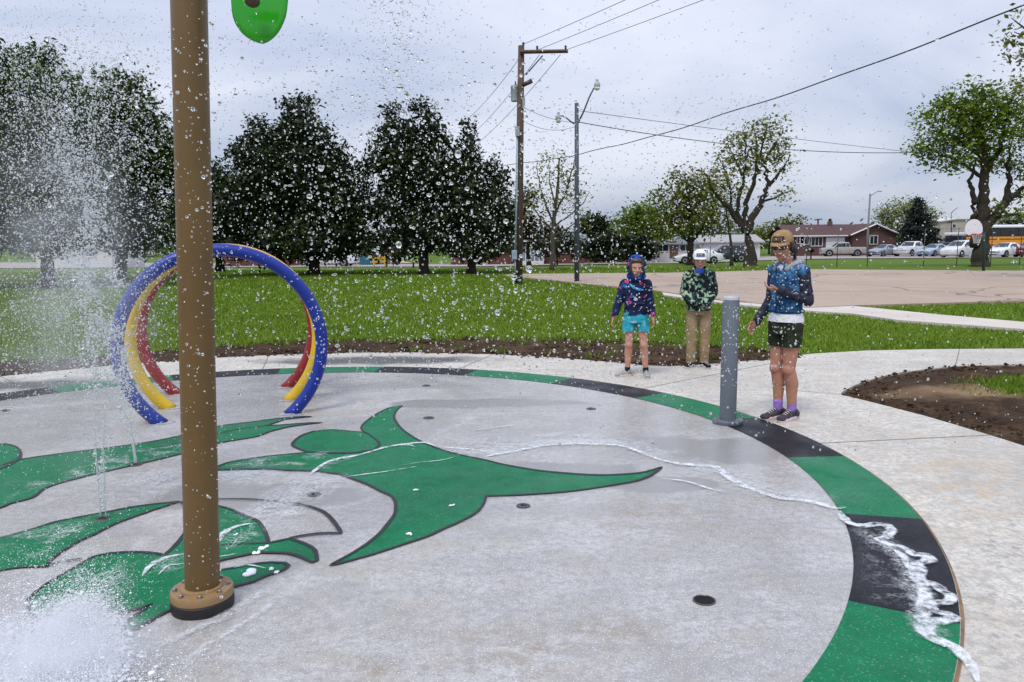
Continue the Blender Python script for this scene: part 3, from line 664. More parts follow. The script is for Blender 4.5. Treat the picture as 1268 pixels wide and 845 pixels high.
# ------------------------------------------------------------------ people
def solid(name, mb, voxel, mat, parent, it=5, cuts=(), fac=0.5, noise_amp=0.0, noise_sc=8.0):
    me = mb.mesh('tmp'); o = bpy.data.objects.new('tmp', me); COL.objects.link(o)
    r_ = o.modifiers.new('r', 'REMESH'); r_.mode = 'VOXEL'; r_.voxel_size = voxel
    s_ = o.modifiers.new('s', 'SMOOTH'); s_.factor = fac; s_.iterations = it
    dg = bpy.context.evaluated_depsgraph_get(); dg.update()
    me2 = bpy.data.meshes.new_from_object(o.evaluated_get(dg)); bpy.data.objects.remove(o); bpy.data.meshes.remove(me)
    bm = bmesh.new(); bm.from_mesh(me2)
    if noise_amp:
        bm.normal_update()
        for v in bm.verts:
            p = v.co; v.co = p + v.normal * (noise_amp * (noise.fractal(Vector((p.x * noise_sc, p.y * noise_sc, p.z * noise_sc * 0.6)), 0.8, 2.1, 3)))
    for co, no in cuts:
        bmesh.ops.bisect_plane(bm, geom=bm.verts[:] + bm.edges[:] + bm.faces[:], plane_co=co, plane_no=no, clear_outer=True)
    bm.to_mesh(me2); bm.free(); me2.name = name
    return link(name, me2, mat, parent, smooth=True)

def skin_mat(name, col):
    if name in MATS: return MATS[name]
    n = NT(name); f = n.noise(14, 4, 0.6); c = n.ramp(f, [(0.3, tuple(x * 0.93 for x in col)), (0.7, tuple(x * 1.06 for x in col))]); n.set(col=c, rough=0.5, sss=0.08); n.b.inputs['Subsurface Radius'].default_value = (0.02, 0.008, 0.004); MATS[name] = n.m; return n.m

def hand(m, wrist, d, palm, s=1.0, curl=0.5, right=True):
    d = Vector(d).normalized(); pn = Vector(palm); pn = (pn - d * pn.dot(d)).normalized(); side = d.cross(pn).normalized()
    if not right: side = -side          # thumb side
    w = Vector(wrist)
    c = w + d * 0.048 * s
    Mx = Matrix((side, d, pn)).transposed().to_4x4()
    m.ell(c, (0.040 * s, 0.052 * s, 0.017 * s), 14, 9, Mx)
    for i, (off, ln) in enumerate(((0.030, 0.072), (0.0105, 0.082), (-0.009, 0.076), (-0.028, 0.058))):
        b = w + d * 0.085 * s + side * off * s; a1 = curl * 0.55; a2 = curl * 1.5
        d1 = (d * math.cos(a1) + pn * math.sin(a1) + side * off * 3).normalized(); d2 = (d * math.cos(a2) + pn * math.sin(a2) + side * off * 2).normalized()
        k = b + d1 * ln * 0.5 * s; e_ = k + d2 * ln * 0.5 * s
        m.cap(b - d1 * 0.02 * s, k, 0.0088 * s, 0.008 * s, 8); m.cap(k, e_, 0.008 * s, 0.0066 * s, 8)
    b = w + d * 0.025 * s + side * 0.030 * s; k = b + (d * 0.7 + side * 0.75 + pn * 0.25 * (0.4 + curl)).normalized() * 0.038 * s; e_ = k + (d * 0.95 + side * 0.25 + pn * 0.35 * (0.3 + curl)).normalized() * 0.030 * s
    m.cap(b, k, 0.012 * s, 0.010 * s, 8); m.cap(k, e_, 0.0098 * s, 0.0075 * s, 8)

def head_into(m, hc, hr, Mh):
    """skull, jaw, nose, ears, brow, cheeks; hc centre, hr = half height; face along -Y of Mh"""
    T = lambda x, y, z: hc + Mh @ Vector((x * hr, y * hr, z * hr))
    e = lambda c, r, n=14: m.ell(T(*c), tuple(q * hr for q in r), n, 9, Mh.to_4x4())
    e((0, 0.10, 0.22), (0.68, 0.82, 0.78), 20); e((0, -0.16, -0.22), (0.57, 0.58, 0.66), 18); e((0, -0.40, -0.70), (0.27, 0.24, 0.24))
    e((0, -0.30, -0.52), (0.42, 0.36, 0.34)); e((0, -0.58, 0.20), (0.42, 0.16, 0.12))
    m.cap(T(0, -0.72, 0.10), T(0, -0.90, -0.20), 0.07 * hr, 0.105 * hr, 10); e((0.09, -0.80, -0.22), (0.08, 0.09, 0.07)); e((-0.09, -0.80, -0.22), (0.08, 0.09, 0.07))
    e((0.30, -0.52, -0.18), (0.22, 0.18, 0.20)); e((-0.30, -0.52, -0.18), (0.22, 0.18, 0.20))
    e((0, -0.70, -0.47), (0.20, 0.09, 0.05)); e((0, -0.68, -0.55), (0.18, 0.09, 0.05))
    for s in (-1, 1): e((s * 0.68, 0.10, -0.05), (0.07, 0.17, 0.26))
    return T

def person(name_label, px, py, rotz, H, P_):
    g = G(px, py, -0.008); root = thing('person', name_label, 'person', (g.x, g.y, -0.008), rotz)
    return root, H / 1.66
def eyes(root_body, T, Mh, hr, iris=(0.03, 0.02, 0.015), dz=0.0):
    for s in (-1, 1):
        w = MB(); w.ell(T(s * 0.26, -0.62, 0.02), (0.11 * hr, 0.05 * hr, 0.058 * hr), 12, 8, Mh.to_4x4()); eo = w.build('eye', plain('eye_white', (0.6, 0.58, 0.55), 0.3), root_body, smooth=True)
        d = MB(); d.ell(T(s * 0.26, -0.655, 0.02), (0.058 * hr, 0.025 * hr, 0.055 * hr), 10, 8, Mh.to_4x4()); d.build('iris', plain('iris', iris, 0.2), eo, smooth=True)
        br = MB(); br.cap(T(s * 0.13, -0.735, 0.19), T(s * 0.38, -0.66, 0.21), 0.026 * hr, 0.018 * hr, 8); br.build('eyebrow', plain('eyebrow', (0.05, 0.03, 0.02), 0.8), root_body, smooth=True)
    lips(root_body, T, Mh, hr)
def lips(root_body, T, Mh, hr):
    l = MB(); l.ell(T(0, -0.755, -0.50), (0.17 * hr, 0.04 * hr, 0.052 * hr), 14, 8, Mh.to_4x4()); l.build('lips', plain('lips', (0.30, 0.085, 0.07), 0.45), root_body, smooth=True)

def shoe(root, ankle, d, L, mat, sole, nm='shoe'):
    d = Vector((d[0], d[1], 0)).normalized(); s = Vector((-d.y, d.x, 0)); a = Vector((ankle[0], ankle[1], 0)); k = L / 0.26
    M_ = Matrix((s, d, Vector((0, 0, 1)))).transposed().to_4x4()
    m = MB()
    for t, w, z, h in ((-0.055, 0.034, 0.045, 0.042), (-0.02, 0.037, 0.055, 0.05), (0.04, 0.039, 0.045, 0.040), (0.095, 0.043, 0.037, 0.032), (0.145, 0.040, 0.033, 0.027)):
        m.ell(a + d * t * k + Vector((0, 0, z * k)), (w * k, 0.055 * k, h * k), 14, 9, M_)
    m.lathe([(0.044 * k, 0.06 * k), (0.045 * k, 0.095 * k)], 14, c=tuple(a - d * 0.012 * k))
    sh = solid(nm, m, 0.005, mat, root, 4, [(Vector((0, 0, 0.018)), Vector((0, 0, -1)))])
    so = MB(); n = 28; pr = []
    for i in range(n):
        an = 2 * math.pi * i / n; u = math.cos(an); v = math.sin(an)
        w = (0.047 if u > 0 else 0.041) * k; off = 0.05 * k
        pr.append(a + d * (off + u * 0.142 * k) + s * (v * w * (1 - 0.12 * (1 - abs(u)))))
    for z, sc in ((0.0, 0.95), (0.012 * k, 1.0), (0.03 * k, 1.0), (0.034 * k, 0.93)):
        cen = a + d * 0.05 * k
        so.v += [tuple(cen + (p - cen) * sc + Vector((0, 0, z))) for p in pr]
    so.f = [(i * n + q, i * n + (q + 1) % n, (i + 1) * n + (q + 1) % n, (i + 1) * n + q) for i in range(3) for q in range(n)] + [tuple(range(n))[::-1], tuple(3 * n + q for q in range(n))]; so.mi = [0] * len(so.f)
    so.build('sole', sole, sh, auto=40)
    la = MB()
    for q in range(4):
        p = a + d * (0.045 + 0.022 * q) * k + Vector((0, 0, (0.092 - 0.0085 * q) * k)); la.tube([p - s * 0.022 * k - Vector((0, 0, .006)), p + Vector((0, 0, .003)), p + s * 0.022 * k - Vector((0, 0, .006))], 0.0035 * k, 6)
    la.build('laces', sole, sh, smooth=True)
    return sh

def torso_rings(H, chest_w, chest_d, waist_w, waist_d, hip_w, hip_d, lean=(0, 0), grow=0.0, zs=None):
    z = zs or dict(crotch=0.475, hip=0.53, waist=0.625, chest=0.745, sh=0.825, neck=0.862)
    L = lambda f: ((lean[0] * max(0, f - 0.5), lean[1] * max(0, f - 0.5)))
    r = []
    for f, w, d in ((z['crotch'], hip_w * 0.85, hip_d * 0.8), (z['hip'], hip_w, hip_d), ((z['hip'] + z['waist']) / 2, hip_w * 0.95, hip_d * 0.95), (z['waist'], waist_w, waist_d), ((z['waist'] + z['chest']) / 2, (waist_w + chest_w) / 2, (waist_d + chest_d) / 2), (z['chest'], chest_w, chest_d), ((z['chest'] + z['sh']) / 2, chest_w * 1.0, chest_d * 0.95), (z['sh'], chest_w * 0.78, chest_d * 0.74), (z['neck'], chest_w * 0.40, chest_d * 0.5)):
        lx, ly = L(f); r.append((lx, ly, f * H, w + grow, d + grow))
    return r

def fabric(name, build):
    n = NT(name); c = build(n); n.set(col=c, rough=0.85, spec=0.2); n.bump(n.noise(26, 4, 0.6), 0.5, 0.02); return n.m

# --- materials of the clothes
M_SK_G = skin_mat('girl_skin', (0.47, 0.24, 0.17)); M_SK_B = skin_mat('boy_skin', (0.45, 0.21, 0.145)); M_SK_W = skin_mat('woman_skin', (0.42, 0.195, 0.13))
def _gh(n):
    c = n.ramp(n.noise(9, 4, 0.6), [(0.40, (0.006, 0.009, 0.028)), (0.60, (0.012, 0.024, 0.085))])
    c = n.mix(n.ramp(n.noise(11, 3, 0.55, 0.6), [(0.62, 0.0), (0.66, 1.0)]), c, (0.02, 0.16, 0.42))
    v = n.noise(15, 2, 0.5, 0.3, stretch=(1, 1, 0.7)); c = n.mix(n.ramp(v, [(0.66, 0.0), (0.69, 1.0)]), c, (0.5, 0.05, 0.22))
    w = n.noise(34, 2, 0.5); return n.mix(n.ramp(w, [(0.68, 0.0), (0.72, 0.9)]), c, (0.5, 0.5, 0.65))
M_HOODIE = fabric('splatter_hoodie', _gh)
M_HOOD = fabric('blue_hood', lambda n: n.mix(n.ramp(n.noise(20, 3, 0.6), [(0.58, 0.0), (0.64, 0.8)]), (0.012, 0.06, 0.32), (0.16, 0.2, 0.55)))
def _ts(n):
    c = n.ramp(n.noise(12, 4, 0.6), [(0.3, (0.01, 0.20, 0.30)), (0.5, (0.03, 0.34, 0.44)), (0.7, (0.14, 0.5, 0.56))]); return n.mix(n.ramp(n.noise(24, 2), [(0.66, 0.0), (0.70, 0.8)]), c, (0.5, 0.42, 0.6))
M_TSHORT = fabric('turquoise_shorts', _ts)
def _cm(n):
    c = n.ramp(n.noise(13, 2, 0.5, 0.8), [(0.0, (0.006, 0.008, 0.009)), (0.46, (0.012, 0.05, 0.05)), (0.52, (0.11, 0.20, 0.15)), (0.585, (0.30, 0.40, 0.25))], const=True)
    return n.mix(n.ramp(n.noise(17, 2, 0.5, 0.6, stretch=(1.2, 1, 0.8)), [(0.0, 1.0), (0.43, 0.0)], const=True), c, (0.005, 0.007, 0.008))
M_CAMO = fabric('camouflage_fleece', _cm)
M_KHAKI = fabric('khaki_cotton', lambda n: n.ramp(n.noise(10, 4), [(0.3, (0.22, 0.155, 0.085)), (0.7, (0.32, 0.235, 0.14))]))
def _dn(n):
    c = n.ramp(n.noise(16, 5, 0.65), [(0.36, (0.006, 0.022, 0.065)), (0.5, (0.022, 0.10, 0.24)), (0.62, (0.10, 0.25, 0.44))]); return n.mix(n.ramp(n.noise(120, 2), [(0.4, 0.35), (0.6, 0.0)]), c, (0.01, 0.04, 0.1))
M_DENIM = fabric('blue_denim', _dn)
M_SLEEVE = fabric('charcoal_jersey', lambda n: n.ramp(n.noise(30, 4, 0.7), [(0.35, (0.008, 0.009, 0.016)), (0.58, (0.035, 0.038, 0.062)), (0.70, (0.11, 0.12, 0.16))]))
M_GREYHOOD = fabric('grey_marl', lambda n: n.ramp(n.noise(60, 3), [(0.3, (0.20, 0.21, 0.23)), (0.7, (0.36, 0.37, 0.4))]))
M_WHITE = fabric('white_cotton', lambda n: n.ramp(n.noise(10, 3), [(0.3, (0.62, 0.63, 0.68)), (0.7, (0.76, 0.77, 0.8))]))
M_OLIVE = fabric('dark_olive_twill', lambda n: n.ramp(n.noise(18, 4), [(0.3, (0.012, 0.016, 0.009)), (0.7, (0.032, 0.038, 0.022))]))
M_PURPLE = fabric('purple_sock', lambda n: n.ramp(n.noise(30, 3), [(0.3, (0.24, 0.13, 0.45)), (0.7, (0.34, 0.2, 0.58))]))
M_BLACKF = fabric('black_cloth', lambda n: n.ramp(n.noise(20, 3), [(0.3, (0.006, 0.006, 0.007)), (0.7, (0.018, 0.018, 0.02))]))
M_GREYSHOE = fabric('grey_knit_shoe', lambda n: n.ramp(n.noise(50, 3), [(0.3, (0.030, 0.028, 0.036)), (0.7, (0.08, 0.075, 0.09))]))
M_PALESHOE = fabric('pale_canvas_shoe', lambda n: n.ramp(n.noise(24, 3), [(0.3, (0.22, 0.21, 0.20)), (0.7, (0.40, 0.39, 0.37))]))
M_SOLEW = plain('white_sole', (0.58, 0.54, 0.54), 0.6); M_SOLEP = plain('pinkish_sole', (0.60, 0.48, 0.49), 0.6)
M_TANCAP = fabric('tan_cap_cloth', lambda n: n.ramp(n.noise(22, 4), [(0.3, (0.24, 0.145, 0.065)), (0.7, (0.35, 0.225, 0.11))]))
M_HAIR = plain('dark_hair', (0.018, 0.011, 0.008), 0.45, var=0.4, scale=40); M_HAIRB = plain('brown_hair', (0.06, 0.035, 0.02), 0.5, var=0.4, scale=40)
M_GLASS = plain('dark_lens', (0.01, 0.006, 0.008), 0.06); M_PATCH = plain('black_patch', (0.012, 0.012, 0.013), 0.8); M_STITCH = plain('patch_stitch', (0.34, 0.24, 0.12), 0.8)

def cap_hat(parent, T, Mh, hr, mat, patch, tilt=0.0, stitch=None):
    cp = MB(); c = T(0, 0.08, 0.45); prof = []
    for i in range(9):
        a = R(90 * i / 8); prof.append((max(0.002, 0.86 * hr * math.cos(a) ** 0.85), 0.74 * hr * math.sin(a)))
    prof = [(0.80 * hr, -0.16 * hr), (0.85 * hr, -0.08 * hr)] + prof
    Ms = Mh.to_4x4() @ Matrix.Diagonal((0.90, 1.06, 1, 1)); cp.lathe(prof, 30, Ms, c)
    hat = cp.build('cap', mat, parent, smooth=True)
    b = MB(); n = 17; top = []; bot = []
    for i in range(n):
        a = R(-66 + 132 * i / (n - 1)); x = math.sin(a); 
        inner = T(0.74 * x, 0.08 - 0.88 * math.cos(a) * 1.0, 0.40); outr = T(0.74 * x * 1.04, 0.08 - 0.88 * math.cos(a) - 0.56 * math.cos(a * 1.2), 0.36 - 0.07 * math.cos(a * 1.1) - 0.14 * (x ** 2))
        mid = (inner + outr) / 2 + Mh @ Vector((0, 0, 0.05 * hr)); top.append((inner, mid, outr))
    vs = [q for t in top for q in t] + [q - Mh @ Vector((0, 0, 0.05 * hr)) for t in top for q in t]
    m3 = 3 * n; fs = []
    for i in range(n - 1):
        for j in range(2):
            a_, b_, c_, d_ = i * 3 + j, i * 3 + j + 1, (i + 1) * 3 + j + 1, (i + 1) * 3 + j
            fs += [(a_, b_, c_, d_), (a_ + m3, d_ + m3, c_ + m3, b_ + m3)]
        fs += [(i * 3 + 2, i * 3 + 2 + m3, (i + 1) * 3 + 2 + m3, (i + 1) * 3 + 2)]
    fs += [(0, m3, m3 + 1, 1), (1, m3 + 1, m3 + 2, 2), (3 * n - 3, 3 * n - 2, m3 * 2 - 2, m3 * 2 - 3), (3 * n - 2, 3 * n - 1, m3 * 2 - 1, m3 * 2 - 2)]
    b.add(vs, fs); b.build('brim', mat, hat, smooth=True)
    bt = MB(); bt.ell(T(0, 0.08, 1.19), (0.06 * hr, 0.06 * hr, 0.035 * hr), 10, 6, Mh.to_4x4()); bt.build('cap_button', mat, hat, smooth=True)
    pt = MB(); rows = []
    def fr(u, v, lift):     # a patch that follows the crown's front
        a = u * 0.62; zz = 0.50 + v * 0.36; k = math.cos(math.asin(min(0.99, (zz - 0.45) / 0.74))) ** 0.85
        rad = 0.86 * k + lift; return T(0.90 * rad * math.sin(a), 0.08 - 1.06 * rad * math.cos(a), zz)
    nu_, nv_ = 10, 4
    vs = [fr(-1 + 2 * i / nu_, j / nv_, 0.03) for j in range(nv_ + 1) for i in range(nu_ + 1)] + [fr(-1 + 2 * i / nu_, j / nv_, -0.02) for j in range(nv_ + 1) for i in range(nu_ + 1)]
    w = nu_ + 1; q = w * (nv_ + 1); fs = []
    for j in range(nv_):
        for i in range(nu_): fs += [(j * w + i, j * w + i + 1, (j + 1) * w + i + 1, (j + 1) * w + i), (q + j * w + i, q + (j + 1) * w + i, q + (j + 1) * w + i + 1, q + j * w + i + 1)]
    for i in range(nu_): fs += [(i, q + i, q + i + 1, i + 1), (nv_ * w + i, nv_ * w + i + 1, q + nv_ * w + i + 1, q + nv_ * w + i)]
    for j in range(nv_): fs += [(j * w, (j + 1) * w, q + (j + 1) * w, q + j * w), (j * w + nu_, q + j * w + nu_, q + (j + 1) * w + nu_, (j + 1) * w + nu_)]
    pt.add(vs, fs); po = pt.build('patch', patch, hat, smooth=False)
    if stitch:
        st = MB()
        for v0, us in ((0.32, ((-0.7, -0.45), (-0.35, -0.1), (0.05, 0.3), (0.4, 0.7))), (0.62, ((-0.6, -0.2), (-0.08, 0.22), (0.34, 0.6)))):
            for a_, b_ in us: st.tube([fr(a_, v0, 0.035), fr((a_ + b_) / 2, v0 + 0.03, 0.036), fr(b_, v0, 0.035)], 0.028 * hr, 6)
        st.build('embroidery', stitch, po, smooth=True)
    return hat

# ---------------- girl in the hooded top
H = 1.40
root, k = person('girl with blue hood up, dark splattered hoodie and turquoise shorts, standing on the walk', 786, 466.5, R(-8), H, None)
M0 = Matrix.Identity(3); hr = 0.108; hc = Vector((0.004, -0.045, 1.262)); Mh = Matrix.Rotation(R(6), 3, 'Z') @ Matrix.Rotation(R(6), 3, 'X')
b = MB(); b.loft(torso_rings(H, 0.110, 0.078, 0.098, 0.072, 0.115, 0.082, zs=dict(crotch=.475, hip=.53, waist=.61, chest=.71, sh=.775, neck=.815)))
b.cap((0, 0.0, 1.10), (0, -0.03, 1.20), 0.042, 0.040)
T = head_into(b, hc, hr, Mh)
Lh, Rh = Vector((0.062, 0, 0.70)), Vector((-0.062, 0, 0.70))
Lk, Rk = Vector((0.098, -0.012, 0.375)), Vector((-0.072, -0.012, 0.378)); La, Ra = Vector((0.125, 0.01, 0.07)), Vector((-0.085, 0.015, 0.07))
for h_, k_, a_ in ((Lh, Lk, La), (Rh, Rk, Ra)):
    b.cap(h_ + Vector((0, 0, -.03)), k_ + Vector((0, 0, .02)), 0.066, 0.046); b.ell(k_ + Vector((0, -0.006, 0)), (0.046, 0.050, 0.052)); b.cap(k_, a_.lerp(k_, 0.62) + Vector((0, 0.016, 0)), 0.044, 0.047); b.cap(a_.lerp(k_, 0.62) + Vector((0, 0.014, 0)), a_, 0.044, 0.028); b.ell(a_ + Vector((0, -0.005, -0.03)), (0.026, 0.03, 0.03))
Ls, Rs = Vector((0.128, 0, 1.095)), Vector((-0.128, 0, 1.095)); Le, Re = Vector((0.165, -0.01, 0.875)), Vector((-0.185, -0.01, 0.885)); Lw, Rw = Vector((0.195, -0.07, 0.685)), Vector((-0.25, -0.06, 0.695))
for s_, e_, w_ in ((Ls, Le, Lw), (Rs, Re, Rw)): b.cap(s_, e_, 0.042, 0.034); b.cap(e_, w_, 0.033, 0.023)
hand(b, Lw, (Lw - Le) + Vector((0, 0, -0.05)), (-1, -0.2, 0), 0.78, 0.7, False); hand(b, Rw, (Rw - Re) + Vector((0, 0, -0.05)), (1, -0.2, 0), 0.78, 0.7, True)
body = solid('body', b, 0.0055, M_SK_G, root, 4); eyes(body, T, Mh, hr)
m = MB(); m.loft([(0, 0, 0.70, 0.128, 0.102), (0, 0, 0.78, 0.136, 0.110), (0, -0.004, 0.86, 0.132, 0.108), (0, -0.004, 0.98, 0.134, 0.106), (0, 0, 1.06, 0.140, 0.100), (0, 0, 1.105, 0.118, 0.088), (0, 0, 1.15, 0.072, 0.072)], 24)
for s_, e_, w_ in ((Ls, Le, Lw), (Rs, Re, Rw)): m.cap(s_ + Vector((0, 0, -0.01)), e_, 0.056, 0.049); m.cap(e_, w_ + (e_ - w_) * 0.03, 0.049, 0.041)
for z_, yy in ((0.93, -0.105), (0.86, -0.108)): m.cap((-0.085, yy, z_), (0.085, yy, z_), 0.010, 0.010)
hood = solid('hoodie', m, 0.0065, M_HOODIE, root, 4, [(Vector((0, 0, 0.722)), Vector((0, 0, -1)))], noise_amp=0.007, noise_sc=10)
m = MB(); m.tube([(-0.07, -0.086, 1.085), (-0.03, -0.108, 1.045), (0.03, -0.112, 1.02), (0.085, -0.096, 1.015)], [0.010, 0.017, 0.017, 0.010], 8); m.build('chest_band', fabric('light_blue_print', lambda n: n.ramp(n.noise(30, 3), [(0.3, (0.03, 0.2, 0.45)), (0.7, (0.12, 0.38, 0.62))])), hood, smooth=True)
# hood shell around the head, open at the face
m = MB(); m.ell(hc + Vector((0, 0.028, 0.026)), (0.113, 0.115, 0.132), 24, 14); m.ell(hc + Vector((0, 0.05, -0.09)), (0.112, 0.09, 0.075), 20, 10); m.ell(hc + Vector((0, 0.02, 0.11)), (0.06, 0.085, 0.045), 18, 10)
hs = solid('hood', m, 0.006, M_HOOD, root, 5, [(hc + Vector((0, -0.052, 0)), Vector((0, -1, -0.12)).normalized())], noise_amp=0.004)
m = MB(); ring = []
for i in range(30):
    a = 2 * math.pi * i / 30; ring.append(hc + Vector((0.098 * math.sin(a), -0.050 + 0.018 * math.cos(a), 0.014 + 0.128 * math.cos(a) * (0.92 if math.cos(a) > 0 else 1.05))))
m.tube(ring + [ring[0]], 0.013, 10); m.build('hood_rim', M_HOODIE, hs, smooth=True)
m = MB(); m.ell(hc + Vector((0, -0.036, 0.084)), (0.075, 0.052, 0.034)); 
for s_ in (-1, 1): m.cap(hc + Vector((s_ * 0.072, -0.045, 0.06)), hc + Vector((s_ * 0.074, -0.045, -0.05)), 0.016, 0.010)
solid('hair', m, 0.005, M_HAIRB, body, 2)
m = MB(); m.loft([(0, 0, 0.635, 0.134, 0.100), (0, 0, 0.70, 0.136, 0.104), (0, 0, 0.80, 0.128, 0.098), (0, 0, 0.88, 0.112, 0.085)], 22)
for h_, k_ in ((Lh, Lk), (Rh, Rk)):
    c_ = h_.lerp(k_, 0.47); m.cap(h_ + Vector((0, 0, 0.03)), c_ + Vector((h_.x * 0.22, 0, 0)), 0.078, 0.074)
    m.cap(c_ + Vector((h_.x * 0.22, 0, 0)), c_ + Vector((h_.x * 0.36, 0, -0.08)), 0.074, 0.077)
solid('shorts', m, 0.0065, M_TSHORT, root, 4, [(Vector((0, 0, 0.535)), Vector((0, 0, -1)))], noise_amp=0.006, noise_sc=11)
for a_, d_ in ((La, (0.15, -1, 0)), (Ra, (-0.95, -0.5, 0))):
    m = MB(); m.lathe([(0.031, 0.06), (0.034, 0.085), (0.033, 0.112)], 16, c=(a_.x, a_.y, 0)); m.build('sock', M_BLACKF, root, smooth=True)
    shoe(root, a_, d_, 0.215, M_PALESHOE, M_SOLEW)

# ---------------- boy in camouflage
H = 1.50
root, k = person('boy in white cap, green camouflage fleece and khaki trousers standing behind the bollard', 863.5, 454.5, R(-12), H, None)
hr = 0.112; hc = Vector((0, -0.04, 1.325)); Mh = Matrix.Rotation(R(4), 3, 'Z') @ Matrix.Rotation(R(5), 3, 'X')
b = MB(); b.loft(torso_rings(H, 0.118, 0.085, 0.105, 0.08, 0.115, 0.086, zs=dict(crotch=.475, hip=.53, waist=.61, chest=.705, sh=.765, neck=.80))); b.cap((0, 0, 1.16), (0, -0.03, 1.27), 0.047, 0.045)
T = head_into(b, hc, hr, Mh)
Lh, Rh = Vector((0.072, 0, 0.74)), Vector((-0.072, 0, 0.74)); Lk, Rk = Vector((0.082, -0.015, 0.40)), Vector((-0.078, -0.015, 0.40)); La, Ra = Vector((0.082, 0.01, 0.075)), Vector((-0.078, 0.01, 0.075))
for h_, k_, a_ in ((Lh, Lk, La), (Rh, Rk, Ra)):
    b.cap(h_, k_, 0.08, 0.05); b.cap(k_, a_, 0.05, 0.032); b.ell(a_ + Vector((0, -0.005, -0.03)), (0.026, 0.03, 0.03))
Ls, Rs = Vector((0.132, 0, 1.15)), Vector((-0.132, 0, 1.15)); Le, Re = Vector((0.178, 0.02, 0.935)), Vector((-0.178, 0.02, 0.935)); Lw, Rw = Vector((0.115, -0.125, 0.83)), Vector((-0.115, -0.125, 0.83))
for s_, e_, w_ in ((Ls, Le, Lw), (Rs, Re, Rw)): b.cap(s_, e_, 0.045, 0.036); b.cap(e_, w_, 0.035, 0.026)
hand(b, Lw, (-0.8, -0.25, -0.25), (0, 1, 0), 0.75, 0.4, True); hand(b, Rw, (0.8, -0.25, -0.25), (0, 1, 0), 0.75, 0.4, False)
body = solid('body', b, 0.0055, M_SK_B, root, 4); eyes(body, T, Mh, hr)
m = MB(); m.loft([(0, 0, 0.70, 0.140, 0.112), (0, -0.01, 0.76, 0.154, 0.14), (0, -0.016, 0.86, 0.152, 0.155), (0, -0.008, 0.98, 0.145, 0.125), (0, 0, 1.10, 0.146, 0.112), (0, 0, 1.16, 0.128, 0.095), (0, 0, 1.205, 0.085, 0.08)], 24)
for s_, e_, w_ in ((Ls, Le, Lw), (Rs, Re, Rw)): m.cap(s_, e_, 0.064, 0.058); m.cap(e_, w_, 0.057, 0.050); m.cap(w_, w_ + Vector((-w_.x * 0.75, -0.03, -0.03)), 0.054, 0.05)
m.tube([(0.07, -0.085, 1.20), (0.085, 0, 1.235), (0, 0.07, 1.245), (-0.085, 0, 1.235), (-0.07, -0.085, 1.20)], 0.022, 10)
flc = solid('fleece_top', m, 0.0065, M_CAMO, root, 4, [(Vector((0, 0, 0.712)), Vector((0, 0, -1)))], noise_amp=0.008, noise_sc=9)
m = MB(); m.ell((0, -0.066, 1.195), (0.055, 0.04, 0.05)); m.build('blue_shirt', plain('blue_shirt', (0.01, 0.06, 0.42), 0.8), root, smooth=True)
m = MB(); m.loft([(0, 0, 0.66, 0.128, 0.10), (0, 0, 0.74, 0.128, 0.10), (0, 0, 0.82, 0.118, 0.09)], 22)
for h_, k_, a_ in ((Lh, Lk, La), (Rh, Rk, Ra)): m.cap(h_, k_, 0.082, 0.066); m.cap(k_, a_ + Vector((0, -0.008, -0.02)), 0.066, 0.060)
solid('trousers', m, 0.0065, M_KHAKI, root, 4, [(Vector((0, 0, 0.062)), Vector((0, 0, -1)))], noise_amp=0.009, noise_sc=9)
for a_, d_ in ((La, (0.35, -1, 0)), (Ra, (-0.4, -1, 0))): shoe(root, a_, d_, 0.235, M_BLACKF, M_SOLEW)
m = MB(); m.ell(T(0, 0.18, 0.16), (0.76 * hr, 0.84 * hr, 0.64 * hr), 20, 12, Mh.to_4x4()); solid('hair', m, 0.005, M_HAIRB, body, 2, [(T(0, -0.22, 0.0), Mh @ Vector((0, -1, -0.35)).normalized())])
cap_hat(root, T, Mh, hr, M_WHITE, plain('grey_patch', (0.10, 0.10, 0.14), 0.8))

# ---------------- woman with cap and sunglasses
H = 1.66
root, k = person('woman in tan cap, sunglasses, denim jacket and dark shorts standing right of the bollard', 968.5, 519.5, R(-60), H, None)
hr = 0.117; hc = Vector((0.0, -0.08, 1.515)); Mh = Matrix.Rotation(R(20), 3, 'Z') @ Matrix.Rotation(R(11), 3, 'X')
b = MB(); b.loft(torso_rings(H, 0.132, 0.098, 0.112, 0.088, 0.142, 0.106, zs=dict(crotch=.475, hip=.53, waist=.625, chest=.735, sh=.80, neck=.835))); b.cap((0, 0.0, 1.34), (0, -0.055, 1.45), 0.050, 0.048)
T = head_into(b, hc, hr, Mh)
Lh, Rh = Vector((0.072, 0, 0.85)), Vector((-0.072, 0, 0.85)); Lk, Rk = Vector((0.060, -0.005, 0.455)), Vector((-0.060, -0.025, 0.455)); La, Ra = Vector((0.052, 0.055, 0.085)), Vector((-0.052, 0.0, 0.085))
for h_, k_, a_ in ((Lh, Lk, La), (Rh, Rk, Ra)):
    b.cap(h_, k_ + Vector((0, 0, 0.02)), 0.088, 0.053); b.ell(k_ + Vector((0, -0.008, 0)), (0.053, 0.058, 0.062)); b.cap(k_, a_.lerp(k_, 0.64) + Vector((0, 0.022, 0)), 0.052, 0.058); b.cap(a_.lerp(k_, 0.62) + Vector((0, 0.02, 0)), a_, 0.054, 0.033); b.ell(a_ + Vector((0, -0.005, -0.035)), (0.03, 0.034, 0.034))
Ls, Rs = Vector((0.150, 0.01, 1.315)), Vector((-0.150, 0.01, 1.315)); Le, Re = Vector((0.195, 0.035, 1.06)), Vector((-0.185, 0.02, 1.05)); Lw, Rw = Vector((0.085, -0.185, 1.15)), Vector((-0.205, -0.14, 0.85))
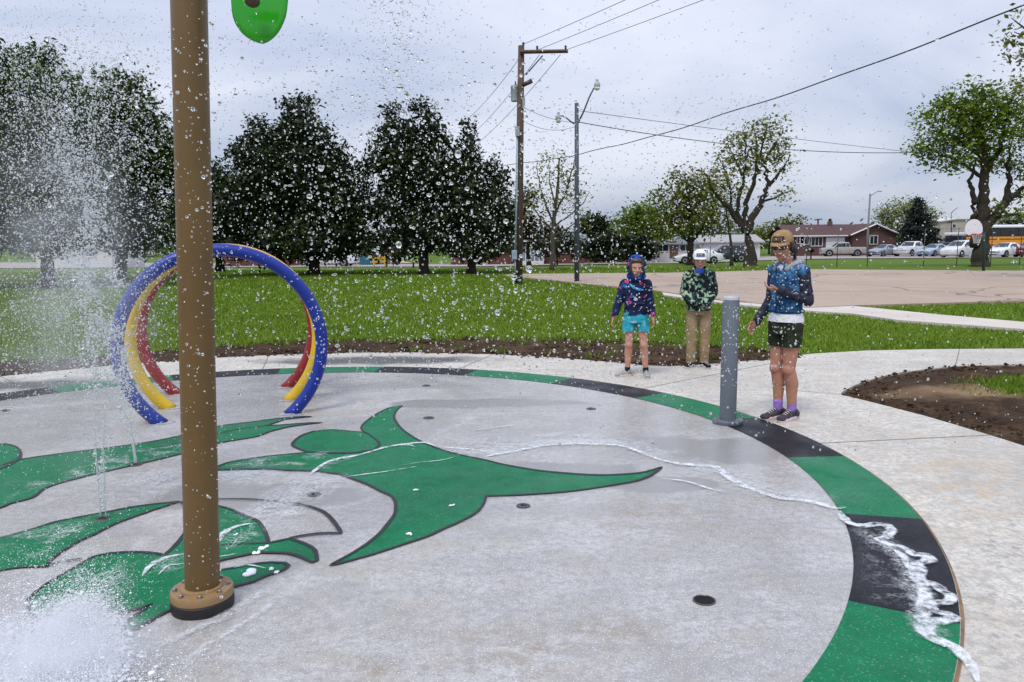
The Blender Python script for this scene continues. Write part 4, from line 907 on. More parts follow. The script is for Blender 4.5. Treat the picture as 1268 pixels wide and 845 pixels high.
for s_, e_, w_ in ((Ls, Le, Lw), (Rs, Re, Rw)): b.cap(s_, e_, 0.050, 0.042); b.cap(e_, w_, 0.040, 0.028)
hand(b, Lw, (-0.75, -0.45, 0.12), (-0.1, 0.3, 1), 0.98, 0.75, False); hand(b, Rw, (Rw - Re) + Vector((0, -0.06, 0)), (1, 0.1, 0), 0.98, 0.8, True)
body = solid('body', b, 0.0055, M_SK_W, root, 4)
lips(body, T, Mh, hr)
sg = MB()
for s_ in (-1, 1):
    sg.ell(T(s_ * 0.29, -0.70, 0.03), (0.25 * hr, 0.05 * hr, 0.17 * hr), 16, 10, (Mh @ Matrix.Rotation(R(s_ * 14), 3, 'Z')).to_4x4()); sg.tube([T(s_ * 0.52, -0.62, 0.10), T(s_ * 0.70, -0.3, 0.08), T(s_ * 0.74, 0.10, 0.06)], 0.03 * hr, 8)
sg.tube([T(-0.1, -0.76, 0.10), T(0, -0.80, 0.13), T(0.1, -0.76, 0.10)], 0.035 * hr, 8); sg.build('sunglasses', M_GLASS, body, smooth=True)
# denim body with open collar, jersey sleeves, white tee, grey hood
m = MB(); m.loft([(0, 0, 0.93, 0.152, 0.126), (0, 0, 0.97, 0.150, 0.125), (0, 0, 1.06, 0.138, 0.118), (0, -0.004, 1.18, 0.150, 0.130), (0, 0, 1.27, 0.150, 0.118), (0, 0, 1.33, 0.130, 0.10), (0, 0, 1.375, 0.085, 0.085)], 26)
for s_ in (Ls, Rs): m.cap(Vector((s_.x * .6, s_.y, s_.z)), s_ + Vector((0, 0, -0.012)), 0.062, 0.062)
jk = solid('denim_jacket', m, 0.0065, M_DENIM, root, 4, [(Vector((0, 0, 0.945)), Vector((0, 0, -1)))], noise_amp=0.007, noise_sc=9)
m = MB()
m.tube([(0, -0.128, 0.955), (0.0, -0.122, 1.05), (0.0, -0.136, 1.18), (0.0, -0.124, 1.27), (0, -0.104, 1.33)], 0.010, 8)
for s_ in (-1, 1):
    m.tube([(s_ * 0.12, -0.078, 1.205), (s_ * 0.08, -0.112, 1.205), (s_ * 0.04, -0.130, 1.205)], 0.008, 8)
    m.tube([(s_ * 0.08, -0.105, 0.96), (s_ * 0.07, -0.100, 1.06), (s_ * 0.07, -0.116, 1.19)], 0.006, 8)
m.tube([(0.151 * math.cos(a), 0.127 * math.sin(a), 0.965) for a in [2 * math.pi * i / 30 for i in range(31)]], 0.010, 8)
m.build('denim_seams', fabric('dark_denim_seam', lambda n: n.ramp(n.noise(40, 3), [(0.3, (0.01, 0.035, 0.09)), (0.7, (0.03, 0.09, 0.2))])), jk, smooth=True)
for i in range(5):
    m = MB(); m.ell((0.012, -0.136 + 0.005 * abs(i - 3), 1.0 + 0.07 * i), (0.008, 0.006, 0.008), 8, 6); m.build('button', M_BOLT, jk)
m = MB()
for s_, e_, w_ in ((Ls, Le, Lw), (Rs, Re, Rw)): m.cap(s_ + (e_ - s_) * 0.1, e_, 0.056, 0.050); m.cap(e_, w_ + (e_ - w_) * 0.02, 0.048, 0.037)
solid('sleeves', m, 0.006, M_SLEEVE, root, 4, noise_amp=0.007, noise_sc=13)
m = MB(); m.tube([(0.055, -0.10, 1.315), (0.095, -0.02, 1.365), (0.08, 0.07, 1.385), (0, 0.105, 1.375), (-0.08, 0.07, 1.385), (-0.095, -0.02, 1.365), (-0.055, -0.10, 1.315)], [0.016, 0.028, 0.036, 0.045, 0.036, 0.028, 0.016], 12); m.ell((0, 0.115, 1.32), (0.09, 0.04, 0.08))
solid('grey_hood', m, 0.006, M_GREYHOOD, root, 4, noise_amp=0.006, noise_sc=14)
m = MB(); m.ell((0, -0.072, 1.325), (0.034, 0.04, 0.04)); m.build('shirt_collar', M_WHITE, root, smooth=True)
m = MB(); m.loft([(0, 0, 0.862, 0.163, 0.130), (0, 0, 0.90, 0.158, 0.126), (0, 0, 0.96, 0.142, 0.116), (0, 0, 1.02, 0.125, 0.10)], 28)
solid('white_shirt', m, 0.006, M_WHITE, root, 2, [(Vector((0, 0, 0.872)), Vector((0, 0, -1)))], noise_amp=0.006, noise_sc=14)
m = MB(); m.loft([(0, 0, 0.76, 0.152, 0.118), (0, 0, 0.85, 0.154, 0.120), (0, 0, 0.93, 0.138, 0.106)], 24)
for h_, k_ in ((Lh, Lk), (Rh, Rk)): c_ = h_.lerp(k_, 0.5); m.cap(h_, c_, 0.094, 0.088); m.cap(c_, c_ + Vector((0, 0, -0.08)), 0.088, 0.086)
solid('shorts', m, 0.0065, M_OLIVE, root, 4, [(Vector((0, 0, 0.655)), Vector((0, 0, -1)))], noise_amp=0.006, noise_sc=11)
for a_, d_ in ((La, (0.12, -1, 0)), (Ra, (-0.05, -1, 0))):
    m = MB(); m.lathe([(0.038, 0.07), (0.040, 0.10), (0.040, 0.15), (0.042, 0.175), (0.038, 0.178)], 18, c=(a_.x, a_.y, 0)); m.build('sock', M_PURPLE, root, smooth=True)
    shoe(root, a_, d_, 0.26, M_GREYSHOE, M_SOLEP)
m = MB(); m.ell(T(0, 0.18, 0.16), (0.77 * hr, 0.84 * hr, 0.68 * hr), 20, 12, Mh.to_4x4()); m.cap(T(0.3, 0.80, 0.0), T(0.55, 0.95, -0.45), 0.24 * hr, 0.28 * hr); m.cap(T(0.55, 0.95, -0.45), T(0.6, 0.8, -1.05), 0.28 * hr, 0.10 * hr)
for s_ in (-1, 1): m.cap(T(s_ * 0.70, -0.1, 0.3), T(s_ * 0.74, 0.05, -0.35), 0.10 * hr, 0.07 * hr)
solid('hair', m, 0.005, M_HAIR, body, 2, [(T(0, -0.20, 0.0), Mh @ Vector((0, -1, -0.45)).normalized())])
cap_hat(root, T, Mh, hr, M_TANCAP, M_PATCH, stitch=M_STITCH)
# ------------------------------------------------------------------ trees
def leaf_mat(name, dark, mid, light, trans=0.25):
    n = NT(name); at = n.n('ShaderNodeAttribute', attribute_name='tint')
    c = n.ramp(at.outputs['Fac'], [(0.0, dark), (0.5, mid), (1.0, light)]); n.set(col=c, rough=0.55, spec=0.3)
    tr = n.n('ShaderNodeBsdfTranslucent'); n.l(c, tr.inputs[0]); mx_ = n.n('ShaderNodeMixShader'); mx_.inputs[0].default_value = trans
    o = n.t.nodes['Material Output']; n.l(n.b.outputs[0], mx_.inputs[1]); n.l(tr.outputs[0], mx_.inputs[2]); n.l(mx_.outputs[0], o.inputs[0]); return n.m
LM = dict(
    cedar=leaf_mat('cedar_foliage', (0.006, 0.011, 0.005), (0.018, 0.031, 0.010), (0.06, 0.085, 0.02), 0.10),
    dark=leaf_mat('dark_foliage', (0.022, 0.040, 0.010), (0.056, 0.092, 0.022), (0.115, 0.155, 0.04), 0.25),
    oak=leaf_mat('oak_foliage', (0.04, 0.075, 0.007), (0.12, 0.19, 0.016), (0.24, 0.32, 0.035), 0.32),
    spring=leaf_mat('spring_foliage', (0.07, 0.09, 0.016), (0.17, 0.20, 0.035), (0.32, 0.32, 0.08), 0.32),
    olive=leaf_mat('olive_foliage', (0.045, 0.062, 0.010), (0.125, 0.15, 0.024), (0.25, 0.26, 0.05), 0.28),
    yellow=leaf_mat('yellow_green_foliage', (0.08, 0.11, 0.015), (0.17, 0.22, 0.035), (0.28, 0.30, 0.07), 0.32),
    brown=leaf_mat('bronze_foliage', (0.022, 0.020, 0.008), (0.055, 0.050, 0.016), (0.10, 0.095, 0.03), 0.2),
    spruce=leaf_mat('spruce_foliage', (0.006, 0.012, 0.010), (0.014, 0.024, 0.019), (0.03, 0.046, 0.034), 0.05))
M_BARK = plain('bark_dark', (0.032, 0.024, 0.018), 0.95, var=0.45, scale=9, bump=0.8)
M_BARKG = plain('bark_grey', (0.07, 0.058, 0.048), 0.95, var=0.4, scale=9, bump=0.8)

def foliage(name, cents, per, spread, size, mat, parent, tint0=None, flat_=0.5, droop=0.0):
    n = len(cents); N_ = n * per
    ct = rng.random(n) if tint0 is None else tint0
    c = np.repeat(cents, per, 0) + rng.normal(0, 1, (N_, 3)) * np.array([spread, spread, spread * 0.75])
    nrm = rng.normal(0, 1, (N_, 3)); nrm[:, 2] = np.abs(nrm[:, 2]) + flat_; nrm /= np.linalg.norm(nrm, axis=1)[:, None]
    u = np.cross(nrm, rng.normal(0, 1, (N_, 3))); u /= np.linalg.norm(u, axis=1)[:, None]; w = np.cross(nrm, u)
    s_ = (size * np.exp(0.28 * rng.standard_normal(N_)))[:, None]; u = u * s_; w = w * s_ * 0.55
    v = np.stack([c - u, c + w + nrm * s_ * 0.15, c + u, c - w + nrm * s_ * 0.15], 1).reshape(-1, 3); f = np.arange(N_ * 4).reshape(N_, 4)
    t = np.clip(0.55 * np.repeat(ct, per) + 0.45 * rng.random(N_), 0, 1)
    return np_mesh(name, v, f, mat, parent, tint=t)

def pxlobe(l, depth, org):
    """image-sized lobe -> ellipsoid at its real distance: centre, radii (local to org)"""
    px, py, rx, ry = l[:4]; dd = l[4] if len(l) > 4 else 0.0
    D = depth + dd; c = P(px, py, D) - org; k = D / FPX / math.cos(PITCH)
    return np.array(c), np.array([rx * k, rx * k * 0.9, ry * k])

def pathp(l, depth, org, dz=0.0):
    return [P(p[0], p[1], depth + (p[2] if len(p) > 2 else 0)) - org for p in l]
def wob(pts, amp, n=4):
    out_ = []
    for i in range(len(pts) - 1):
        for k in range(n):
            t = k / n; p = pts[i].lerp(pts[i + 1], t); j = 0 if (k == 0) else amp
            out_.append(p + Vector((rnd.uniform(-j, j), rnd.uniform(-j, j), rnd.uniform(-j, j) * 0.5)))
    out_.append(pts[-1]); return out_
def tree(name, label, base_px, depth, lobes, mat, size, dens, trunk=None, r0=0.25, limbs=(), bark=None, group=None, per=14, spread=None, twigs=0, shell=0.35, cat='tree', flat_=0.5, base_z=None, lr=0.45):
    """trunk: image polyline; lobes: image ellipses given real depth; dens: leaf clumps per m3-ish of crown"""
    b = P(base_px[0], base_px[1], depth); gz = ZT(b.x, b.y) if base_z is None else base_z
    org = Vector((b.x, b.y, gz)); root = thing(name, label, cat, org, 0, group); bark = bark or M_BARK
    tp = pathp(trunk, depth, org) if trunk else None
    if tp is None:
        c0, r_ = pxlobe(lobes[0], depth, org); top_ = Vector(c0); tp = [Vector((0, 0, 0)), Vector((top_.x * 0.3, top_.y * 0.3, top_.z * 0.5)), top_]
    tp[0] = Vector((tp[0].x, tp[0].y, -0.08))
    m = MB(); tw = wob(tp, r0 * 0.22); q = len(tw); rads = [r0 * (1.35 if i == 0 else 1.0) * (1 - 0.72 * i / (q - 1)) for i in range(q)]
    m.tube(tw, rads, 10); tr = m.build('trunk', bark, root, smooth=True)
    skel = [(p, rads[i]) for i, p in enumerate(tw)]
    ml_ = MB(); nl = 0
    for lb in limbs:
        pp = wob(pathp(lb[1], depth, org), lb[0] * 0.5); q = len(pp); rr_ = [lb[0] * (1 - 0.78 * i / (q - 1)) for i in range(q)]
        ml_.tube(pp, rr_, 8); skel += [(p, rr_[i]) for i, p in enumerate(pp)]; nl += 1
    sp = np.array([s_[0][:] for s_ in skel]); up = sp[:, 2] > 0.25 * max(sp[:, 2])
    if up.sum() == 0: up[:] = True
    cents = []
    for l in lobes:
        c, r_ = pxlobe(l, depth, org)
        if not limbs or lr > 0:
            cand = sp[up]; j = int(np.argmin(np.linalg.norm(cand - c, axis=1) + 0.8 * np.maximum(0, cand[:, 2] - c[2] + 0.3 * r_[2]))); a = Vector(cand[j])
            if (Vector(c) - a).length > 0.3:
                mid_ = a.lerp(Vector(c), 0.5) + Vector((0, 0, 0.08 * (Vector(c) - a).length)); pp = wob([a, mid_, Vector(c)], 0.05 * (Vector(c) - a).length, 3)
                rr0 = max(0.02, min(r0 * lr, 0.09 * (Vector(c) - a).length ** 0.6)); ml_.tube(pp, [rr0 * (1 - 0.7 * i / (len(pp) - 1)) for i in range(len(pp))], 6); nl += 1
                sp = np.r_[sp, np.array([p[:] for p in pp])]; up = np.r_[up, np.ones(len(pp), bool)]
        vol = 4.19 * r_[0] * r_[1] * r_[2]; n = max(6, int(dens * vol ** 0.8))
        d = rng.normal(0, 1, (n, 3)); d /= np.linalg.norm(d, axis=1)[:, None]; rad = rng.random(n) ** shell
        lump = 1 + 0.30 * np.array([noise.noise(Vector((q_[0] * 2.6 + c[0], q_[1] * 2.6 + c[1], q_[2] * 2.6 + c[2]))) for q_ in d])
        cents.append(c + d * r_ * (rad * lump)[:, None])
    cents = np.concatenate(cents); cents = cents[cents[:, 2] > 0.12]
    if twigs:
        kk = rng.permutation(len(cents))[:twigs]
        for k in kk:
            c = cents[k]; dd_ = np.linalg.norm(sp[up] - c, axis=1) + 0.9 * np.maximum(0, sp[up][:, 2] - c[2]); j = int(np.argmin(dd_)); a = Vector(sp[up][j]); cv = Vector(c); L_ = (cv - a).length
            if L_ > 0.1:
                mid_ = a.lerp(cv, 0.55) + Vector((rnd.uniform(-1, 1), rnd.uniform(-1, 1), rnd.uniform(-0.2, 1))) * 0.12 * L_
                rr0 = min(0.035, 0.008 + 0.012 * L_) * (depth / 45); ml_.tube([a, mid_, cv], [rr0, rr0 * 0.7, rr0 * 0.35], 4, cap=False)
                sp = np.r_[sp, np.array([mid_[:], cv[:]])]; up = np.r_[up, [True, True]]
        nl += 1
    if nl: ml_.build('limbs', bark, tr, smooth=True)
    foliage('crown', cents, per, spread if spread else size * 1.6, size, LM[mat], root, None, flat_)
    return root

tree('deciduous_tree', 'large leafy tree at the left edge behind the tall spray', (60, 352), 28.5, [(22, 105, 62, 42), (-40, 150, 66, 62, 1), (62, 150, 62, 60, -1), (10, 210, 85, 65), (75, 225, 60, 55), (-60, 235, 70, 62), (20, 270, 80, 40, 1), (80, 285, 48, 26), (45, 78, 30, 22)], 'dark', 0.105, 17, trunk=[(60, 352), (60, 300), (50, 220), (35, 120)], r0=0.26, per=16, spread=0.26, twigs=40)
tree('deciduous_tree', 'rounded leafy tree just left of the brown post', (150, 345), 34, [(150, 128, 40, 38), (112, 160, 45, 50), (180, 185, 42, 48), (150, 220, 58, 60), (198, 235, 32, 60), (110, 255, 52, 50), (165, 285, 62, 32), (85, 130, 30, 34, 1), (205, 190, 20, 30)], 'dark', 0.115, 14, trunk=[(150, 345), (150, 290), (148, 200), (150, 135)], r0=0.28, per=16, spread=0.28, twigs=40)
CG = 'dark cedars along the back of the lawn'
tree('cedar_tree', 'biggest dark cedar, broad at its foot, behind the blue hoop', (388, 336), 39, [(370, 140, 20, 24), (372, 172, 38, 28), (322, 158, 11, 17), (318, 190, 26, 28), (360, 215, 62, 40), (408, 215, 30, 38), (296, 192, 13, 16), (330, 255, 55, 45), (395, 265, 52, 45), (425, 255, 22, 35), (370, 300, 78, 24), (300, 275, 34, 42), (430, 300, 22, 20)], 'cedar', 0.11, 23, trunk=[(388, 338), (386, 300), (375, 220), (371, 130)], r0=0.3, per=18, spread=0.22, group=CG, flat_=0.1, lr=0.3)
tree('cedar_tree', 'dark cedar half hidden right behind the brown post', (272, 333), 45, [(268, 225, 22, 22), (285, 245, 28, 30), (262, 280, 30, 40), (290, 290, 30, 32), (240, 265, 25, 45)], 'cedar', 0.12, 24, r0=0.25, per=18, spread=0.25, group=CG, flat_=0.1, lr=0.3)
tree('cedar_tree', 'twin-topped dark cedar with gaps of sky low on its left side', (526, 338), 38.5, [(487, 148, 15, 22), (526, 144, 17, 22), (485, 178, 26, 28), (530, 175, 26, 26), (507, 208, 44, 28), (462, 205, 20, 18), (446, 228, 14, 20), (535, 230, 28, 32), (490, 245, 32, 28), (520, 275, 46, 28), (455, 272, 26, 26), (495, 302, 46, 18), (440, 300, 16, 18), (442, 262, 12, 20)], 'cedar', 0.105, 19, trunk=[(526, 340), (524, 300), (510, 230), (505, 150)], r0=0.27, per=18, spread=0.2, group=CG, flat_=0.1, lr=0.3)
tree('cedar_tree', 'pointed dark cedar next to the wooden utility pole', (583, 337), 38.5, [(582, 168, 10, 22), (580, 196, 19, 20), (556, 200, 11, 14), (572, 228, 30, 30), (608, 212, 14, 18), (618, 235, 16, 28), (590, 262, 44, 32), (553, 262, 20, 36), (625, 270, 16, 34), (590, 300, 48, 22)], 'cedar', 0.105, 22, trunk=[(583, 339), (584, 300), (582, 230), (582, 165)], r0=0.24, per=18, spread=0.2, group=CG, flat_=0.1, lr=0.3)
tree('bronze_tree', 'low bronze-green tree peeping out right of the utility pole', (655, 318), 62, [(650, 262, 20, 22), (640, 290, 26, 26), (668, 292, 20, 20), (655, 240, 10, 14)], 'brown', 0.16, 7, r0=0.2, per=16, spread=0.35)
tree('young_tree', 'thin-leaved young tree between the utility pole and the street lamp', (684, 334), 42.5, [(690, 205, 24, 20), (668, 225, 16, 24), (710, 230, 20, 26), (690, 245, 28, 24), (664, 262, 12, 14), (718, 268, 14, 18)], 'spring', 0.085, 8.5, trunk=[(684, 335), (684, 300), (686, 270), (690, 235), (692, 200)], r0=0.17, limbs=[(0.07, [(685, 278), (676, 255), (668, 228), (664, 205)]), (0.07, [(686, 268), (700, 240), (708, 212), (712, 196)]), (0.055, [(686, 280), (704, 268), (722, 252), (730, 238)]), (0.05, [(685, 285), (670, 272), (656, 248), (652, 232)]), (0.045, [(688, 255), (680, 225), (680, 195)]), (0.05, [(686, 292), (702, 284), (716, 274), (728, 268)])], per=9, spread=0.32, twigs=170, bark=M_BARKG, lr=0)
tree('evergreen_shrub', 'dark evergreen shrub in front of the sunroom, around the young tree', (690, 322), 70, [(690, 300, 26, 15), (672, 310, 14, 10), (712, 308, 14, 10), (684, 288, 12, 10)], 'cedar', 0.14, 9, r0=0.08, per=16, spread=0.25, cat='shrub')
tree('evergreen_tree', 'dark rounded evergreen behind the house, right of the street lamp', (738, 312), 92, [(735, 278, 18, 14), (752, 285, 12, 10), (728, 290, 16, 12)], 'cedar', 0.2, 8, r0=0.2, per=16, spread=0.4)
tree('bare_tree', 'nearly leafless brown tree behind the long hedge', (752, 310), 105, [(752, 278, 16, 13), (742, 286, 10, 8), (764, 284, 10, 8)], 'brown', 0.13, 2.0, r0=0.2, per=5, spread=0.5, twigs=160, bark=M_BARKG)
tree('leafy_tree', 'bright green bushy tree above the right end of the hedge', (795, 316), 88, [(795, 270, 26, 18), (778, 282, 18, 16), (815, 280, 18, 18), (798, 292, 26, 12)], 'oak', 0.2, 5.5, r0=0.22, per=16, spread=0.5, twigs=30)
tree('leafy_tree', 'spreading olive-green tree with a forked trunk behind the boy', (855, 316), 62, [(850, 228, 26, 20), (828, 250, 22, 24), (866, 252, 34, 24), (846, 275, 38, 20), (884, 275, 24, 20), (824, 280, 18, 16), (878, 232, 16, 16)], 'olive', 0.14, 6, trunk=[(855, 318), (855, 302), (856, 285), (852, 250), (850, 225)], r0=0.3, limbs=[(0.16, [(855, 302), (842, 288), (834, 270), (828, 250)]), (0.16, [(856, 300), (868, 286), (878, 268), (884, 250)])], per=15, spread=0.36, twigs=170, lr=0.3)
tree('young_tree', 'slim leaning young tree with a thin straight stem right of the boy', (906, 324), 56, [(898, 248, 18, 20), (888, 265, 16, 14), (905, 272, 10, 12)], 'olive', 0.11, 7, trunk=[(906, 325), (905, 300), (901, 270), (896, 245)], r0=0.12, per=8, spread=0.35, twigs=60, lr=0.3)
tree('leaning_tree', 'tall half-bare tree with dark forked limbs behind the woman', (930, 329), 47.5, [(928, 172, 26, 16), (952, 160, 20, 14), (908, 190, 22, 16), (948, 186, 24, 16), (970, 172, 12, 16), (888, 212, 20, 14), (925, 205, 28, 14), (905, 232, 22, 16), (880, 238, 14, 14), (966, 205, 14, 14), (968, 240, 14, 10), (945, 150, 14, 8), (975, 195, 10, 16)], 'spring', 0.105, 9.5, trunk=[(930, 330), (929, 312), (926, 298), (923, 288)], r0=0.42, limbs=[
    (0.26, [(923, 288), (932, 268), (943, 250), (951, 232), (950, 218), (944, 204)]), (0.13, [(951, 232), (962, 218), (972, 205), (978, 192)]), (0.12, [(944, 206), (953, 190), (962, 175), (970, 162)]), (0.10, [(945, 204), (942, 188), (948, 168), (952, 152)]),
    (0.20, [(923, 288), (922, 265), (928, 240), (936, 215), (938, 195), (936, 170)]), (0.18, [(922, 288), (914, 268), (914, 248), (921, 222), (924, 195), (923, 165)]), (0.20, [(922, 286), (906, 262), (890, 245), (878, 228), (872, 210)]), (0.10, [(890, 245), (880, 240), (866, 232), (855, 222)]), (0.09, [(921, 222), (912, 200), (902, 182)]), (0.08, [(943, 250), (958, 246), (970, 240), (982, 235)]), (0.09, [(906, 262), (904, 235), (898, 212), (890, 195)])], per=11, spread=0.34, twigs=420, lr=0)
tree('oak_tree', 'large spreading oak with a cut side limb at the right of the court', (1213, 331), 43, [(1168, 152, 34, 22), (1205, 124, 40, 22), (1248, 120, 36, 20), (1150, 178, 20, 16), (1188, 182, 38, 22), (1236, 165, 42, 30), (1160, 204, 14, 13), (1280, 150, 36, 34), (1228, 200, 22, 14), (1280, 205, 30, 26), (1134, 185, 10, 8), (1208, 150, 36, 24), (1182, 205, 16, 12), (1262, 238, 14, 12), (1226, 262, 9, 9), (1270, 268, 20, 12), (1165, 128, 18, 10)], 'oak', 0.105, 7.5, trunk=[(1213, 333), (1214, 312), (1216, 290), (1217, 268), (1217, 245), (1219, 215), (1214, 185), (1210, 150)], r0=0.48, limbs=[
    (0.30, [(1216, 288), (1230, 270), (1246, 252), (1262, 236), (1285, 222)]), (0.2, [(1246, 252), (1250, 228), (1246, 205), (1252, 180)]), (0.30, [(1208, 305), (1204, 288), (1205, 268), (1208, 252)]), (0.16, [(1208, 252), (1204, 238), (1199, 224), (1206, 210), (1209, 196)]), (0.10, [(1208, 250), (1214, 243), (1217, 238)]), (0.2, [(1219, 215), (1232, 195), (1242, 170), (1250, 140)]), (0.15, [(1216, 195), (1195, 180), (1172, 168), (1155, 162)]), (0.12, [(1218, 220), (1196, 205), (1176, 195), (1160, 192)]), (0.14, [(1285, 222), (1290, 200), (1285, 170)])], per=20, spread=0.31, twigs=240, lr=0.3)
tree('maple_tree', 'leafy branch tips of a tree reaching in at the upper right corner', (1345, 352), 27, [(1258, 42, 18, 22), (1272, 25, 22, 18), (1300, 60, 40, 50), (1264, 72, 12, 12), (1270, 105, 10, 12), (1340, 110, 60, 70), (1330, 30, 50, 50), (1246, 55, 9, 8)], 'olive', 0.085, 7.0, trunk=[(1345, 354), (1342, 250), (1338, 170), (1330, 80)], r0=0.3, limbs=[(0.06, [(1335, 100), (1305, 70), (1280, 48), (1256, 40)]), (0.05, [(1305, 70), (1285, 72), (1262, 74)]), (0.05, [(1338, 150), (1310, 120), (1272, 104)]), (0.04, [(1280, 48), (1262, 30), (1252, 22)])], per=8, spread=0.24, twigs=200, lr=0)
tree('yellow_tree', 'yellow-green spring tree left of the dark spruce', (1112, 312), 110, [(1110, 262, 22, 14), (1098, 275, 14, 14), (1130, 262, 18, 16), (1120, 280, 26, 14), (1150, 268, 14, 14)], 'yellow', 0.17, 4.6, r0=0.22, per=10, spread=0.5, twigs=60, bark=M_BARKG)
tree('spruce_tree', 'dark conical spruce behind the parked pickups', (1138, 312), 102, [(1138, 250, 5, 7), (1138, 259, 9, 8), (1138, 268, 14, 9), (1138, 278, 18, 9), (1138, 288, 22, 9), (1138, 299, 25, 9)], 'spruce', 0.16, 14, trunk=[(1138, 313), (1138, 290), (1138, 246)], r0=0.22, per=16, spread=0.22, lr=0.2, flat_=0.0)
FG = 'trees beyond the brick house'
tree('leafy_tree', 'pale green far tree above the left end of the brick house roof', (982, 312), 122, [(980, 277, 14, 10), (968, 284, 16, 9), (990, 284, 9, 8)], 'olive', 0.24, 3.4, r0=0.2, per=14, spread=0.6, twigs=20, group=FG)
tree('leafy_tree', 'low pale green far tree just right of the woman and the leaning tree', (952, 312), 128, [(955, 289, 18, 8), (940, 293, 12, 7)], 'olive', 0.24, 3.4, r0=0.2, per=14, spread=0.6, group=FG)
tree('bare_tree', 'small leafless tree above the flat roofed building', (1178, 305), 118, [(1178, 264, 9, 10), (1172, 272, 6, 6)], 'brown', 0.1, 0.8, r0=0.14, per=2, spread=0.4, twigs=90, bark=M_BARKG)
tree('dark_tree', 'dark rounded tree over the yellow bus at the right edge', (1258, 312), 98, [(1258, 281, 16, 10), (1272, 285, 14, 12)], 'cedar', 0.2, 7, r0=0.2, per=16, spread=0.45)
# clipped hedge, one long dark mass
tree('hedge', 'long dark clipped hedge in front of the grey roofed house', (765, 322), 76, [(728, 308, 12, 13), (742, 305, 14, 16), (758, 304, 14, 17), (774, 304, 14, 17), (790, 304, 14, 17), (804, 307, 12, 15), (735, 315, 18, 8), (765, 315, 30, 8), (795, 315, 18, 8)], 'cedar', 0.15, 13, r0=0.08, per=18, spread=0.25, cat='hedge', shell=0.5)
# far wood closing the horizon
cents = []
for k in range(520):
    x = -260 + 560 * rnd.random(); y = 175 + 60 * rnd.random(); h_ = 3.2 + 3.5 * abs(nz(x * 0.03, 4.0)) + 1.5 * rnd.random()
    for q in range(7): cents.append((x + rnd.gauss(0, 2.2), y + rnd.gauss(0, 2), ZT(x, y) + h_ * rnd.random() ** 0.7))
stuff(foliage('far_trees', np.array(cents), 9, 1.1, 0.62, LM['dark'], None), 'low line of far green trees closing the horizon', 'trees')
# ------------------------------------------------------------------ poles, wires, court furniture
M_WOOD = plain('creosoted_wood', (0.085, 0.056, 0.042), 0.9, var=0.35, scale=6, bump=0.5); M_GALV = plain('galvanised_steel', (0.05, 0.075, 0.092), 0.55, 0.1); M_PGREY = plain('transformer_grey', (0.26, 0.29, 0.32), 0.5)
M_CONDUIT = plain('pale_conduit', (0.25, 0.33, 0.40), 0.5); M_WIRE = plain('wire_black', (0.012, 0.012, 0.014), 0.6); M_CERAM = plain('insulator', (0.05, 0.04, 0.045), 0.3)
M_LAMPH = plain('lamp_housing', (0.34, 0.36, 0.38), 0.45); M_LENS = plain('lamp_lens', (0.6, 0.58, 0.5), 0.2)
D = 28.9; b = P(641.5, 351, D); up_t = P(645.5, 57, D); ut = Vector((b.x, b.y, ZT(b.x, b.y)))
root = thing('utility_pole', 'tall brown wooden utility pole with one-sided crossarm and grey transformer', 'utility pole', ut)
L = lambda px, py, dd=0.0: P(px, py, D + dd) - ut
m = MB(); m.tube([Vector((0, 0, -0.1)), L(643.5, 200), L(645.5, 57)], [0.165, 0.14, 0.112], 16); m.build('pole', M_WOOD, root, smooth=True)
m = MB(); a_, c_ = L(644, 66), L(703, 65); m.tube([a_ + Vector((0, -0.17, 0)), c_ + Vector((0, -0.17, 0))], 0.07, 4); m.build('crossarm', M_WOOD, root)
m = MB(); m.tube([L(651, 93, -0.1), L(672, 69, -0.14)], 0.025, 8); m.build('brace', M_GALV, root, smooth=True)
m = MB(); m.tube([L(647, 106, -0.1), L(659, 100, -0.14)], [0.07, 0.09], 10); m.build('cutout', M_CERAM, root, smooth=True)
c_ = L(637, 116); m = MB(); m.lathe([(0.09, -0.29), (0.13, -0.27), (0.135, 0.22), (0.14, 0.23), (0.12, 0.28), (0.04, 0.30)], 18, c=c_); tf = m.build('transformer', M_PGREY, root, auto=40)
m = MB(); m.lathe([(0.03, 0.28), (0.035, 0.33), (0.02, 0.38), (0.03, 0.42)], 10, c=c_ + Vector((0.04, 0, 0))); m.build('bushing', M_CERAM, tf)
m = MB(); m.box((c_ + L(643, 116)) / 2, (0.12, 0.06, 0.10)); m.build('bracket', M_GALV, root)
for px, py in ((648, 57), (665, 63), (700, 62.5)):
    m = MB(); m.lathe([(0.02, 0), (0.05, 0.03), (0.03, 0.06), (0.05, 0.09), (0.025, 0.13)], 10, c=L(px, py) + Vector((0, -0.17 if px > 650 else 0, 0))); m.build('insulator', M_CERAM, root)
m = MB(); m.tube([L(640.5, 170, -0.17), L(640, 240, -0.18), L(637.8, 318, -0.2)], 0.035, 8); m.tube([L(637.8, 318, -0.2), L(638.2, 344, -0.2)], 0.03, 8); m.build('conduit', M_CONDUIT, root, smooth=True)
m = MB(); m.box(L(640.8, 163, -0.2), (0.16, 0.12, 0.36)); m.box(L(648.5, 128, -0.1), (0.10, 0.1, 0.38)); m.build('terminal_box', M_PGREY, root, bevel=0.015)
m = MB(); m.box(L(637, 316, -0.24), (0.20, 0.13, 0.34)); m.build('meter_box', M_CONDUIT, root, bevel=0.02)
D = 29.7; b = P(714.3, 350, D); lt = Vector((b.x, b.y, ZT(b.x, b.y)))
root = thing('street_lamp', 'grey steel lamp post with two unequal curved lamp arms', 'street lamp', lt); L2 = lambda px, py, dd=0.0: P(px, py, D + dd) - lt
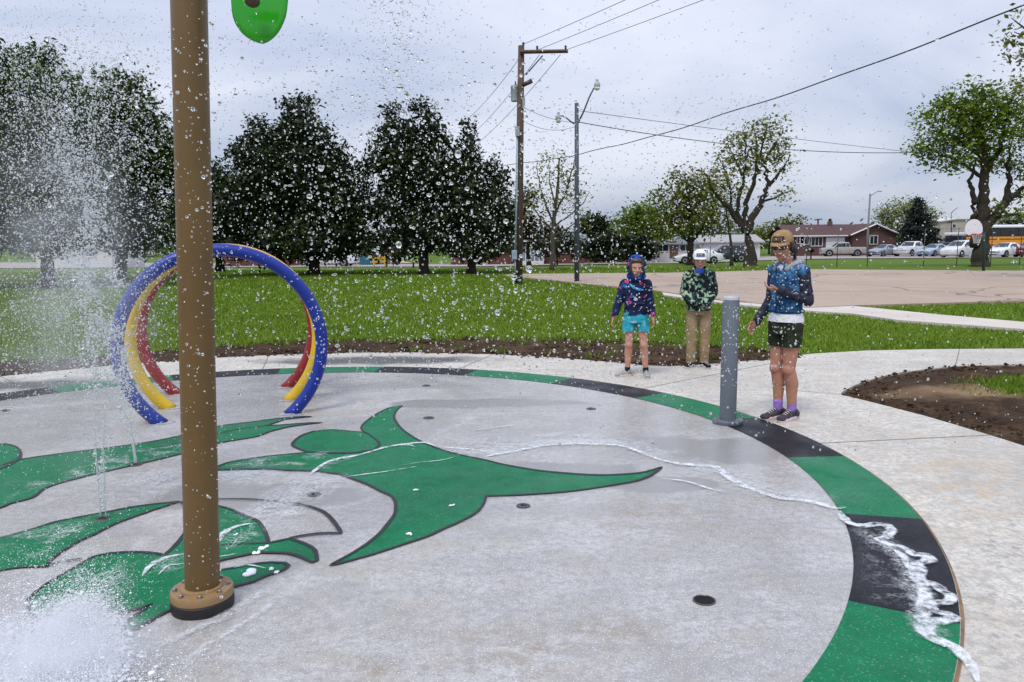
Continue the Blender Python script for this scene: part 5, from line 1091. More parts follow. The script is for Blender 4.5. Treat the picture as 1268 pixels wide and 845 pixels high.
m = MB(); m.tube([Vector((0, 0, -0.1)), L2(714.2, 240), L2(714, 128)], [0.10, 0.088, 0.075], 16); m.build('post', M_GALV, root, smooth=True)
m = MB(); m.tube([L2(714.5, 155), L2(722, 140), L2(730, 120), L2(735, 110), L2(738.5, 107)], [0.035, 0.033, 0.03, 0.028, 0.028], 10); m.build('arm', M_GALV, root, smooth=True)
m = MB(); m.tube([L2(713.5, 155), L2(707, 151), L2(701, 146), L2(696, 143.5), L2(692, 144.5)], [0.03, 0.028, 0.025, 0.024, 0.024], 10); m.build('arm', M_GALV, root, smooth=True)
for px, py in ((739.5, 106.5), (691.5, 147)):
    c_ = L2(px, py); m = MB(); m.lathe([(0.10, -0.05), (0.115, -0.02), (0.115, 0.08), (0.06, 0.14), (0.045, 0.17), (0.05, 0.22), (0.02, 0.24)], 16, c=c_); hd = m.build('lamp_head', M_LAMPH, root, auto=45)
    m = MB(); m.lathe([(0.05, -0.16), (0.095, -0.13), (0.11, -0.05)], 16, c=c_); m.build('lens', M_LENS, hd, smooth=True)
def wire(label, p0, p1, sag, r=0.011, n=28, wavy=0.0, grp='overhead wires'):
    pts = []
    for i in range(n + 1):
        t = i / n; q = p0.lerp(p1, t); pts.append(q - Vector((0, 0, sag * 4 * t * (1 - t))) + Vector((0, 0, wavy * math.sin(t * 37) * math.sin(t * 11))))
    m = MB(); m.tube(pts, r, 5); o = m.build('overhead_wire', M_WIRE, smooth=True); return tag(o, label, 'wire', grp)
U = lambda px, py, dd=0.0: P(px, py, 28.9 + dd)
W3 = [(648, 55, 765, 0, 'uppermost of three wires climbing right from the utility pole top'), (666, 62, 806, 0, 'middle one of three wires climbing right from the crossarm'), (701, 62, 860, 0, 'wire climbing right from the outer end of the crossarm')]
for x0, y0, x1, y1, lab in W3:
    p0 = U(x0, y0); p1 = P(x1, y1, 23.4); d_ = p1 - p0; wire(lab, p0, p0 + d_ * 3.6, 0.12, 0.009)
for x0, y0, x1, y1, lab in ((645, 70, 580, 145, 'leftmost wire dropping from the pole top behind the dark cedars'), (668, 68, 592, 158, 'middle wire dropping left behind the pointed cedar'), (694, 68, 596, 172, 'rightmost wire dropping left across the utility pole behind the cedar')):
    p0 = U(x0, y0); p1 = P(x1, y1, 47); d_ = p1 - p0; wire(lab, p0, p0 + d_ * 1.15, 0.2, 0.011)
wire('thick sagging service cable rising to the upper right corner', P(596, 205, 46), P(1300, -4, 14.0), 0.75, 0.016, 60, 0.03)
wire('slack wire from the utility pole down to the street lamp', U(648, 133), P(714, 152, 29.7), 0.12, 0.008)
wire('lower slack wire between the utility pole and the street lamp', U(648, 150), P(712, 157, 29.7), 0.22, 0.008)
wire('wire from the street lamp passing right above the leaning tree', P(714, 137, 29.7), P(1300, 205, 50), 0.15, 0.011, 30)
wire('nearly level twisted wire crossing behind the leaning tree to the oak', P(714, 151, 29.7), P(1300, 172, 44), 0.95, 0.016, 40)

M_POSTG = plain('dark_green_post', (0.006, 0.035, 0.026), 0.45); M_BOARD = plain('white_backboard', (0.72, 0.72, 0.76), 0.45, var=0.05); M_RIM = plain('red_rim', (0.42, 0.02, 0.015), 0.4); M_NET = plain('white_net', (0.5, 0.5, 0.5), 0.9)
hb = P(1218, 336, 35.8); ht = Vector((hb.x, hb.y, -0.03)); root = thing('basketball_hoop', 'white fan-shaped basketball backboard with red rim on a dark green post', 'basketball hoop', ht)
D = 35.8; H_ = lambda px, py, dd=0.0: P(px, py, D + dd) - ht
m = MB(); m.tube([Vector((0, 0, -0.1)), H_(1218.2, 300), H_(1218, 288)], 0.065, 12); m.tube([H_(1218, 290), H_(1212, 283, -0.35), H_(1206.5, 281, -0.6)], 0.05, 10); m.build('post', M_POSTG, root, smooth=True)
c_ = H_(1205.5, 286, -0.72); ol = []
for k in range(21):
    a = R(-14 + 208 * k / 20); ol.append((0.40 * math.cos(a) * (1.0 if math.sin(a) > 0 else 1.0), 0.02 + 0.50 * max(-0.2, math.sin(a)) * (1.0)))
ol = [(-0.22, -0.2)] + [p for p in ol][::-1] + [(0.22, -0.2)]
m = MB(); m.prism([(c_.x + x, c_.z + z) for x, z in ol], c_.y - 0.02, c_.y + 0.02); m.build('backboard', M_BOARD, root)
rc = c_ + Vector((0, -0.30, -0.16)); m = MB(); m.tube([rc + Vector((0.23 * math.cos(2 * math.pi * k / 20), 0.23 * math.sin(2 * math.pi * k / 20), 0)) for k in range(21)], 0.022, 8); m.box(rc + Vector((0, 0.25, -0.02)), (0.16, 0.07, 0.10)); rim = m.build('rim', M_RIM, root, smooth=False)
m = MB()
for k in range(12):
    a = 2 * math.pi * k / 12; a2 = a + 0.5; m.tube([rc + Vector((0.22 * math.cos(a), 0.22 * math.sin(a), 0)), rc + Vector((0.15 * math.cos(a2), 0.15 * math.sin(a2), -0.2)), rc + Vector((0.12 * math.cos(a), 0.12 * math.sin(a), -0.4))], 0.012, 4)
m.build('net', M_NET, rim)
# chain-link fence along the back of the court
M_FPOST = plain('fence_steel', (0.075, 0.08, 0.08), 0.5, 0.3)
f0, f1 = P(880, 334.6, 43.5), P(1225, 334, 44.5); fr_ = thing('court_fence', 'thin grey posts and wire of a see-through fence behind the court', 'fence', (f0.x, f0.y, -0.05))
for px in (879, 921, 998, 1036, 1073.5, 1143, 1184, 1226, 1262):
    t = (px - 880) / (1225 - 880); q = P(px, 334, 43.5 + t); m = MB(); m.tube([q - Vector((f0.x, f0.y, q.z)), Vector((q.x - f0.x, q.y - f0.y, 2.15 if px != 1036 else 2.4))], 0.022, 8); m.build('post', M_FPOST, fr_, smooth=True)
m = MB()
q0, q1 = P(879, 334, 43.5), P(1262, 334, 44.6)
for z in (0.08, 2.12): m.tube([Vector((q0.x - f0.x, q0.y - f0.y + 0.0, z)), Vector((q1.x - f0.x, q1.y - f0.y, z))], 0.005, 4)
m.build('line_wire', M_FPOST, fr_)
# second street light near the brick house
D = 92; b = P(1074, 318, D); s2 = Vector((b.x, b.y, ZT(b.x, b.y))); root = thing('street_lamp', 'slender far lamp post with one short arm in front of the brick house', 'street lamp', s2); L3 = lambda px, py: P(px, py, D) - s2
m = MB(); m.tube([Vector((0, 0, -0.1)), L3(1074.5, 290), L3(1077.5, 240)], [0.13, 0.11, 0.10], 10); m.build('post', plain('grey_pole', (0.16, 0.16, 0.17), 0.7), root, smooth=True)
m = MB(); m.tube([L3(1078, 243), L3(1083, 239.5), L3(1088, 236.5)], 0.035, 8); m.build('arm', M_GALV, root, smooth=True)
m = MB(); m.ell(L3(1090, 237), (0.22, 0.12, 0.09), 12, 8); m.build('lamp_head', M_LAMPH, root, smooth=True)
# far utility pole behind the brick house roof
D = 125; b = P(1013, 312, D); s3 = Vector((b.x, b.y, ZT(b.x, b.y))); root = thing('utility_pole', 'small far utility pole with crossarm behind the brick house roof', 'utility pole', s3)
m = MB(); m.tube([Vector((0, 0, -0.1)), P(1013, 271, D) - s3], 0.14, 8); m.build('pole', M_WOOD, root, smooth=True)
m = MB(); m.tube([P(1008.5, 272.5, D - 0.2) - s3, P(1018, 271.5, D - 0.2) - s3], 0.09, 4); m.build('crossarm', M_WOOD, root)

# ------------------------------------------------------------------ houses
def brick(name, c1, c2, mortar):
    n = NT(name); q = n.n('ShaderNodeTexBrick'); q.inputs['Scale'].default_value = 4.2; q.inputs['Color1'].default_value = c1 + (1,); q.inputs['Color2'].default_value = c2 + (1,); q.inputs['Mortar'].default_value = mortar + (1,); q.inputs['Mortar Size'].default_value = 0.02
    m_ = n.n('ShaderNodeMapping'); m_.inputs['Rotation'].default_value = (R(90), 0, 0); n.l(n.p(), m_.inputs[0]); n.l(m_.outputs[0], q.inputs[0]); n.set(col=q.outputs[0], rough=0.9); return n.m
M_BRICK = brick('red_brick', (0.16, 0.05, 0.035), (0.11, 0.036, 0.028), (0.16, 0.12, 0.10)); M_BRICKB = brick('brown_brick', (0.10, 0.042, 0.034), (0.075, 0.032, 0.028), (0.11, 0.085, 0.075)); M_BRICKD = brick('maroon_brick', (0.13, 0.035, 0.03), (0.09, 0.026, 0.022), (0.12, 0.08, 0.07))
def shingle(name, col):
    n = NT(name); w = n.n('ShaderNodeTexWave'); w.inputs['Scale'].default_value = 2.2; w.inputs['Distortion'].default_value = 0.6; w.bands_direction = 'Y'; n.l(n.p(), w.inputs[0]); f = n.noise(9, 5, 0.7)
    c = n.mix(n.ramp(w.outputs['Fac'], [(0.0, 0.35), (0.3, 0.0)]), n.ramp(f, [(0.3, tuple(x * 0.7 for x in col)), (0.7, tuple(x * 1.25 for x in col))]), tuple(x * 0.5 for x in col)); n.set(col=c, rough=0.9); return n.m
M_RF_MAR = shingle('maroon_shingle', (0.085, 0.042, 0.042)); M_RF_GR = shingle('grey_shingle', (0.16, 0.175, 0.195)); M_RF_LT = shingle('pale_shingle', (0.34, 0.34, 0.34))
M_WTRIM = plain('white_trim', (0.62, 0.62, 0.63), 0.5, var=0.05); M_WIN = plain('window_glass', (0.02, 0.03, 0.035), 0.06); M_SIDING = plain('white_siding', (0.58, 0.58, 0.57), 0.6, var=0.06); M_TANW = plain('tan_panel', (0.36, 0.33, 0.28), 0.8, var=0.08); M_DOOR = plain('brown_door', (0.12, 0.06, 0.035), 0.5); M_GDOOR = plain('garage_white', (0.60, 0.60, 0.62), 0.5, var=0.04)
def win(root, x, z, w, h, y, mull=1, frame=None):
    m = MB(); t = 0.08
    for dx, dz, sx, sz in ((0, h / 2, w + 2 * t, t), (0, -h / 2, w + 2 * t, t), (-w / 2 - t / 2, 0, t, h), (w / 2 + t / 2, 0, t, h)): m.box((x + dx, y - 0.03, z + dz), (sx, 0.10, sz))
    for k in range(1, mull + 1): m.box((x - w / 2 + w * k / (mull + 1), y - 0.025, z), (0.06, 0.07, h - 0.06))
    fo = m.build('window', frame or M_WTRIM, root); m = MB(); m.box((x, y + 0.0, z), (w, 0.05, h - t)); m.build('pane', M_WIN, fo); return fo
def gable_x(m, x0, x1, y0, y1, ze, zr, ov=0.45, th=0.14):    # ridge along x
    yc = (y0 + y1) / 2
    for s_ in (-1, 1):
        ye = yc + s_ * ((y1 - y0) / 2 + ov); dz = (zr - ze) * ov / ((y1 - y0) / 2)
        vs = [(x0 - ov, ye, ze - dz), (x1 + ov, ye, ze - dz), (x1 + ov, yc, zr), (x0 - ov, yc, zr)]; m.add(vs + [(a, b_, c + th) for a, b_, c in vs], [(0, 1, 2, 3), (4, 7, 6, 5), (0, 4, 5, 1), (1, 5, 6, 2), (2, 6, 7, 3), (3, 7, 4, 0)])
def gable_y(m, x0, x1, y0, y1, ze, zr, ov=0.45, th=0.14):
    xc = (x0 + x1) / 2
    for s_ in (-1, 1):
        xe = xc + s_ * ((x1 - x0) / 2 + ov); dz = (zr - ze) * ov / ((x1 - x0) / 2)
        vs = [(xe, y0 - ov, ze - dz), (xe, y1 + ov, ze - dz), (xc, y1 + ov, zr), (xc, y0 - ov, zr)]; m.add(vs + [(a, b_, c + th) for a, b_, c in vs], [(0, 1, 2, 3), (4, 7, 6, 5), (0, 4, 5, 1), (1, 5, 6, 2), (2, 6, 7, 3), (3, 7, 4, 0)])
def place(px, py, depth):
    q = P(px, py, depth); return Vector((q.x, q.y, ZT(q.x, q.y)))
# --- brick ranch with the maroon roof
D = 108; kx = D / FPX; o_ = place(1045, 318, D); root = thing('brick_house', 'brick ranch house with maroon roof and gabled garage behind the parked cars', 'house', o_)
X_ = lambda px: (px - 1045) * kx * 1.01; Zp = lambda py: P(1045, py, D).z - o_.z
ze, zr = Zp(290.5), Zp(279.5)
m = MB(); m.box((X_(1015), 4.0, ze / 2 - 0.2), (X_(1052) - X_(980), 8.0, ze + 0.4)); m.build('wall', M_BRICKB, root)
m = MB(); gable_x(m, X_(978), X_(1076), 0, 8.0, ze, zr + 0.1); m.build('roof', M_RF_MAR, root)
m = MB(); gx0, gx1 = X_(1051), X_(1103); m.box(((gx0 + gx1) / 2, 2.2, ze / 2 - 0.2), (gx1 - gx0, 6.4, ze + 0.4)); 
xa, xb = X_(1051), X_(1103); xm = (xa + xb) / 2; m.prism([(xa, ze), (xb, ze), (xm, zr + 0.05)], -1.0, 5.4); m.build('garage_wing', M_BRICKB, root)
m = MB(); gable_y(m, xa, xb, -1.0, 5.4, ze + 0.02, zr + 0.12); m.build('garage_roof', M_RF_MAR, root)
m = MB()
for s_ in (-1, 1):
    p0 = Vector((xm, -1.47, zr + 0.16)); p1 = Vector((xm + s_ * ((xb - xa) / 2 + 0.5), -1.47, ze - 0.12)); m.tube([p0, p1], 0.10, 4)
m.box((X_(1015), -0.5, ze - 0.16), (X_(1050) - X_(978), 0.10, 0.18)); m.build('fascia', M_WTRIM, root)
win(root, X_(991), Zp(297), 0.9, 1.0, -0.01); win(root, X_(996), Zp(297.5), 1.2, 1.1, -0.01, 1); win(root, X_(1011), Zp(299), 1.5, 1.25, -0.01, 2); win(root, X_(1076), Zp(297.5), 1.0, 1.2, -1.01, 1)
m = MB(); m.box((X_(1033.5), -0.01, Zp(303)), (2.6, 0.12, 2.0)); gd = m.build('garage_door', M_GDOOR, root)
for k in range(3):
    m = MB(); m.box((X_(1033.5), -0.075, Zp(303) - 0.5 + 0.5 * k), (2.55, 0.012, 0.025)); m.build('panel_groove', M_PGREY, gd)
m = MB(); m.box((X_(1039), 3.6, zr + 0.2), (0.55, 0.55, 0.9)); m.build('chimney', M_DOOR, root); m = MB(); m.lathe([(0.22, 0), (0.22, 0.25), (0.3, 0.28), (0.05, 0.42)], 10, c=(X_(1039), 3.6, zr + 0.65)); m.build('chimney_cap', M_PATCH, root)
# --- house with sunroom and grey roof
D = 84; kx = D / FPX; o_ = place(650, 322, D); root = thing('sunroom_house', 'low red brick house with white sunroom and grey roof behind the utility pole', 'house', o_)
X_ = lambda px: (px - 650) * kx * 1.01; Zp = lambda py: P(650, py, D).z - o_.z
ze, zr = Zp(303.5), Zp(292)
m = MB(); m.box(((X_(560) + X_(722)) / 2, 4, ze / 2 - 0.2), (X_(722) - X_(560), 8, ze + 0.4)); m.build('wall', M_BRICKD, root)
m = MB(); gable_x(m, X_(558), X_(724), 0, 8, ze, zr); m.build('roof', M_RF_GR, root)
sx0, sx1 = X_(645), X_(672); m = MB(); m.box(((sx0 + sx1) / 2, -1.0, Zp(304) - 0.05), (sx1 - sx0, 2.0, 0.2)); sroof = m; m = MB(); m.box(((sx0 + sx1) / 2, -1.0, 0.22), (sx1 - sx0, 2.0, 0.44)); sun_r = m.build('sunroom', M_SIDING, root); sroof.build('sunroom_roof', M_SIDING, sun_r)
for k in range(6):
    m = MB(); m.box((sx0 + (sx1 - sx0) * k / 5, -1.95, (Zp(304) + 0.4) / 2), (0.10, 0.10, Zp(304) - 0.5)); m.build('sunroom_post', M_WTRIM, sun_r)
m = MB(); m.box(((sx0 + sx1) / 2, -1.93, (Zp(304) + 0.35) / 2), (sx1 - sx0 - 0.1, 0.03, Zp(304) - 0.6)); m.build('sunroom_glass', plain('sunroom_glass', (0.16, 0.2, 0.24), 0.08), sun_r)
win(root, X_(702), Zp(309), 1.9, 0.95, -0.01, 2); win(root, X_(610), Zp(310), 1.4, 0.95, -0.01, 1)
m = MB(); m.box((X_(692), -0.02, Zp(312)), (0.95, 0.10, 2.0)); m.build('door', M_DOOR, root)
m = MB(); m.box(((X_(560) + X_(722)) / 2, -0.48, ze - 0.14), (X_(724) - X_(558), 0.10, 0.18)); m.build('fascia', M_WTRIM, root)
# --- grey-roofed house behind the hedge
D = 98; kx = D / FPX; o_ = place(765, 318, D); root = thing('grey_roof_house', 'house with long grey roof showing above the clipped hedge', 'house', o_)
X_ = lambda px: (px - 765) * kx * 1.01; Zp = lambda py: P(765, py, D).z - o_.z
ze, zr = Zp(301), Zp(291)
m = MB(); m.box(((X_(722) + X_(800)) / 2, 4, ze / 2 - 0.2), (X_(800) - X_(722), 8, ze + 0.4)); m.build('wall', M_BRICK, root)
m = MB(); gable_x(m, X_(722), X_(800), 0, 8, ze, zr); m.build('roof', M_RF_GR, root)
m = MB(); m.box((X_(760), -0.48, ze - 0.14), (X_(802) - X_(720), 0.1, 0.18)); m.build('fascia', M_WTRIM, root); win(root, X_(735), Zp(309), 1.2, 1.1, -0.01)
# --- white house / garages behind the boy
D = 92; kx = D / FPX; o_ = place(865, 316, D); root = thing('white_house', 'white sided house with pale roof behind the white car and the boy', 'house', o_)
X_ = lambda px: (px - 865) * kx * 1.01; Zp = lambda py: P(865, py, D).z - o_.z
ze, zr = Zp(302), Zp(293)
m = MB(); m.box(((X_(812) + X_(862)) / 2, 4, ze / 2 - 0.2), (X_(862) - X_(812), 7, ze + 0.4)); m.build('wall', M_SIDING, root); m = MB(); gable_x(m, X_(812), X_(862), 0.5, 7.5, ze, zr); m.build('roof', M_RF_GR, root)
win(root, X_(822), Zp(307), 1.3, 0.8, 0.49, 1); win(root, X_(850), Zp(307), 1.3, 0.8, 0.49, 1)
m = MB(); m.box((X_(836), 0.48, Zp(309)), (1.0, 0.1, 2.0)); m.build('door', M_DOOR, root)
D = 96; kx = D / FPX; o_ = place(900, 316, D); root = thing('white_garage', 'long white garage with pale roof right of the boy, behind the trees', 'garage', o_)
X_ = lambda px: (px - 900) * kx * 1.01; Zp = lambda py: P(900, py, D).z - o_.z
ze, zr = Zp(300), Zp(292)
m = MB(); m.box(((X_(868) + X_(942)) / 2, 4, ze / 2 - 0.2), (X_(942) - X_(868), 7, ze + 0.4)); m.build('wall', M_SIDING, root); m = MB(); gable_x(m, X_(868), X_(942), 0.5, 7.5, ze, zr); m.build('roof', M_RF_LT, root)
m = MB(); m.box((X_(885), 0.48, Zp(308)), (2.6, 0.1, 2.1)); m.build('garage_door', M_GDOOR, root); win(root, X_(915), Zp(306), 1.2, 0.8, 0.49)
# --- tan flat building behind the bus
D = 118; kx = D / FPX; o_ = place(1200, 312, D); root = thing('tan_building', 'flat topped tan building behind the spruce and the basketball hoop', 'building', o_)
X_ = lambda px: (px - 1200) * kx * 1.01; Zp = lambda py: P(1200, py, D).z - o_.z
zt = Zp(272); m = MB(); m.prism([(X_(1163), -0.3), (X_(1262), -0.3), (X_(1262), zt - 0.1), (X_(1182), zt), (X_(1163), zt - 0.35)], 0, 10); m.build('wall', M_TANW, root)
m = MB(); m.prism([(X_(1161.5), zt - 0.32), (X_(1182), zt + 0.03), (X_(1264), zt - 0.07), (X_(1264), zt + 0.13), (X_(1182), zt + 0.22), (X_(1161.5), zt - 0.14)], -0.25, 10.2); m.build('roof_edge', M_WTRIM, root)
win(root, X_(1179.5), Zp(280), 0.5, 0.6, -0.01, 0); win(root, X_(1235), Zp(279), 0.9, 0.7, -0.01, 1)
# --- left, behind the cedars
D = 92; kx = D / FPX; o_ = place(322, 326, D); root = thing('dark_brick_house', 'dark red brick house seen through the blue hoop under the cedars', 'house', o_)
X_ = lambda px: (px - 322) * kx * 1.02; Zp = lambda py: P(322, py, D).z - o_.z
ze, zr = Zp(306), Zp(295)
m = MB(); m.box((0, 4, ze / 2 - 0.2), (X_(370) - X_(270), 8, ze + 0.4)); m.build('wall', M_BRICKD, root); m = MB(); gable_x(m, X_(268), X_(372), 0, 8, ze, zr); m.build('roof', M_RF_MAR, root); win(root, X_(300), Zp(313), 1.5, 0.95, -0.01, 1); win(root, X_(345), Zp(313), 1.5, 0.95, -0.01, 1)
m = MB(); m.box((X_(323), -0.02, Zp(316)), (0.95, 0.10, 2.0)); m.build('door', M_WTRIM, root)
D = 90; kx = D / FPX; o_ = place(92, 328, D); root = thing('pale_house', 'pale house glimpsed behind the spray at the far left', 'house', o_)
X_ = lambda px: (px - 92) * kx * 1.04; Zp = lambda py: P(92, py, D).z - o_.z
ze, zr = Zp(302), Zp(287)
m = MB(); m.box((0, 4, ze / 2 - 0.2), (X_(135) - X_(45), 8, ze + 0.4)); m.build('wall', M_SIDING, root); m = MB(); gable_x(m, X_(45), X_(135), 0, 8, ze, zr); m.build('roof', M_RF_GR, root); win(root, X_(75), Zp(312), 1.5, 1.1, -0.01, 1); win(root, X_(110), Zp(312), 1.5, 1.1, -0.01, 1)
D = 100; kx = D / FPX; o_ = place(445, 326, D); root = thing('tan_house', 'tan house with brown roof low between two cedar trunks', 'house', o_)
X_ = lambda px: (px - 445) * kx * 1.02; Zp = lambda py: P(445, py, D).z - o_.z
ze, zr = Zp(304), Zp(293)
m = MB(); m.box((0, 4, ze / 2 - 0.2), (X_(482) - X_(405), 8, ze + 0.4)); m.build('wall', plain('brown_siding', (0.14, 0.09, 0.06), 0.8), root); m = MB(); gable_x(m, X_(405), X_(482), 0, 8, ze, zr); m.build('roof', M_RF_MAR, root); win(root, X_(440), Zp(311), 1.4, 1.0, -0.01, 1)
# ------------------------------------------------------------------ vehicles
M_TYRE = plain('tyre', (0.012, 0.012, 0.012), 0.8); M_RIMW = plain('alloy_rim', (0.42, 0.42, 0.44), 0.3, 0.7); M_CHROME = plain('chrome', (0.5, 0.5, 0.52), 0.15, 1.0); M_HEAD = plain('headlight_glass', (0.62, 0.64, 0.68), 0.1); M_TAIL = plain('taillight_red', (0.35, 0.008, 0.008), 0.2); M_CGLASS = plain('car_glass', (0.012, 0.018, 0.022), 0.05); M_GRILLE = plain('grille_black', (0.01, 0.01, 0.011), 0.5); M_PLATE = plain('plate', (0.5, 0.52, 0.55), 0.5)
def carpaint(name, col): return plain(name, col, 0.28, 0.0, 0.03, 2, coat=0.8)
CARS = dict(   # x, half width, z bottom, z belt, z roof, roof half width
    sedan=[(2.36, .66, .36, .56, .60, .56), (2.24, .82, .22, .68, .73, .70), (1.3, .9, .2, .86, .93, .80), (.92, .9, .2, .92, .97, .78), (.12, .9, .2, .95, 1.42, .60), (-.7, .9, .2, .96, 1.45, .61), (-1.35, .9, .2, .97, 1.30, .62), (-1.8, .88, .22, .98, 1.03, .74), (-2.26, .82, .3, .9, .96, .72), (-2.36, .74, .4, .75, .8, .66)],
    van=[(2.45, .72, .36, .66, .70, .62), (2.3, .88, .22, .82, .88, .76), (1.6, .97, .2, 1.0, 1.08, .86), (1.35, .97, .2, 1.04, 1.12, .86), (.45, .98, .2, 1.06, 1.66, .72), (-.6, .98, .2, 1.06, 1.74, .74), (-1.8, .98, .2, 1.06, 1.70, .74), (-2.3, .95, .22, 1.04, 1.52, .74), (-2.5, .9, .3, .95, 1.0, .8)],
    suv=[(2.3, .74, .42, .72, .78, .66), (2.18, .88, .28, .9, .97, .78), (1.3, .95, .26, 1.04, 1.12, .86), (1.0, .95, .26, 1.06, 1.14, .86), (.35, .95, .26, 1.08, 1.66, .68), (-.6, .95, .26, 1.08, 1.72, .70), (-1.7, .95, .26, 1.08, 1.68, .70), (-2.2, .92, .3, 1.06, 1.5, .70), (-2.36, .86, .4, .95, 1.0, .78)],
    pickup=[(2.75, .78, .46, .80, .86, .70), (2.62, .92, .32, 1.0, 1.06, .84), (1.5, .98, .3, 1.1, 1.17, .9), (1.25, .98, .3, 1.12, 1.19, .9), (.65, .98, .3, 1.14, 1.74, .72), (-.2, .98, .3, 1.14, 1.80, .74), (-.62, .98, .3, 1.14, 1.76, .74), (-.78, .98, .3, 1.14, 1.16, .96), (-2.5, .98, .34, 1.14, 1.16, .95), (-2.72, .95, .42, 1.1, 1.12, .92)])
CSPEC = dict(sedan=(1.42, -1.38, .33), van=(1.55, -1.5, .34), suv=(1.4, -1.4, .37), pickup=(1.75, -1.6, .40))
def car(name, label, cat, kind, paint_, px, py, depth, head, grp='cars parked along the far lot', scale=1.0):
    q = P(px, py, depth); root = thing(name, label, cat, (q.x, q.y, ZT(q.x, q.y) + 0.06), R(head), grp); root.scale = (scale,) * 3
    st = CARS[kind]; m = MB(); ring = []
    def sec(s_):
        x, w, zb, zl, zr, rw = s_
        half = [(w * .72, zb), (w * .96, zb + .06), (w, zb + .22), (w, zl - .10), (w * .965, zl), (rw + .02, zr - .07), (rw * .86, zr), ]
        return [(x, -a, z) for a, z in half] + [(x, a, z) for a, z in half[::-1]]
    for s_ in st: ring += sec(s_)
    n = 14; k = len(st); m.add(ring, [(i * n + j, i * n + (j + 1) % n, (i + 1) * n + (j + 1) % n, (i + 1) * n + j) for i in range(k - 1) for j in range(n)] + [tuple(range(n))[::-1], tuple((k - 1) * n + j for j in range(n))])
    m.build('body', paint_, root, auto=38)
    gi_ = [i for i, s_ in enumerate(st) if s_[4] - s_[3] > .2]; i0, i1 = gi_[0] - 1, min(gi_[-1] + 1, k - 1)
    ws = MB(); a, b_ = st[i0], st[gi_[0]]
    def quad(mb_, a, b_, f0, f1):
        dx_, dz_ = b_[0] - a[0], b_[4] - a[4]; L_ = math.hypot(dx_, dz_); nx, nz_ = -dz_ / L_, dx_ / L_
        if nz_ < 0: nx, nz_ = -nx, -nz_
        pts = []
        for f in (f0, f1):
            x = a[0] + dx_ * f; z = a[4] + dz_ * f; w = (a[5] + (b_[5] - a[5]) * f) * .84
            pts.append((x + nx * .012, -w, z + nz_ * .012)); pts.append((x + nx * .012, w, z + nz_ * .012))
        mb_.add([pts[0], pts[1], pts[3], pts[2]], [(0, 1, 2, 3)])
    quad(ws, a, b_, .08, .93); ws.build('windshield', M_CGLASS, root)
    rw_ = MB(); quad(rw_, st[gi_[-1]], st[i1], .06, .85); rw_.build('rear_window', M_CGLASS, root)
    for sgn in (-1, 1):
        cuts = [i0 + .45] + [float(i) for i in gi_] + ([gi_[-1] + .4] if kind != 'pickup' else [])
        low, hi = [], []
        for cc in cuts:
            i = int(cc); f = cc - i; s0 = st[i]; s1 = st[min(i + 1, k - 1)]; L_ = [s0[j] + (s1[j] - s0[j]) * f for j in range(6)]
            w0, z0, w1, z1 = L_[1] * .965, L_[3], L_[5] + .02, L_[4] - .07
            lo = 0.12; hi_ = .92; low.append((L_[0], sgn * (w0 + (w1 - w0) * lo + .012), z0 + (z1 - z0) * lo)); hi.append((L_[0], sgn * (w0 + (w1 - w0) * hi_ + .012), z0 + (z1 - z0) * hi_))
        sm = MB(); c_ = len(cuts); sm.add(low + hi, [(i, i + 1, c_ + i + 1, c_ + i) for i in range(c_ - 1)]); so_ = sm.build('side_window', M_CGLASS, root)
        pm = MB(); mid_ = c_ // 2; p0, p1 = Vector(low[mid_]), Vector(hi[mid_]); off = Vector((0, sgn * .01, 0)); pm.tube([p0 + off, p1 + off], .035, 4); pm.build('pillar', paint_, so_)
    xf, xr, wr = CSPEC[kind]; ww = max(s_[1] for s_ in st)
    for x in (xf, xr):
        for sgn in (-1, 1):
            M_ = Matrix.Rotation(R(90), 4, 'X'); am = MB(); am.lathe([(wr * 1.2, -.012), (wr * 1.2, .012)], 20, M_, (x, sgn * (ww - .002), wr * 1.06)); am.build('wheel_arch', M_GRILLE, root)
            wm_ = MB(); wm_.lathe([(wr * .6, -.11), (wr * .95, -.11), (wr, -.07), (wr, .07), (wr * .95, .11), (wr * .6, .11)], 22, M_, (x, sgn * (ww - .075), wr)); wh = wm_.build('wheel', M_TYRE, root, auto=40)
            rm = MB(); rm.lathe([(wr * .62, -.112), (wr * .62, .112), (wr * .5, .118), (wr * .2, .10)], 18, M_ if sgn < 0 else Matrix.Rotation(R(-90), 4, 'X'), (x, sgn * (ww - .075), wr)); rm.build('rim', M_RIMW, wh, auto=40)
    f = st[1]; z = f[3]; 
    for sgn in (-1, 1):
        hm = MB(); hm.box((f[0] + .015, sgn * f[1] * .74, z - .10), (.16, f[1] * .40, .15)); hm.build('headlight', M_HEAD, root, bevel=.02)
        tm = MB(); r_ = st[-2]; tm.box((r_[0] - .05, sgn * r_[1] * .85, r_[3] - .12), (.12, .24, .2)); tm.build('taillight', M_TAIL, root, bevel=.02)
        mm = MB(); s_ = st[i0 + 1]; mm.box((s_[0] + .42, sgn * (ww + .08), s_[3] + .06), (.12, .2, .13)); mm.build('mirror', paint_, root, bevel=.03)
    gm = MB(); gm.box((f[0] + .07, 0, z - .14), (.10, f[1] * .85, .16)); gm.box((f[0] + .06, 0, z - .36), (.10, f[1] * 1.2, .10)); gm.build('grille', M_GRILLE, root, bevel=.015)
    bm_ = MB(); bm_.box((f[0] + .09, 0, z - .25), (.09, f[1] * 1.75, .10 if kind != 'pickup' else .14)); bm_.build('bumper', M_CHROME if kind == 'pickup' else paint_, root, bevel=.03)
    pl_ = MB(); pl_.box((f[0] + .145, 0, z - .27), (.012, .30, .13)); pl_.build('number_plate', M_PLATE, root)
    dm = MB()
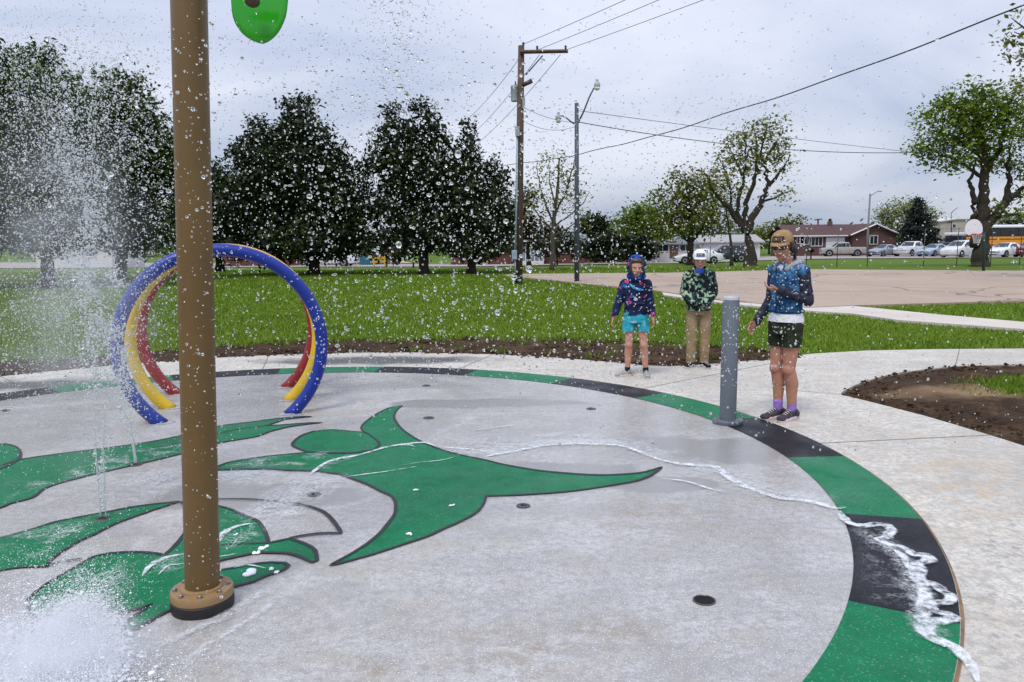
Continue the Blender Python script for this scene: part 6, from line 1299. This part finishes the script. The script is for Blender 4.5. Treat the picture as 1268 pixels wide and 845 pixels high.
    for xx in ((.25, -.75) if kind != 'pickup' else (.45, -.6)):
        for sgn in (-1, 1): dm.box((xx, sgn * (ww + .001), .62), (.014, .006, .62))
    dm.build('door_seam', M_GRILLE, root)
    return root
P_SIL = carpaint('silver_beige_paint', (0.30, 0.29, 0.27)); P_WHT = carpaint('white_car_paint', (0.66, 0.68, 0.72)); P_GRY = carpaint('grey_blue_paint', (0.20, 0.23, 0.28)); P_BLU = carpaint('light_blue_paint', (0.26, 0.36, 0.48)); P_NAV = carpaint('navy_paint', (0.015, 0.022, 0.045)); P_RED = carpaint('dark_red_paint', (0.16, 0.012, 0.02)); P_TAN = carpaint('off_white_paint', (0.58, 0.60, 0.60))
car('pickup_truck', 'silver beige pickup with crew cab, first in the row by the brick house', 'pickup truck', 'pickup', P_SIL, 1043, 318, 99, 168)
car('sedan', 'grey-blue sedan parked just right of the silver pickup', 'car', 'sedan', P_GRY, 1094, 318.5, 93, -150)
car('pickup_truck', 'white pickup with its bonnet to the left in front of the spruce', 'pickup truck', 'pickup', P_WHT, 1129, 318.5, 93, -146)
car('sedan', 'light blue sedan parked between the white pickup and the white minivan', 'car', 'sedan', P_BLU, 1156, 319, 89, -146)
car('minivan', 'white minivan parked left of the oak trunk', 'minivan', 'van', P_TAN, 1190, 319.5, 79, -150)
car('sedan', 'white sedan with dark grille right of the oak trunk', 'car', 'sedan', P_WHT, 1244, 319.5, 77, -150)
car('suv', 'dark red car cut off by the right edge of the picture', 'car', 'suv', P_RED, 1279, 319.5, 77, -150)
car('suv', 'dark navy car behind the light blue sedan', 'car', 'suv', P_NAV, 1166, 316, 100, -170, scale=1.05)
car('sedan', 'white sedan driving along the street behind the boy', 'car', 'sedan', P_WHT, 864, 322, 70, 178, 'cars on the street', .92)
car('pickup_truck', 'dark car parked behind the white sedan and the boy', 'car', 'suv', P_NAV, 897, 320, 76, 178, 'cars on the street').name = 'suv'
car('pickup_truck', 'white van parked across the street under the biggest cedar', 'van', 'van', P_WHT, 408, 329, 78, 178, 'cars on the street', 1.15).name = 'van'
# school bus
M_BUSY = plain('bus_yellow', (0.62, 0.25, 0.008), 0.35, var=0.06); M_BUSW = plain('bus_roof_white', (0.68, 0.70, 0.74), 0.4, var=0.04); M_BUSK = plain('bus_black', (0.012, 0.012, 0.014), 0.4)
q = P(1226, 317, 86); root = thing('school_bus', 'long yellow school bus with white roof behind the oak trunk', 'bus', (q.x + 3.9, q.y, ZT(q.x, q.y) + .05), R(180 - 4)); root.scale = (1.1, 1.1, 1.1)
m = MB(); m.box((0.2, 0, 1.25), (10.2, 2.4, 1.5)); m.box((5.75, 0, 1.05), (1.3, 2.2, 1.1)); bb = m.build('body', M_BUSY, root, bevel=.08)
m = MB(); m.box((0.2, 0, 2.42), (10.16, 2.34, .86)); m.build('window_band', M_CGLASS, root)
m = MB(); m.loft([(0.2, 0, 2.84, 5.1, 1.22), (0.2, 0, 3.0, 5.05, 1.15), (0.2, 0, 3.12, 4.9, .8)], 4); m.v = [(0.2 + max(-5.1, min(5.1, (x - .2) * 1.42)), max(-1.22, min(1.22, y * 1.42)), z) for x, y, z in m.v]
m2 = MB(); m2.box((0.2, 0, 2.95), (10.2, 2.4, .22)); m2.box((0.2, 0, 3.08), (10.0, 1.9, .12)); m2.build('roof', M_BUSW, root, bevel=.06)
for sgn in (-1, 1):
    m = MB(); m.box((0.2, sgn * 1.19, 2.80), (10.1, .034, .08)); m.box((0.2, sgn * 1.19, 2.03), (10.1, .034, .08))
    for k in range(12): m.box((4.9 - .86 * k, sgn * 1.185, 2.42), (.09, .03, .84))
    m.build('window_frame', M_BUSK, root)
m = MB()
for z in (1.15, 1.72): 
    for sgn in (-1, 1): m.box((0.2, sgn * 1.205, z), (10.1, .03, .07))
m.build('side_rail', M_BUSK, root)
for x in (4.2, -3.0):
    for sgn in (-1, 1):
        M_ = Matrix.Rotation(R(90), 4, 'X'); wm_ = MB(); wm_.lathe([(.3, -.14), (.46, -.14), (.5, -.1), (.5, .1), (.46, .14), (.3, .14)], 20, M_, (x, sgn * 1.1, .5)); wh = wm_.build('wheel', M_TYRE, root, auto=40); rm = MB(); rm.lathe([(.3, -.142), (.3, .142), (.12, .15)], 14, M_ if sgn < 0 else Matrix.Rotation(R(-90), 4, 'X'), (x, sgn * 1.1, .5)); rm.build('rim', M_BUSK, wh)
# box truck
q = P(1190, 317, 95); root = thing('box_truck', 'dark truck with white roof behind the white minivan', 'truck', (q.x, q.y, ZT(q.x, q.y) + .05), R(-155))
m = MB(); m.box((0, 0, 1.5), (3.4, 2.2, 1.9)); m.build('body', P_NAV, root, bevel=.08); m = MB(); m.box((0, 0, 2.68), (3.5, 2.3, .30)); m.build('roof', M_BUSW, root, bevel=.06); m = MB(); m.box((2.3, 0, 1.15), (1.3, 2.0, 1.0)); m.build('bonnet', P_NAV, root, bevel=.08)
m = MB(); m.box((1.71, 0, 2.1), (.03, 1.9, .65)); m.build('windshield', M_CGLASS, root); m = MB()
for sgn in (-1, 1): m.box((0.3, sgn * 1.105, 2.1), (2.2, .03, .55))
m.build('side_window', M_CGLASS, root)
for x in (2.2, -1.0):
    for sgn in (-1, 1):
        wm_ = MB(); wm_.lathe([(.25, -.12), (.4, -.12), (.42, -.08), (.42, .08), (.4, .12), (.25, .12)], 18, Matrix.Rotation(R(90), 4, 'X'), (x, sgn * 1.02, .42)); wm_.build('wheel', M_TYRE, root, auto=40)
for sgn in (-1, 1): m = MB(); m.box((2.96, sgn * .72, 1.2), (.06, .35, .22)); m.build('headlight', M_HEAD, root, bevel=.02)

# small far things
q = GT(1004, 322); root = thing('mailbox', 'small dark mailbox on a short post beside the brick house drive', 'mailbox', q); m = MB(); m.box((0, 0, .4), (.12, .12, .9)); m.build('post', M_WOOD, root); m = MB(); m.tube([(0, -.3, .95), (0, .3, .95)], .2, 14); m.box((0, 0, .86), (.40, .6, .18)); m.build('letter_box', M_PATCH, root)
q = GT(457, 329); root = thing('dumpster', 'teal waste container between the cedar trunks at the street', 'dumpster', q); m = MB(); m.prism([(-.9, .1), (.9, .1), (1.0, 1.05), (-1.0, 1.2)], -.6, .6); m.build('bin', plain('teal_bin', (0.01, 0.10, 0.15), 0.5), root, bevel=.03); m = MB(); m.box((0, 0, 1.17), (2.04, 1.26, .08), M=Matrix.Rotation(R(-4), 4, 'Y') if False else None); m.build('lid', M_PATCH, root)
q = GT(470, 331); root = thing('barricade', 'yellow A-frame barricade by the pink driveway', 'barricade', q)
M_BARY = plain('barricade_yellow', (0.55, 0.34, 0.02), 0.6)
for sgn in (-1, 1):
    m = MB(); m.tube([(sgn * .5, -.28, 0), (sgn * .5, 0, 1.0)], .04, 6); m.tube([(sgn * .5, .28, 0), (sgn * .5, 0, 1.0)], .04, 6); m.build('leg', M_BARY, root)
m = MB(); m.box((0, -.06, .85), (1.3, .05, .22)); m.box((0, -.16, .5), (1.3, .05, .18)); m.build('rail', M_BARY, root)
q = GT(492, 327.5); root = thing('barrel', 'violet-blue barrel standing beside the pink driveway', 'barrel', (q.x, q.y, q.z)); m = MB(); m.lathe([(.34, 0), (.4, .3), (.42, .55), (.4, .8), (.34, 1.1)], 18); m.build('drum', plain('violet_plastic', (0.04, 0.05, 0.32), 0.4), root, auto=40); m = MB(); m.lathe([(.36, 1.09), (.36, 1.14), (.1, 1.15)], 18); m.build('lid', M_PATCH, root)
for px, py, h_, lab in ((429, 331, 1.9, 'dark post in front of the white van at the left cedar'), (479, 331, 2.3, 'dark post right of the yellow barricade'), (512, 332, 1.9, 'dark post just left of the twin-topped cedar trunk')):
    q = GT(px, py); root = thing('street_post', lab, 'post', q, 0, 'dark posts along the street'); m = MB(); m.tube([(0, 0, -.1), (0, 0, h_)], .07, 8); m.build('post', M_PATCH, root, smooth=True); m = MB(); m.lathe([(.09, h_), (.09, h_ + .06), (.03, h_ + .12)], 8); m.build('post_cap', M_PATCH, root)
# ------------------------------------------------------------------ foam on the pad (uncountable)
nf_ = NT('white_foam'); f = nf_.noise(150, 3, 0.6); nf_.set(col=nf_.ramp(f, [(0.3, (0.62, 0.66, 0.70)), (0.6, (0.80, 0.82, 0.85))]), rough=0.45, sss=0.15); nf_.bump(f, 0.4, 0.004); fa = nf_.math('ADD', nf_.math('MULTIPLY', nf_.noise(24, 5, 0.7), 0.75), nf_.math('MULTIPLY', nf_.noise(9, 3, 0.6), 0.25)); nf_.set(alpha=nf_.math('MULTIPLY', nf_.ramp(fa, [(0.38, 0.0), (0.56, 0.88)]), nf_.ramp(nf_.n('ShaderNodeAttribute', attribute_name='edge').outputs['Fac'], [(0.05, 0.0), (0.62, 1.0)]))); nf_.b.inputs['Subsurface Radius'].default_value = (0.02, 0.02, 0.02); M_FOAM = nf_.m
ns_ = NT('solid_foam'); ns_.set(col=(0.80, 0.82, 0.85), rough=0.45); M_SFOAM = ns_.m
nt_ = NT('thin_foam'); f = nt_.noise(55, 5, 0.7, 0.5, stretch=(1, 1, 1)); nt_.set(col=(0.74, 0.77, 0.80), rough=0.4, alpha=nt_.math('MULTIPLY', nt_.ramp(f, [(0.40, 0.0), (0.66, 0.7)]), nt_.n('ShaderNodeAttribute', attribute_name='edge').outputs['Fac'])); M_THIN = nt_.m
def foam_line(mb, px, w_px, h=0.008, rag=0.6, seed=0.0, taper=True, wk=0.85):
    h *= 0.5
    if taper: w_px *= wk
    """w_px: width in metres"""
    pts = catmull(gp(px), False, 0.012, 70); n = len(pts); K = 7; vs = []
    for i, p in enumerate(pts):
        a = pts[max(i - 1, 0)]; b = pts[min(i + 1, n - 1)]; d = (b - a); d = d.normalized() if d.length > 1e-9 else Vector((1, 0, 0)); q = Vector((-d.y, d.x, 0))
        e_ = min(1, i / 10, (n - 1 - i) / 10) if taper else 1
        w = w_px * (0.15 + 0.85 * e_); l = w * (0.5 + rag * 0.5 * nz(i * 0.07, seed) + rag * 0.35 * nz(i * 0.35, seed + 5)); r_ = w * (0.5 + rag * 0.5 * nz(i * 0.06, seed + 9) + rag * 0.35 * nz(i * 0.31, seed + 14))
        for k in range(K):
            u = k / (K - 1) * 2 - 1; off = l * -u if u < 0 else -r_ * u
            (FEDGE if taper else EDGE).append((1 - u * u) * (1 if taper else min(1, i / 12, (n - 1 - i) / 12)))
            c = p + q * off; vs.append((c.x, c.y, 0.0095 + h * e_ * (1 - u * u) * (0.55 + 0.6 * nz(c.x * 18, c.y * 18, seed) + 0.3 * nz(c.x * 60, c.y * 60, seed))))
    mb.add(vs, [(i * K + k, i * K + k + 1, (i + 1) * K + k + 1, (i + 1) * K + k) for i in range(n - 1) for k in range(K - 1)])
EDGE = []; FEDGE = []
fm = MB()
L1 = [(383, 590), (392, 583), (403, 575), (418, 570), (440, 566), (462, 560), (475, 556), (490, 553), (505, 551), (525, 549.5), (540, 554)]
foam_line(fm, L1, 0.045, 0.012, 0.5, 1); foam_line(fm, [(495, 553), (508, 552.5), (514, 555)], 0.05, 0.015, 0.5, 17)
foam_line(fm, [(540, 554), (560, 556), (585, 558), (605, 562), (615, 566)], 0.03, 0.005, 0.8, 2)
foam_line(fm, [(600, 567), (620, 563), (645, 558.5), (680, 552.5), (720, 551), (765, 553), (790, 560), (815, 570), (835, 575), (860, 579)], 0.055, 0.010, 0.6, 3)
foam_line(fm, [(822, 572), (845, 576), (885, 580), (899, 591), (917, 601), (945, 613), (970, 619), (998, 622), (1020, 627), (1036, 631), (1047, 630)], 0.075, 0.012, 0.8, 4)
foam_line(fm, [(818, 594), (850, 598), (880, 607), (905, 612)], 0.03, 0.004, 1.0, 5)
FR = [(1040, 634), (1047, 646), (1056, 651), (1070, 653), (1086, 651), (1099, 653), (1103, 660), (1097, 668), (1087, 670), (1098, 676), (1113, 678), (1124, 683), (1132, 689), (1146, 690), (1149, 695), (1140, 699), (1133, 702), (1141, 706), (1138, 712), (1134, 718), (1142, 723), (1155, 725), (1166, 733), (1178, 742), (1174, 748), (1158, 749), (1152, 754), (1160, 760), (1176, 763), (1184, 768), (1172, 771), (1158, 774), (1148, 778), (1150, 788), (1160, 795), (1178, 802), (1190, 813), (1200, 826), (1212, 850)]
foam_line(fm, FR, 0.075, 0.016, 0.55, 6); foam_line(fm, [(1100, 678), (1118, 692), (1128, 712)], 0.05, 0.006, 0.9, 18); foam_line(fm, [(1128, 700), (1138, 720), (1145, 742), (1143, 765), (1147, 788), (1170, 804)], 0.09, 0.010, 0.9, 7)
foam_line(fm, [(498, 577.5), (520, 574), (545, 571.5), (568, 566)], 0.014, 0.003, 0.9, 8); foam_line(fm, [(430, 592), (450, 589), (475, 586), (500, 582), (518, 579)], 0.02, 0.003, 1.0, 9)
foam_line(fm, [(176, 716), (183, 706), (192, 699), (208, 692), (233, 687)], 0.055, 0.009, 0.8, 10); foam_line(fm, [(196, 714), (208, 703), (220, 701), (232, 700)], 0.028, 0.004, 0.9, 11)
foam_line(fm, [(272, 673), (278, 662), (290, 655), (305, 651), (321, 650)], 0.05, 0.006, 0.9, 12); foam_line(fm, [(268, 692), (280, 690), (292, 688)], 0.05, 0.005, 0.9, 13)
foam_line(fm, [(290, 705), (310, 702), (330, 706)], 0.025, 0.004, 1.0, 14)
fb = MB()
for px, py, s_ in ((308, 713, 0.032), (325, 681, 0.022), (318, 686, 0.018), (336, 706, 0.012), (343, 710, 0.014), (294, 663, 0.012), (514, 608, 0.016), (560, 627, 0.014), (508, 663, 0.016)):
    g = G(px, py); 
    for q in range(5): fb.ell((g.x + rnd.gauss(0, s_ * .5), g.y + rnd.gauss(0, s_ * .5), 0.008), (s_ * rnd.uniform(.4, .8), s_ * rnd.uniform(.4, .8), s_ * .3), 12, 8)
stuff(fb.build('foam_clots', M_SFOAM, smooth=True), 'small white clots of foam on the green paint', 'foam')
fo = fm.build('foam', M_FOAM, smooth=True); ea = fo.data.attributes.new('edge', 'FLOAT', 'POINT'); ea.data.foreach_set('value', np.array(FEDGE, dtype=np.float32)); stuff(fo, 'white foam lines left by running water across the pad and ring', 'foam')
tm_ = MB()
foam_line(tm_, [(392, 585), (372, 597), (356, 609), (340, 621), (322, 633), (306, 645)], 0.26, 0.003, 0.7, 20, False); foam_line(tm_, [(425, 590), (405, 597), (385, 607), (362, 622), (335, 640)], 0.16, 0.0025, 0.9, 21, False)
foam_line(tm_, [(150, 597), (180, 593), (210, 588), (240, 586)], 0.30, 0.002, 1.0, 22, False); foam_line(tm_, [(268, 589), (300, 588), (345, 587)], 0.20, 0.002, 1.0, 23, False)
foam_line(tm_, [(345, 725), (310, 745), (280, 765), (235, 785), (170, 812)], 0.07, 0.002, 1.0, 24, False); foam_line(tm_, [(352, 735), (320, 762), (260, 800), (220, 835)], 0.05, 0.002, 1.0, 28, False)
foam_line(tm_, [(545, 556), (600, 561), (660, 552), (720, 549), (780, 553), (830, 570)], 0.22, 0.002, 1.0, 25, False); foam_line(tm_, [(840, 578), (900, 588), (960, 611), (1035, 626)], 0.30, 0.002, 1.0, 26, False); foam_line(tm_, [(1055, 655), (1100, 680), (1130, 715), (1140, 765), (1165, 800)], 0.12, 0.002, 1.0, 27, False)
foam_line(tm_, [(575, 536), (610, 531), (650, 526)], 0.05, 0.002, 1.0, 29, False)
tf_ = tm_.build('thin_foam', M_THIN, smooth=True); ea = tf_.data.attributes.new('edge', 'FLOAT', 'POINT'); ea.data.foreach_set('value', np.array(EDGE, dtype=np.float32))
stuff(tf_, 'thin streaky film of bubbles on the wet pad', 'foam')
# lacy films: flat patches whose bubble net is cut out by the material
nl_ = NT('foam_net'); pv = nl_.n('ShaderNodeVectorMath', operation='ADD'); nn_ = nl_.n('ShaderNodeTexNoise'); nn_.inputs['Scale'].default_value = 7; nn_.inputs['Detail'].default_value = 4; nl_.l(nl_.p(), nn_.inputs[0])
sv = nl_.n('ShaderNodeVectorMath', operation='SCALE'); sv.inputs['Scale'].default_value = 0.07; nl_.l(nn_.outputs[1], sv.inputs[0]); nl_.l(nl_.p(), pv.inputs[0]); nl_.l(sv.outputs[0], pv.inputs[1])
def cells(sc):
    v = nl_.n('ShaderNodeTexVoronoi', feature='DISTANCE_TO_EDGE'); v.inputs['Scale'].default_value = sc; nl_.l(pv.outputs[0], v.inputs[0]); return v.outputs[0]
net = nl_.math('MAXIMUM', nl_.ramp(cells(14), [(0.015, 1.0), (0.07, 0.0)]), nl_.math('MULTIPLY', nl_.ramp(cells(40), [(0.03, 1.0), (0.16, 0.0)]), 0.8))
msk = nl_.ramp(nl_.noise(4.5, 6, 0.72, 0.6), [(0.46, 0.0), (0.62, 1.0)]); ed_ = nl_.n('ShaderNodeAttribute', attribute_name='edge').outputs['Fac']
nl_.set(col=(0.80, 0.83, 0.86), rough=0.4, alpha=nl_.math('MULTIPLY', nl_.math('MULTIPLY', net, msk), nl_.math('MULTIPLY', ed_, 0.65))); M_NETF = nl_.m
vv, ff, ee = [], [], []; off = 0
for pq in ([(1046, 648), (1100, 655), (1140, 690), (1165, 745), (1160, 765), (1110, 755), (1060, 742), (1056, 700)], [(110, 606), (150, 586), (250, 578), (250, 604), (140, 614)], [(264, 582), (400, 582), (372, 598), (264, 600)], [(0, 595), (60, 590), (150, 560), (235, 545), (228, 562), (60, 606), (0, 628)],
          [(0, 668), (60, 650), (180, 627), (110, 662), (60, 695), (0, 706)], [(380, 560), (470, 556), (410, 584), (365, 583), (270, 582), (280, 571)], [(540, 548), (700, 535), (830, 552), (980, 600), (1040, 628), (900, 585), (760, 552), (620, 566)], [(40, 740), (110, 680), (170, 700), (160, 765), (90, 795), (20, 800)], [(385, 582), (440, 592), (370, 650), (285, 668), (310, 628)], [(170, 720), (190, 690), (240, 680), (238, 712)], [(268, 640), (330, 645), (332, 672), (268, 690)]):
    pl = gp(pq); ar = np.array([(p.x, p.y) for p in catmull(pl, True, 0.04, 75)]); x = np.arange(ar[:, 0].min(), ar[:, 0].max() + .03, .03); y = np.arange(ar[:, 1].min(), ar[:, 1].max() + .03, .03); X, Y = np.meshgrid(x, y)
    ins = in_poly(X, Y, ar.tolist()); dd_ = np.min(np.hypot(X[..., None] - ar[:, 0], Y[..., None] - ar[:, 1]), axis=-1); e_ = np.where(ins, smooth01(0, 0.14, dd_), 0) * (0.6 if len(vv) == 0 else 1.0)
    i_ = np.arange(X.size).reshape(X.shape); k4 = (ins[:-1, :-1] | ins[1:, 1:] | ins[:-1, 1:] | ins[1:, :-1]); f4 = np.stack([i_[:-1, :-1], i_[:-1, 1:], i_[1:, 1:], i_[1:, :-1]], -1)[k4]
    vv.append(np.c_[X.ravel(), Y.ravel(), np.full(X.size, 0.0088 + 0.0001 * len(vv))]); ff.append(f4 + off); ee.append(e_.ravel()); off += X.size
fo2 = np_mesh('foam_lace', np.concatenate(vv), np.concatenate(ff), M_NETF); ea = fo2.data.attributes.new('edge', 'FLOAT', 'POINT'); ev = np.concatenate(ee).astype(np.float32)
if len(fo2.data.vertices) == len(ev): ea.data.foreach_set('value', ev)
stuff(fo2, 'lacy net of small bubbles on the painted pad', 'foam')

# ------------------------------------------------------------------ water in the air (uncountable)
nw = NT('water_drop'); nw.set(col=(1.0, 1.0, 1.0), rough=0.0, trans=1.0, ior=1.33, spec=0.5); M_WATER = nw.m
nd_ = NT('bubbly_drop'); nd_.set(col=(1.0, 1.0, 1.0), rough=0.12, trans=0.72, ior=1.33); M_DROPW = nd_.m
nm_ = NT('aerated_water'); nm_.set(col=(0.92, 0.95, 0.98), rough=0.25, trans=0.5, ior=1.33); M_MIST = nm_.m
def field(n, fx, fy, d0, d1, s0, sig, pw=1.0):
    """drops: image-plane spread at random distances, size in pixels at the photo's scale"""
    px, py = fx(n), fy(n); d = d0 + (d1 - d0) * rng.random(n) ** pw; s = np.clip(s0 * np.exp(sig * rng.standard_normal(n)), 0.5, 9) / 2
    c = np.array([P(a, b_, q)[:] for a, b_, q in zip(px, py, d)]); r_ = s * d / FPX
    cl = np.array([noise.fractal(Vector(q) * 1.6, .8, 2.2, 3) for q in c]); k = (c[:, 2] > 0.03) & (cl > rng.normal(-.2, .25, n)); return c[k], r_[k]
uni = lambda a, b_: (lambda n: rng.uniform(a, b_, n))
nrm_ = lambda a, b_: (lambda n: rng.normal(a, b_, n))
def make_drops(name, sets, mat, sub, label):
    c = np.concatenate([s_[0] for s_ in sets]); r_ = np.concatenate([s_[1] for s_ in sets]); n = len(c)
    el = np.exp(rng.normal(0, 0.22, (n, 3))); return stuff(scatter_ico(name, c, r_[:, None] * el, mat, sub, True, None, 0.05 if sub > 1 else 0), label, 'water')
big = [field(1000, uni(-60, 1330), uni(-30, 560), 0.9, 4.5, 1.9, 0.3), field(950, uni(380, 720), uni(60, 470), 1.0, 4.0, 2.2, 0.35), field(560, uni(-20, 420), uni(20, 480), 1.0, 4.5, 2.2, 0.35),
       field(70, uni(380, 680), uni(90, 420), 0.8, 2.2, 4.2, 0.3), field(30, uni(60, 330), uni(100, 300), 0.9, 2.5, 4.0, 0.3), field(300, nrm_(492, 28), uni(-10, 130), 1.2, 3.5, 2.0, 0.3), field(130, uni(230, 275), uni(20, 740), 1.2, 2.8, 1.9, 0.4)]
make_drops('water_drops', big, M_WATER, 3, 'clear water drops hanging in the air in front of the pad')
small = [field(5600, uni(-60, 1330), uni(-40, 540), 1.2, 6.0, 1.25, 0.28), field(5200, uni(380, 1000), uni(120, 480), 1.2, 6.0, 1.45, 0.3), field(3400, uni(-30, 420), uni(40, 520), 1.2, 6.0, 1.4, 0.32), field(900, nrm_(500, 45), uni(-20, 150), 1.5, 5, 1.3, 0.28)]
make_drops('fine_water_drops', small, M_DROPW, 2, 'small clear drops of spray scattered through the air')
# plumes: blown columns that widen as they rise
def plume(n, foot, x_top, y_top, s0, s1, size, pw=0.8, depth=None, dsig=0.25):
    g = G(*foot); D_ = depth or g.y; t = rng.random(n) ** pw; px = foot[0] + (x_top - foot[0]) * t ** 1.4 + rng.normal(0, 1, n) * (s0 + (s1 - s0) * t); py = foot[1] + (y_top - foot[1]) * t + rng.normal(0, 6, n)
    cl = np.array([nz(a * .035, b_ * .02, 5) + .45 * nz(a * .1, b_ * .07, 8) for a, b_ in zip(px, py)]); k0 = cl > rng.normal(-0.12, .16, n)
    px, py, t = px[k0], py[k0], t[k0]; n = len(px)
    d = D_ + rng.normal(0, 1, n) * (0.03 + dsig * t); s = np.clip(size * np.exp(0.42 * rng.standard_normal(n)), 0.5, 5) / 2
    c = np.array([P(a, b_, q)[:] for a, b_, q in zip(px, py, d)]); r_ = s * d / FPX; k = c[:, 2] > 0.02; return c[k], r_[k]
mist = [plume(5200, (127, 640), 88, 60, 3, 52, 1.35, 0.6), plume(1500, (168, 573), 128, 330, 2, 24, 1.4, 0.6), plume(800, (127, 640), 105, 250, 2, 10, 1.7, 0.7), plume(1500, (150, 500), 140, 330, 8, 11, 1.6, 1.0, 5.6), plume(1500, (118, 470), 108, 210, 10, 16, 1.6, 1.0, 4.4),
        field(15000, nrm_(75, 85), nrm_(225, 100), 3.4, 6.2, 1.0, 0.3), field(5200, nrm_(85, 75), nrm_(390, 60), 3.4, 6.2, 1.05, 0.3), field(1500, nrm_(95, 30), nrm_(200, 80), 3.6, 5.2, 1.5, 0.35), field(2400, nrm_(55, 60), nrm_(90, 40), 3.4, 6, 1.0, 0.3), field(1500, uni(-20, 300), uni(480, 720), 2.8, 4.5, 1.1, 0.3)]
make_drops('spray_mist', mist, M_MIST, 1, 'white plume of fine spray blowing up at the left of the pad')
# splash in the near left corner
def splash(n, cx, cy, sx, sy, h, size):
    px = rng.normal(cx, sx, n); py = rng.normal(cy, sy, n); hh_ = np.abs(rng.normal(0, h, n)); g = np.array([G(a, max(560, b_))[:] for a, b_ in zip(px, py)]); g[:, 2] = 0.01 + hh_
    return g, size * np.exp(0.4 * rng.standard_normal(n))
sp = [splash(16000, 75, 855, 42, 36, 0.06, 0.0015), splash(16000, 92, 805, 30, 24, 0.04, 0.0014), splash(7000, 112, 768, 20, 18, 0.03, 0.0013), splash(3000, 65, 780, 40, 30, 0.10, 0.0015), splash(3500, 10, 840, 40, 30, 0.05, 0.0018), splash(1800, 110, 730, 38, 26, 0.09, 0.0013), splash(2500, 150, 840, 50, 20, 0.02, 0.0014)]
make_drops('splash_drops', sp, M_SFOAM, 1, 'white burst of splashing drops in the near left corner')
base = [splash(4200, 68, 862, 40, 34, 0.010, 0.0055), splash(3200, 90, 810, 27, 22, 0.007, 0.0048), splash(1500, 110, 776, 17, 15, 0.004, 0.004)]
c = np.concatenate([b_[0] for b_ in base]); r_ = np.concatenate([b_[1] for b_ in base])
stuff(scatter_ico('splash_foam', c, r_, M_SFOAM, 2, True, (1.2, 1.2, 0.6), 0.06), 'heap of white churned foam where the splash lands', 'foam')
# the finest mist, too small to see drop by drop: real scattering air
nv_ = bpy.data.materials.new('fine_mist'); nv_.use_nodes = True; t_ = nv_.node_tree; t_.nodes.clear(); o__ = t_.nodes.new('ShaderNodeOutputMaterial'); v__ = t_.nodes.new('ShaderNodeVolumePrincipled'); v__.inputs['Color'].default_value = (0.96, 0.97, 1, 1); v__.inputs['Anisotropy'].default_value = 0.35
tc_ = t_.nodes.new('ShaderNodeTexCoord'); nz_ = t_.nodes.new('ShaderNodeTexNoise'); nz_.inputs['Scale'].default_value = 6; nz_.inputs['Detail'].default_value = 4; t_.links.new(tc_.outputs['Object'], nz_.inputs[0])
def vol_mat(name, dens, lo, hi, scale, rad):
    m_ = nv_.copy(); m_.name = name; t = m_.node_tree; v = [q for q in t.nodes if q.type == 'PRINCIPLED_VOLUME'][0]; z = [q for q in t.nodes if q.type == 'TEX_NOISE'][0]; o = [q for q in t.nodes if q.type == 'OUTPUT_MATERIAL'][0]; tcx = [q for q in t.nodes if q.type == 'TEX_COORD'][0]
    z.inputs['Scale'].default_value = scale; mr = t.nodes.new('ShaderNodeMapRange'); mr.inputs[1].default_value = lo; mr.inputs[2].default_value = hi; mr.inputs[3].default_value = 0; mr.inputs[4].default_value = dens; t.links.new(z.outputs[0], mr.inputs[0])
    ln = t.nodes.new('ShaderNodeVectorMath'); ln.operation = 'LENGTH'; dv = t.nodes.new('ShaderNodeVectorMath'); dv.operation = 'DIVIDE'; dv.inputs[1].default_value = rad; t.links.new(tcx.outputs['Object'], dv.inputs[0]); t.links.new(dv.outputs[0], ln.inputs[0])
    fr = t.nodes.new('ShaderNodeMapRange'); fr.interpolation_type = 'SMOOTHSTEP'; fr.inputs[1].default_value = 0.25; fr.inputs[2].default_value = 0.98; fr.inputs[3].default_value = 1; fr.inputs[4].default_value = 0; t.links.new(ln.outputs['Value'], fr.inputs[0])
    mu = t.nodes.new('ShaderNodeMath'); mu.operation = 'MULTIPLY'; t.links.new(mr.outputs[0], mu.inputs[0]); t.links.new(fr.outputs[0], mu.inputs[1]); t.links.new(mu.outputs[0], v.inputs['Density']); t.links.new(v.outputs[0], o.inputs['Volume']); return m_
def puff(name, cen, rad, dens, lo, hi, scale, label):
    m = MB(); m.ell((0, 0, 0), rad, 24, 16); o = m.build(name, vol_mat(name, dens, lo, hi, scale, rad), smooth=True); o.location = cen; return stuff(o, label, 'mist')
g = G(72, 840); puff('splash_mist', (g.x - 0.05, g.y, 0.10), (0.52, 0.34, 0.20), 11, 0.38, 0.66, 9, 'soft white mist over the splash in the near left corner')
g = G(120, 640); puff('plume_mist', (g.x - 0.10, g.y + 0.1, 1.25), (0.62, 0.6, 1.35), 0.95, 0.38, 0.66, 4.5, 'thin white mist round the tall plume of spray')
# jets standing on the nozzles
nj = NT('jet_water'); nj.set(col=(0.80, 0.90, 0.92), rough=0.12, trans=0.55, ior=1.33); M_JET = nj.m
for px, py, dz, bend, r0, lab in ((168, 575, 0.50, (-0.10, 0.02), 0.0125, 'short thick jet rising from the upper green band'), (125, 642, 0.62, (-0.005, 0.02), 0.0055, 'left one of two thin jets rising from the middle green feather'), (131.5, 642, 0.66, (0.035, 0.02), 0.0055, 'right one of two thin jets rising from the middle green feather')):
    g = G(px, py); pts_ = []; rr_ = []
    for i in range(40):
        t = i / 39; pts_.append(Vector((g.x + bend[0] * t * t + 0.004 * nz(i * .6, px), g.y + bend[1] * t * t + 0.004 * nz(i * .6, px + 9), 0.006 + dz * t))); rr_.append(r0 * (1 - 0.55 * t) * (0.8 + 0.5 * abs(nz(i * .8, px + 4))))
    m = MB(); m.tube(pts_, rr_, 9); tag(m.build('water_jet', M_JET, smooth=True), lab, 'water jet', 'water jets on the pad')
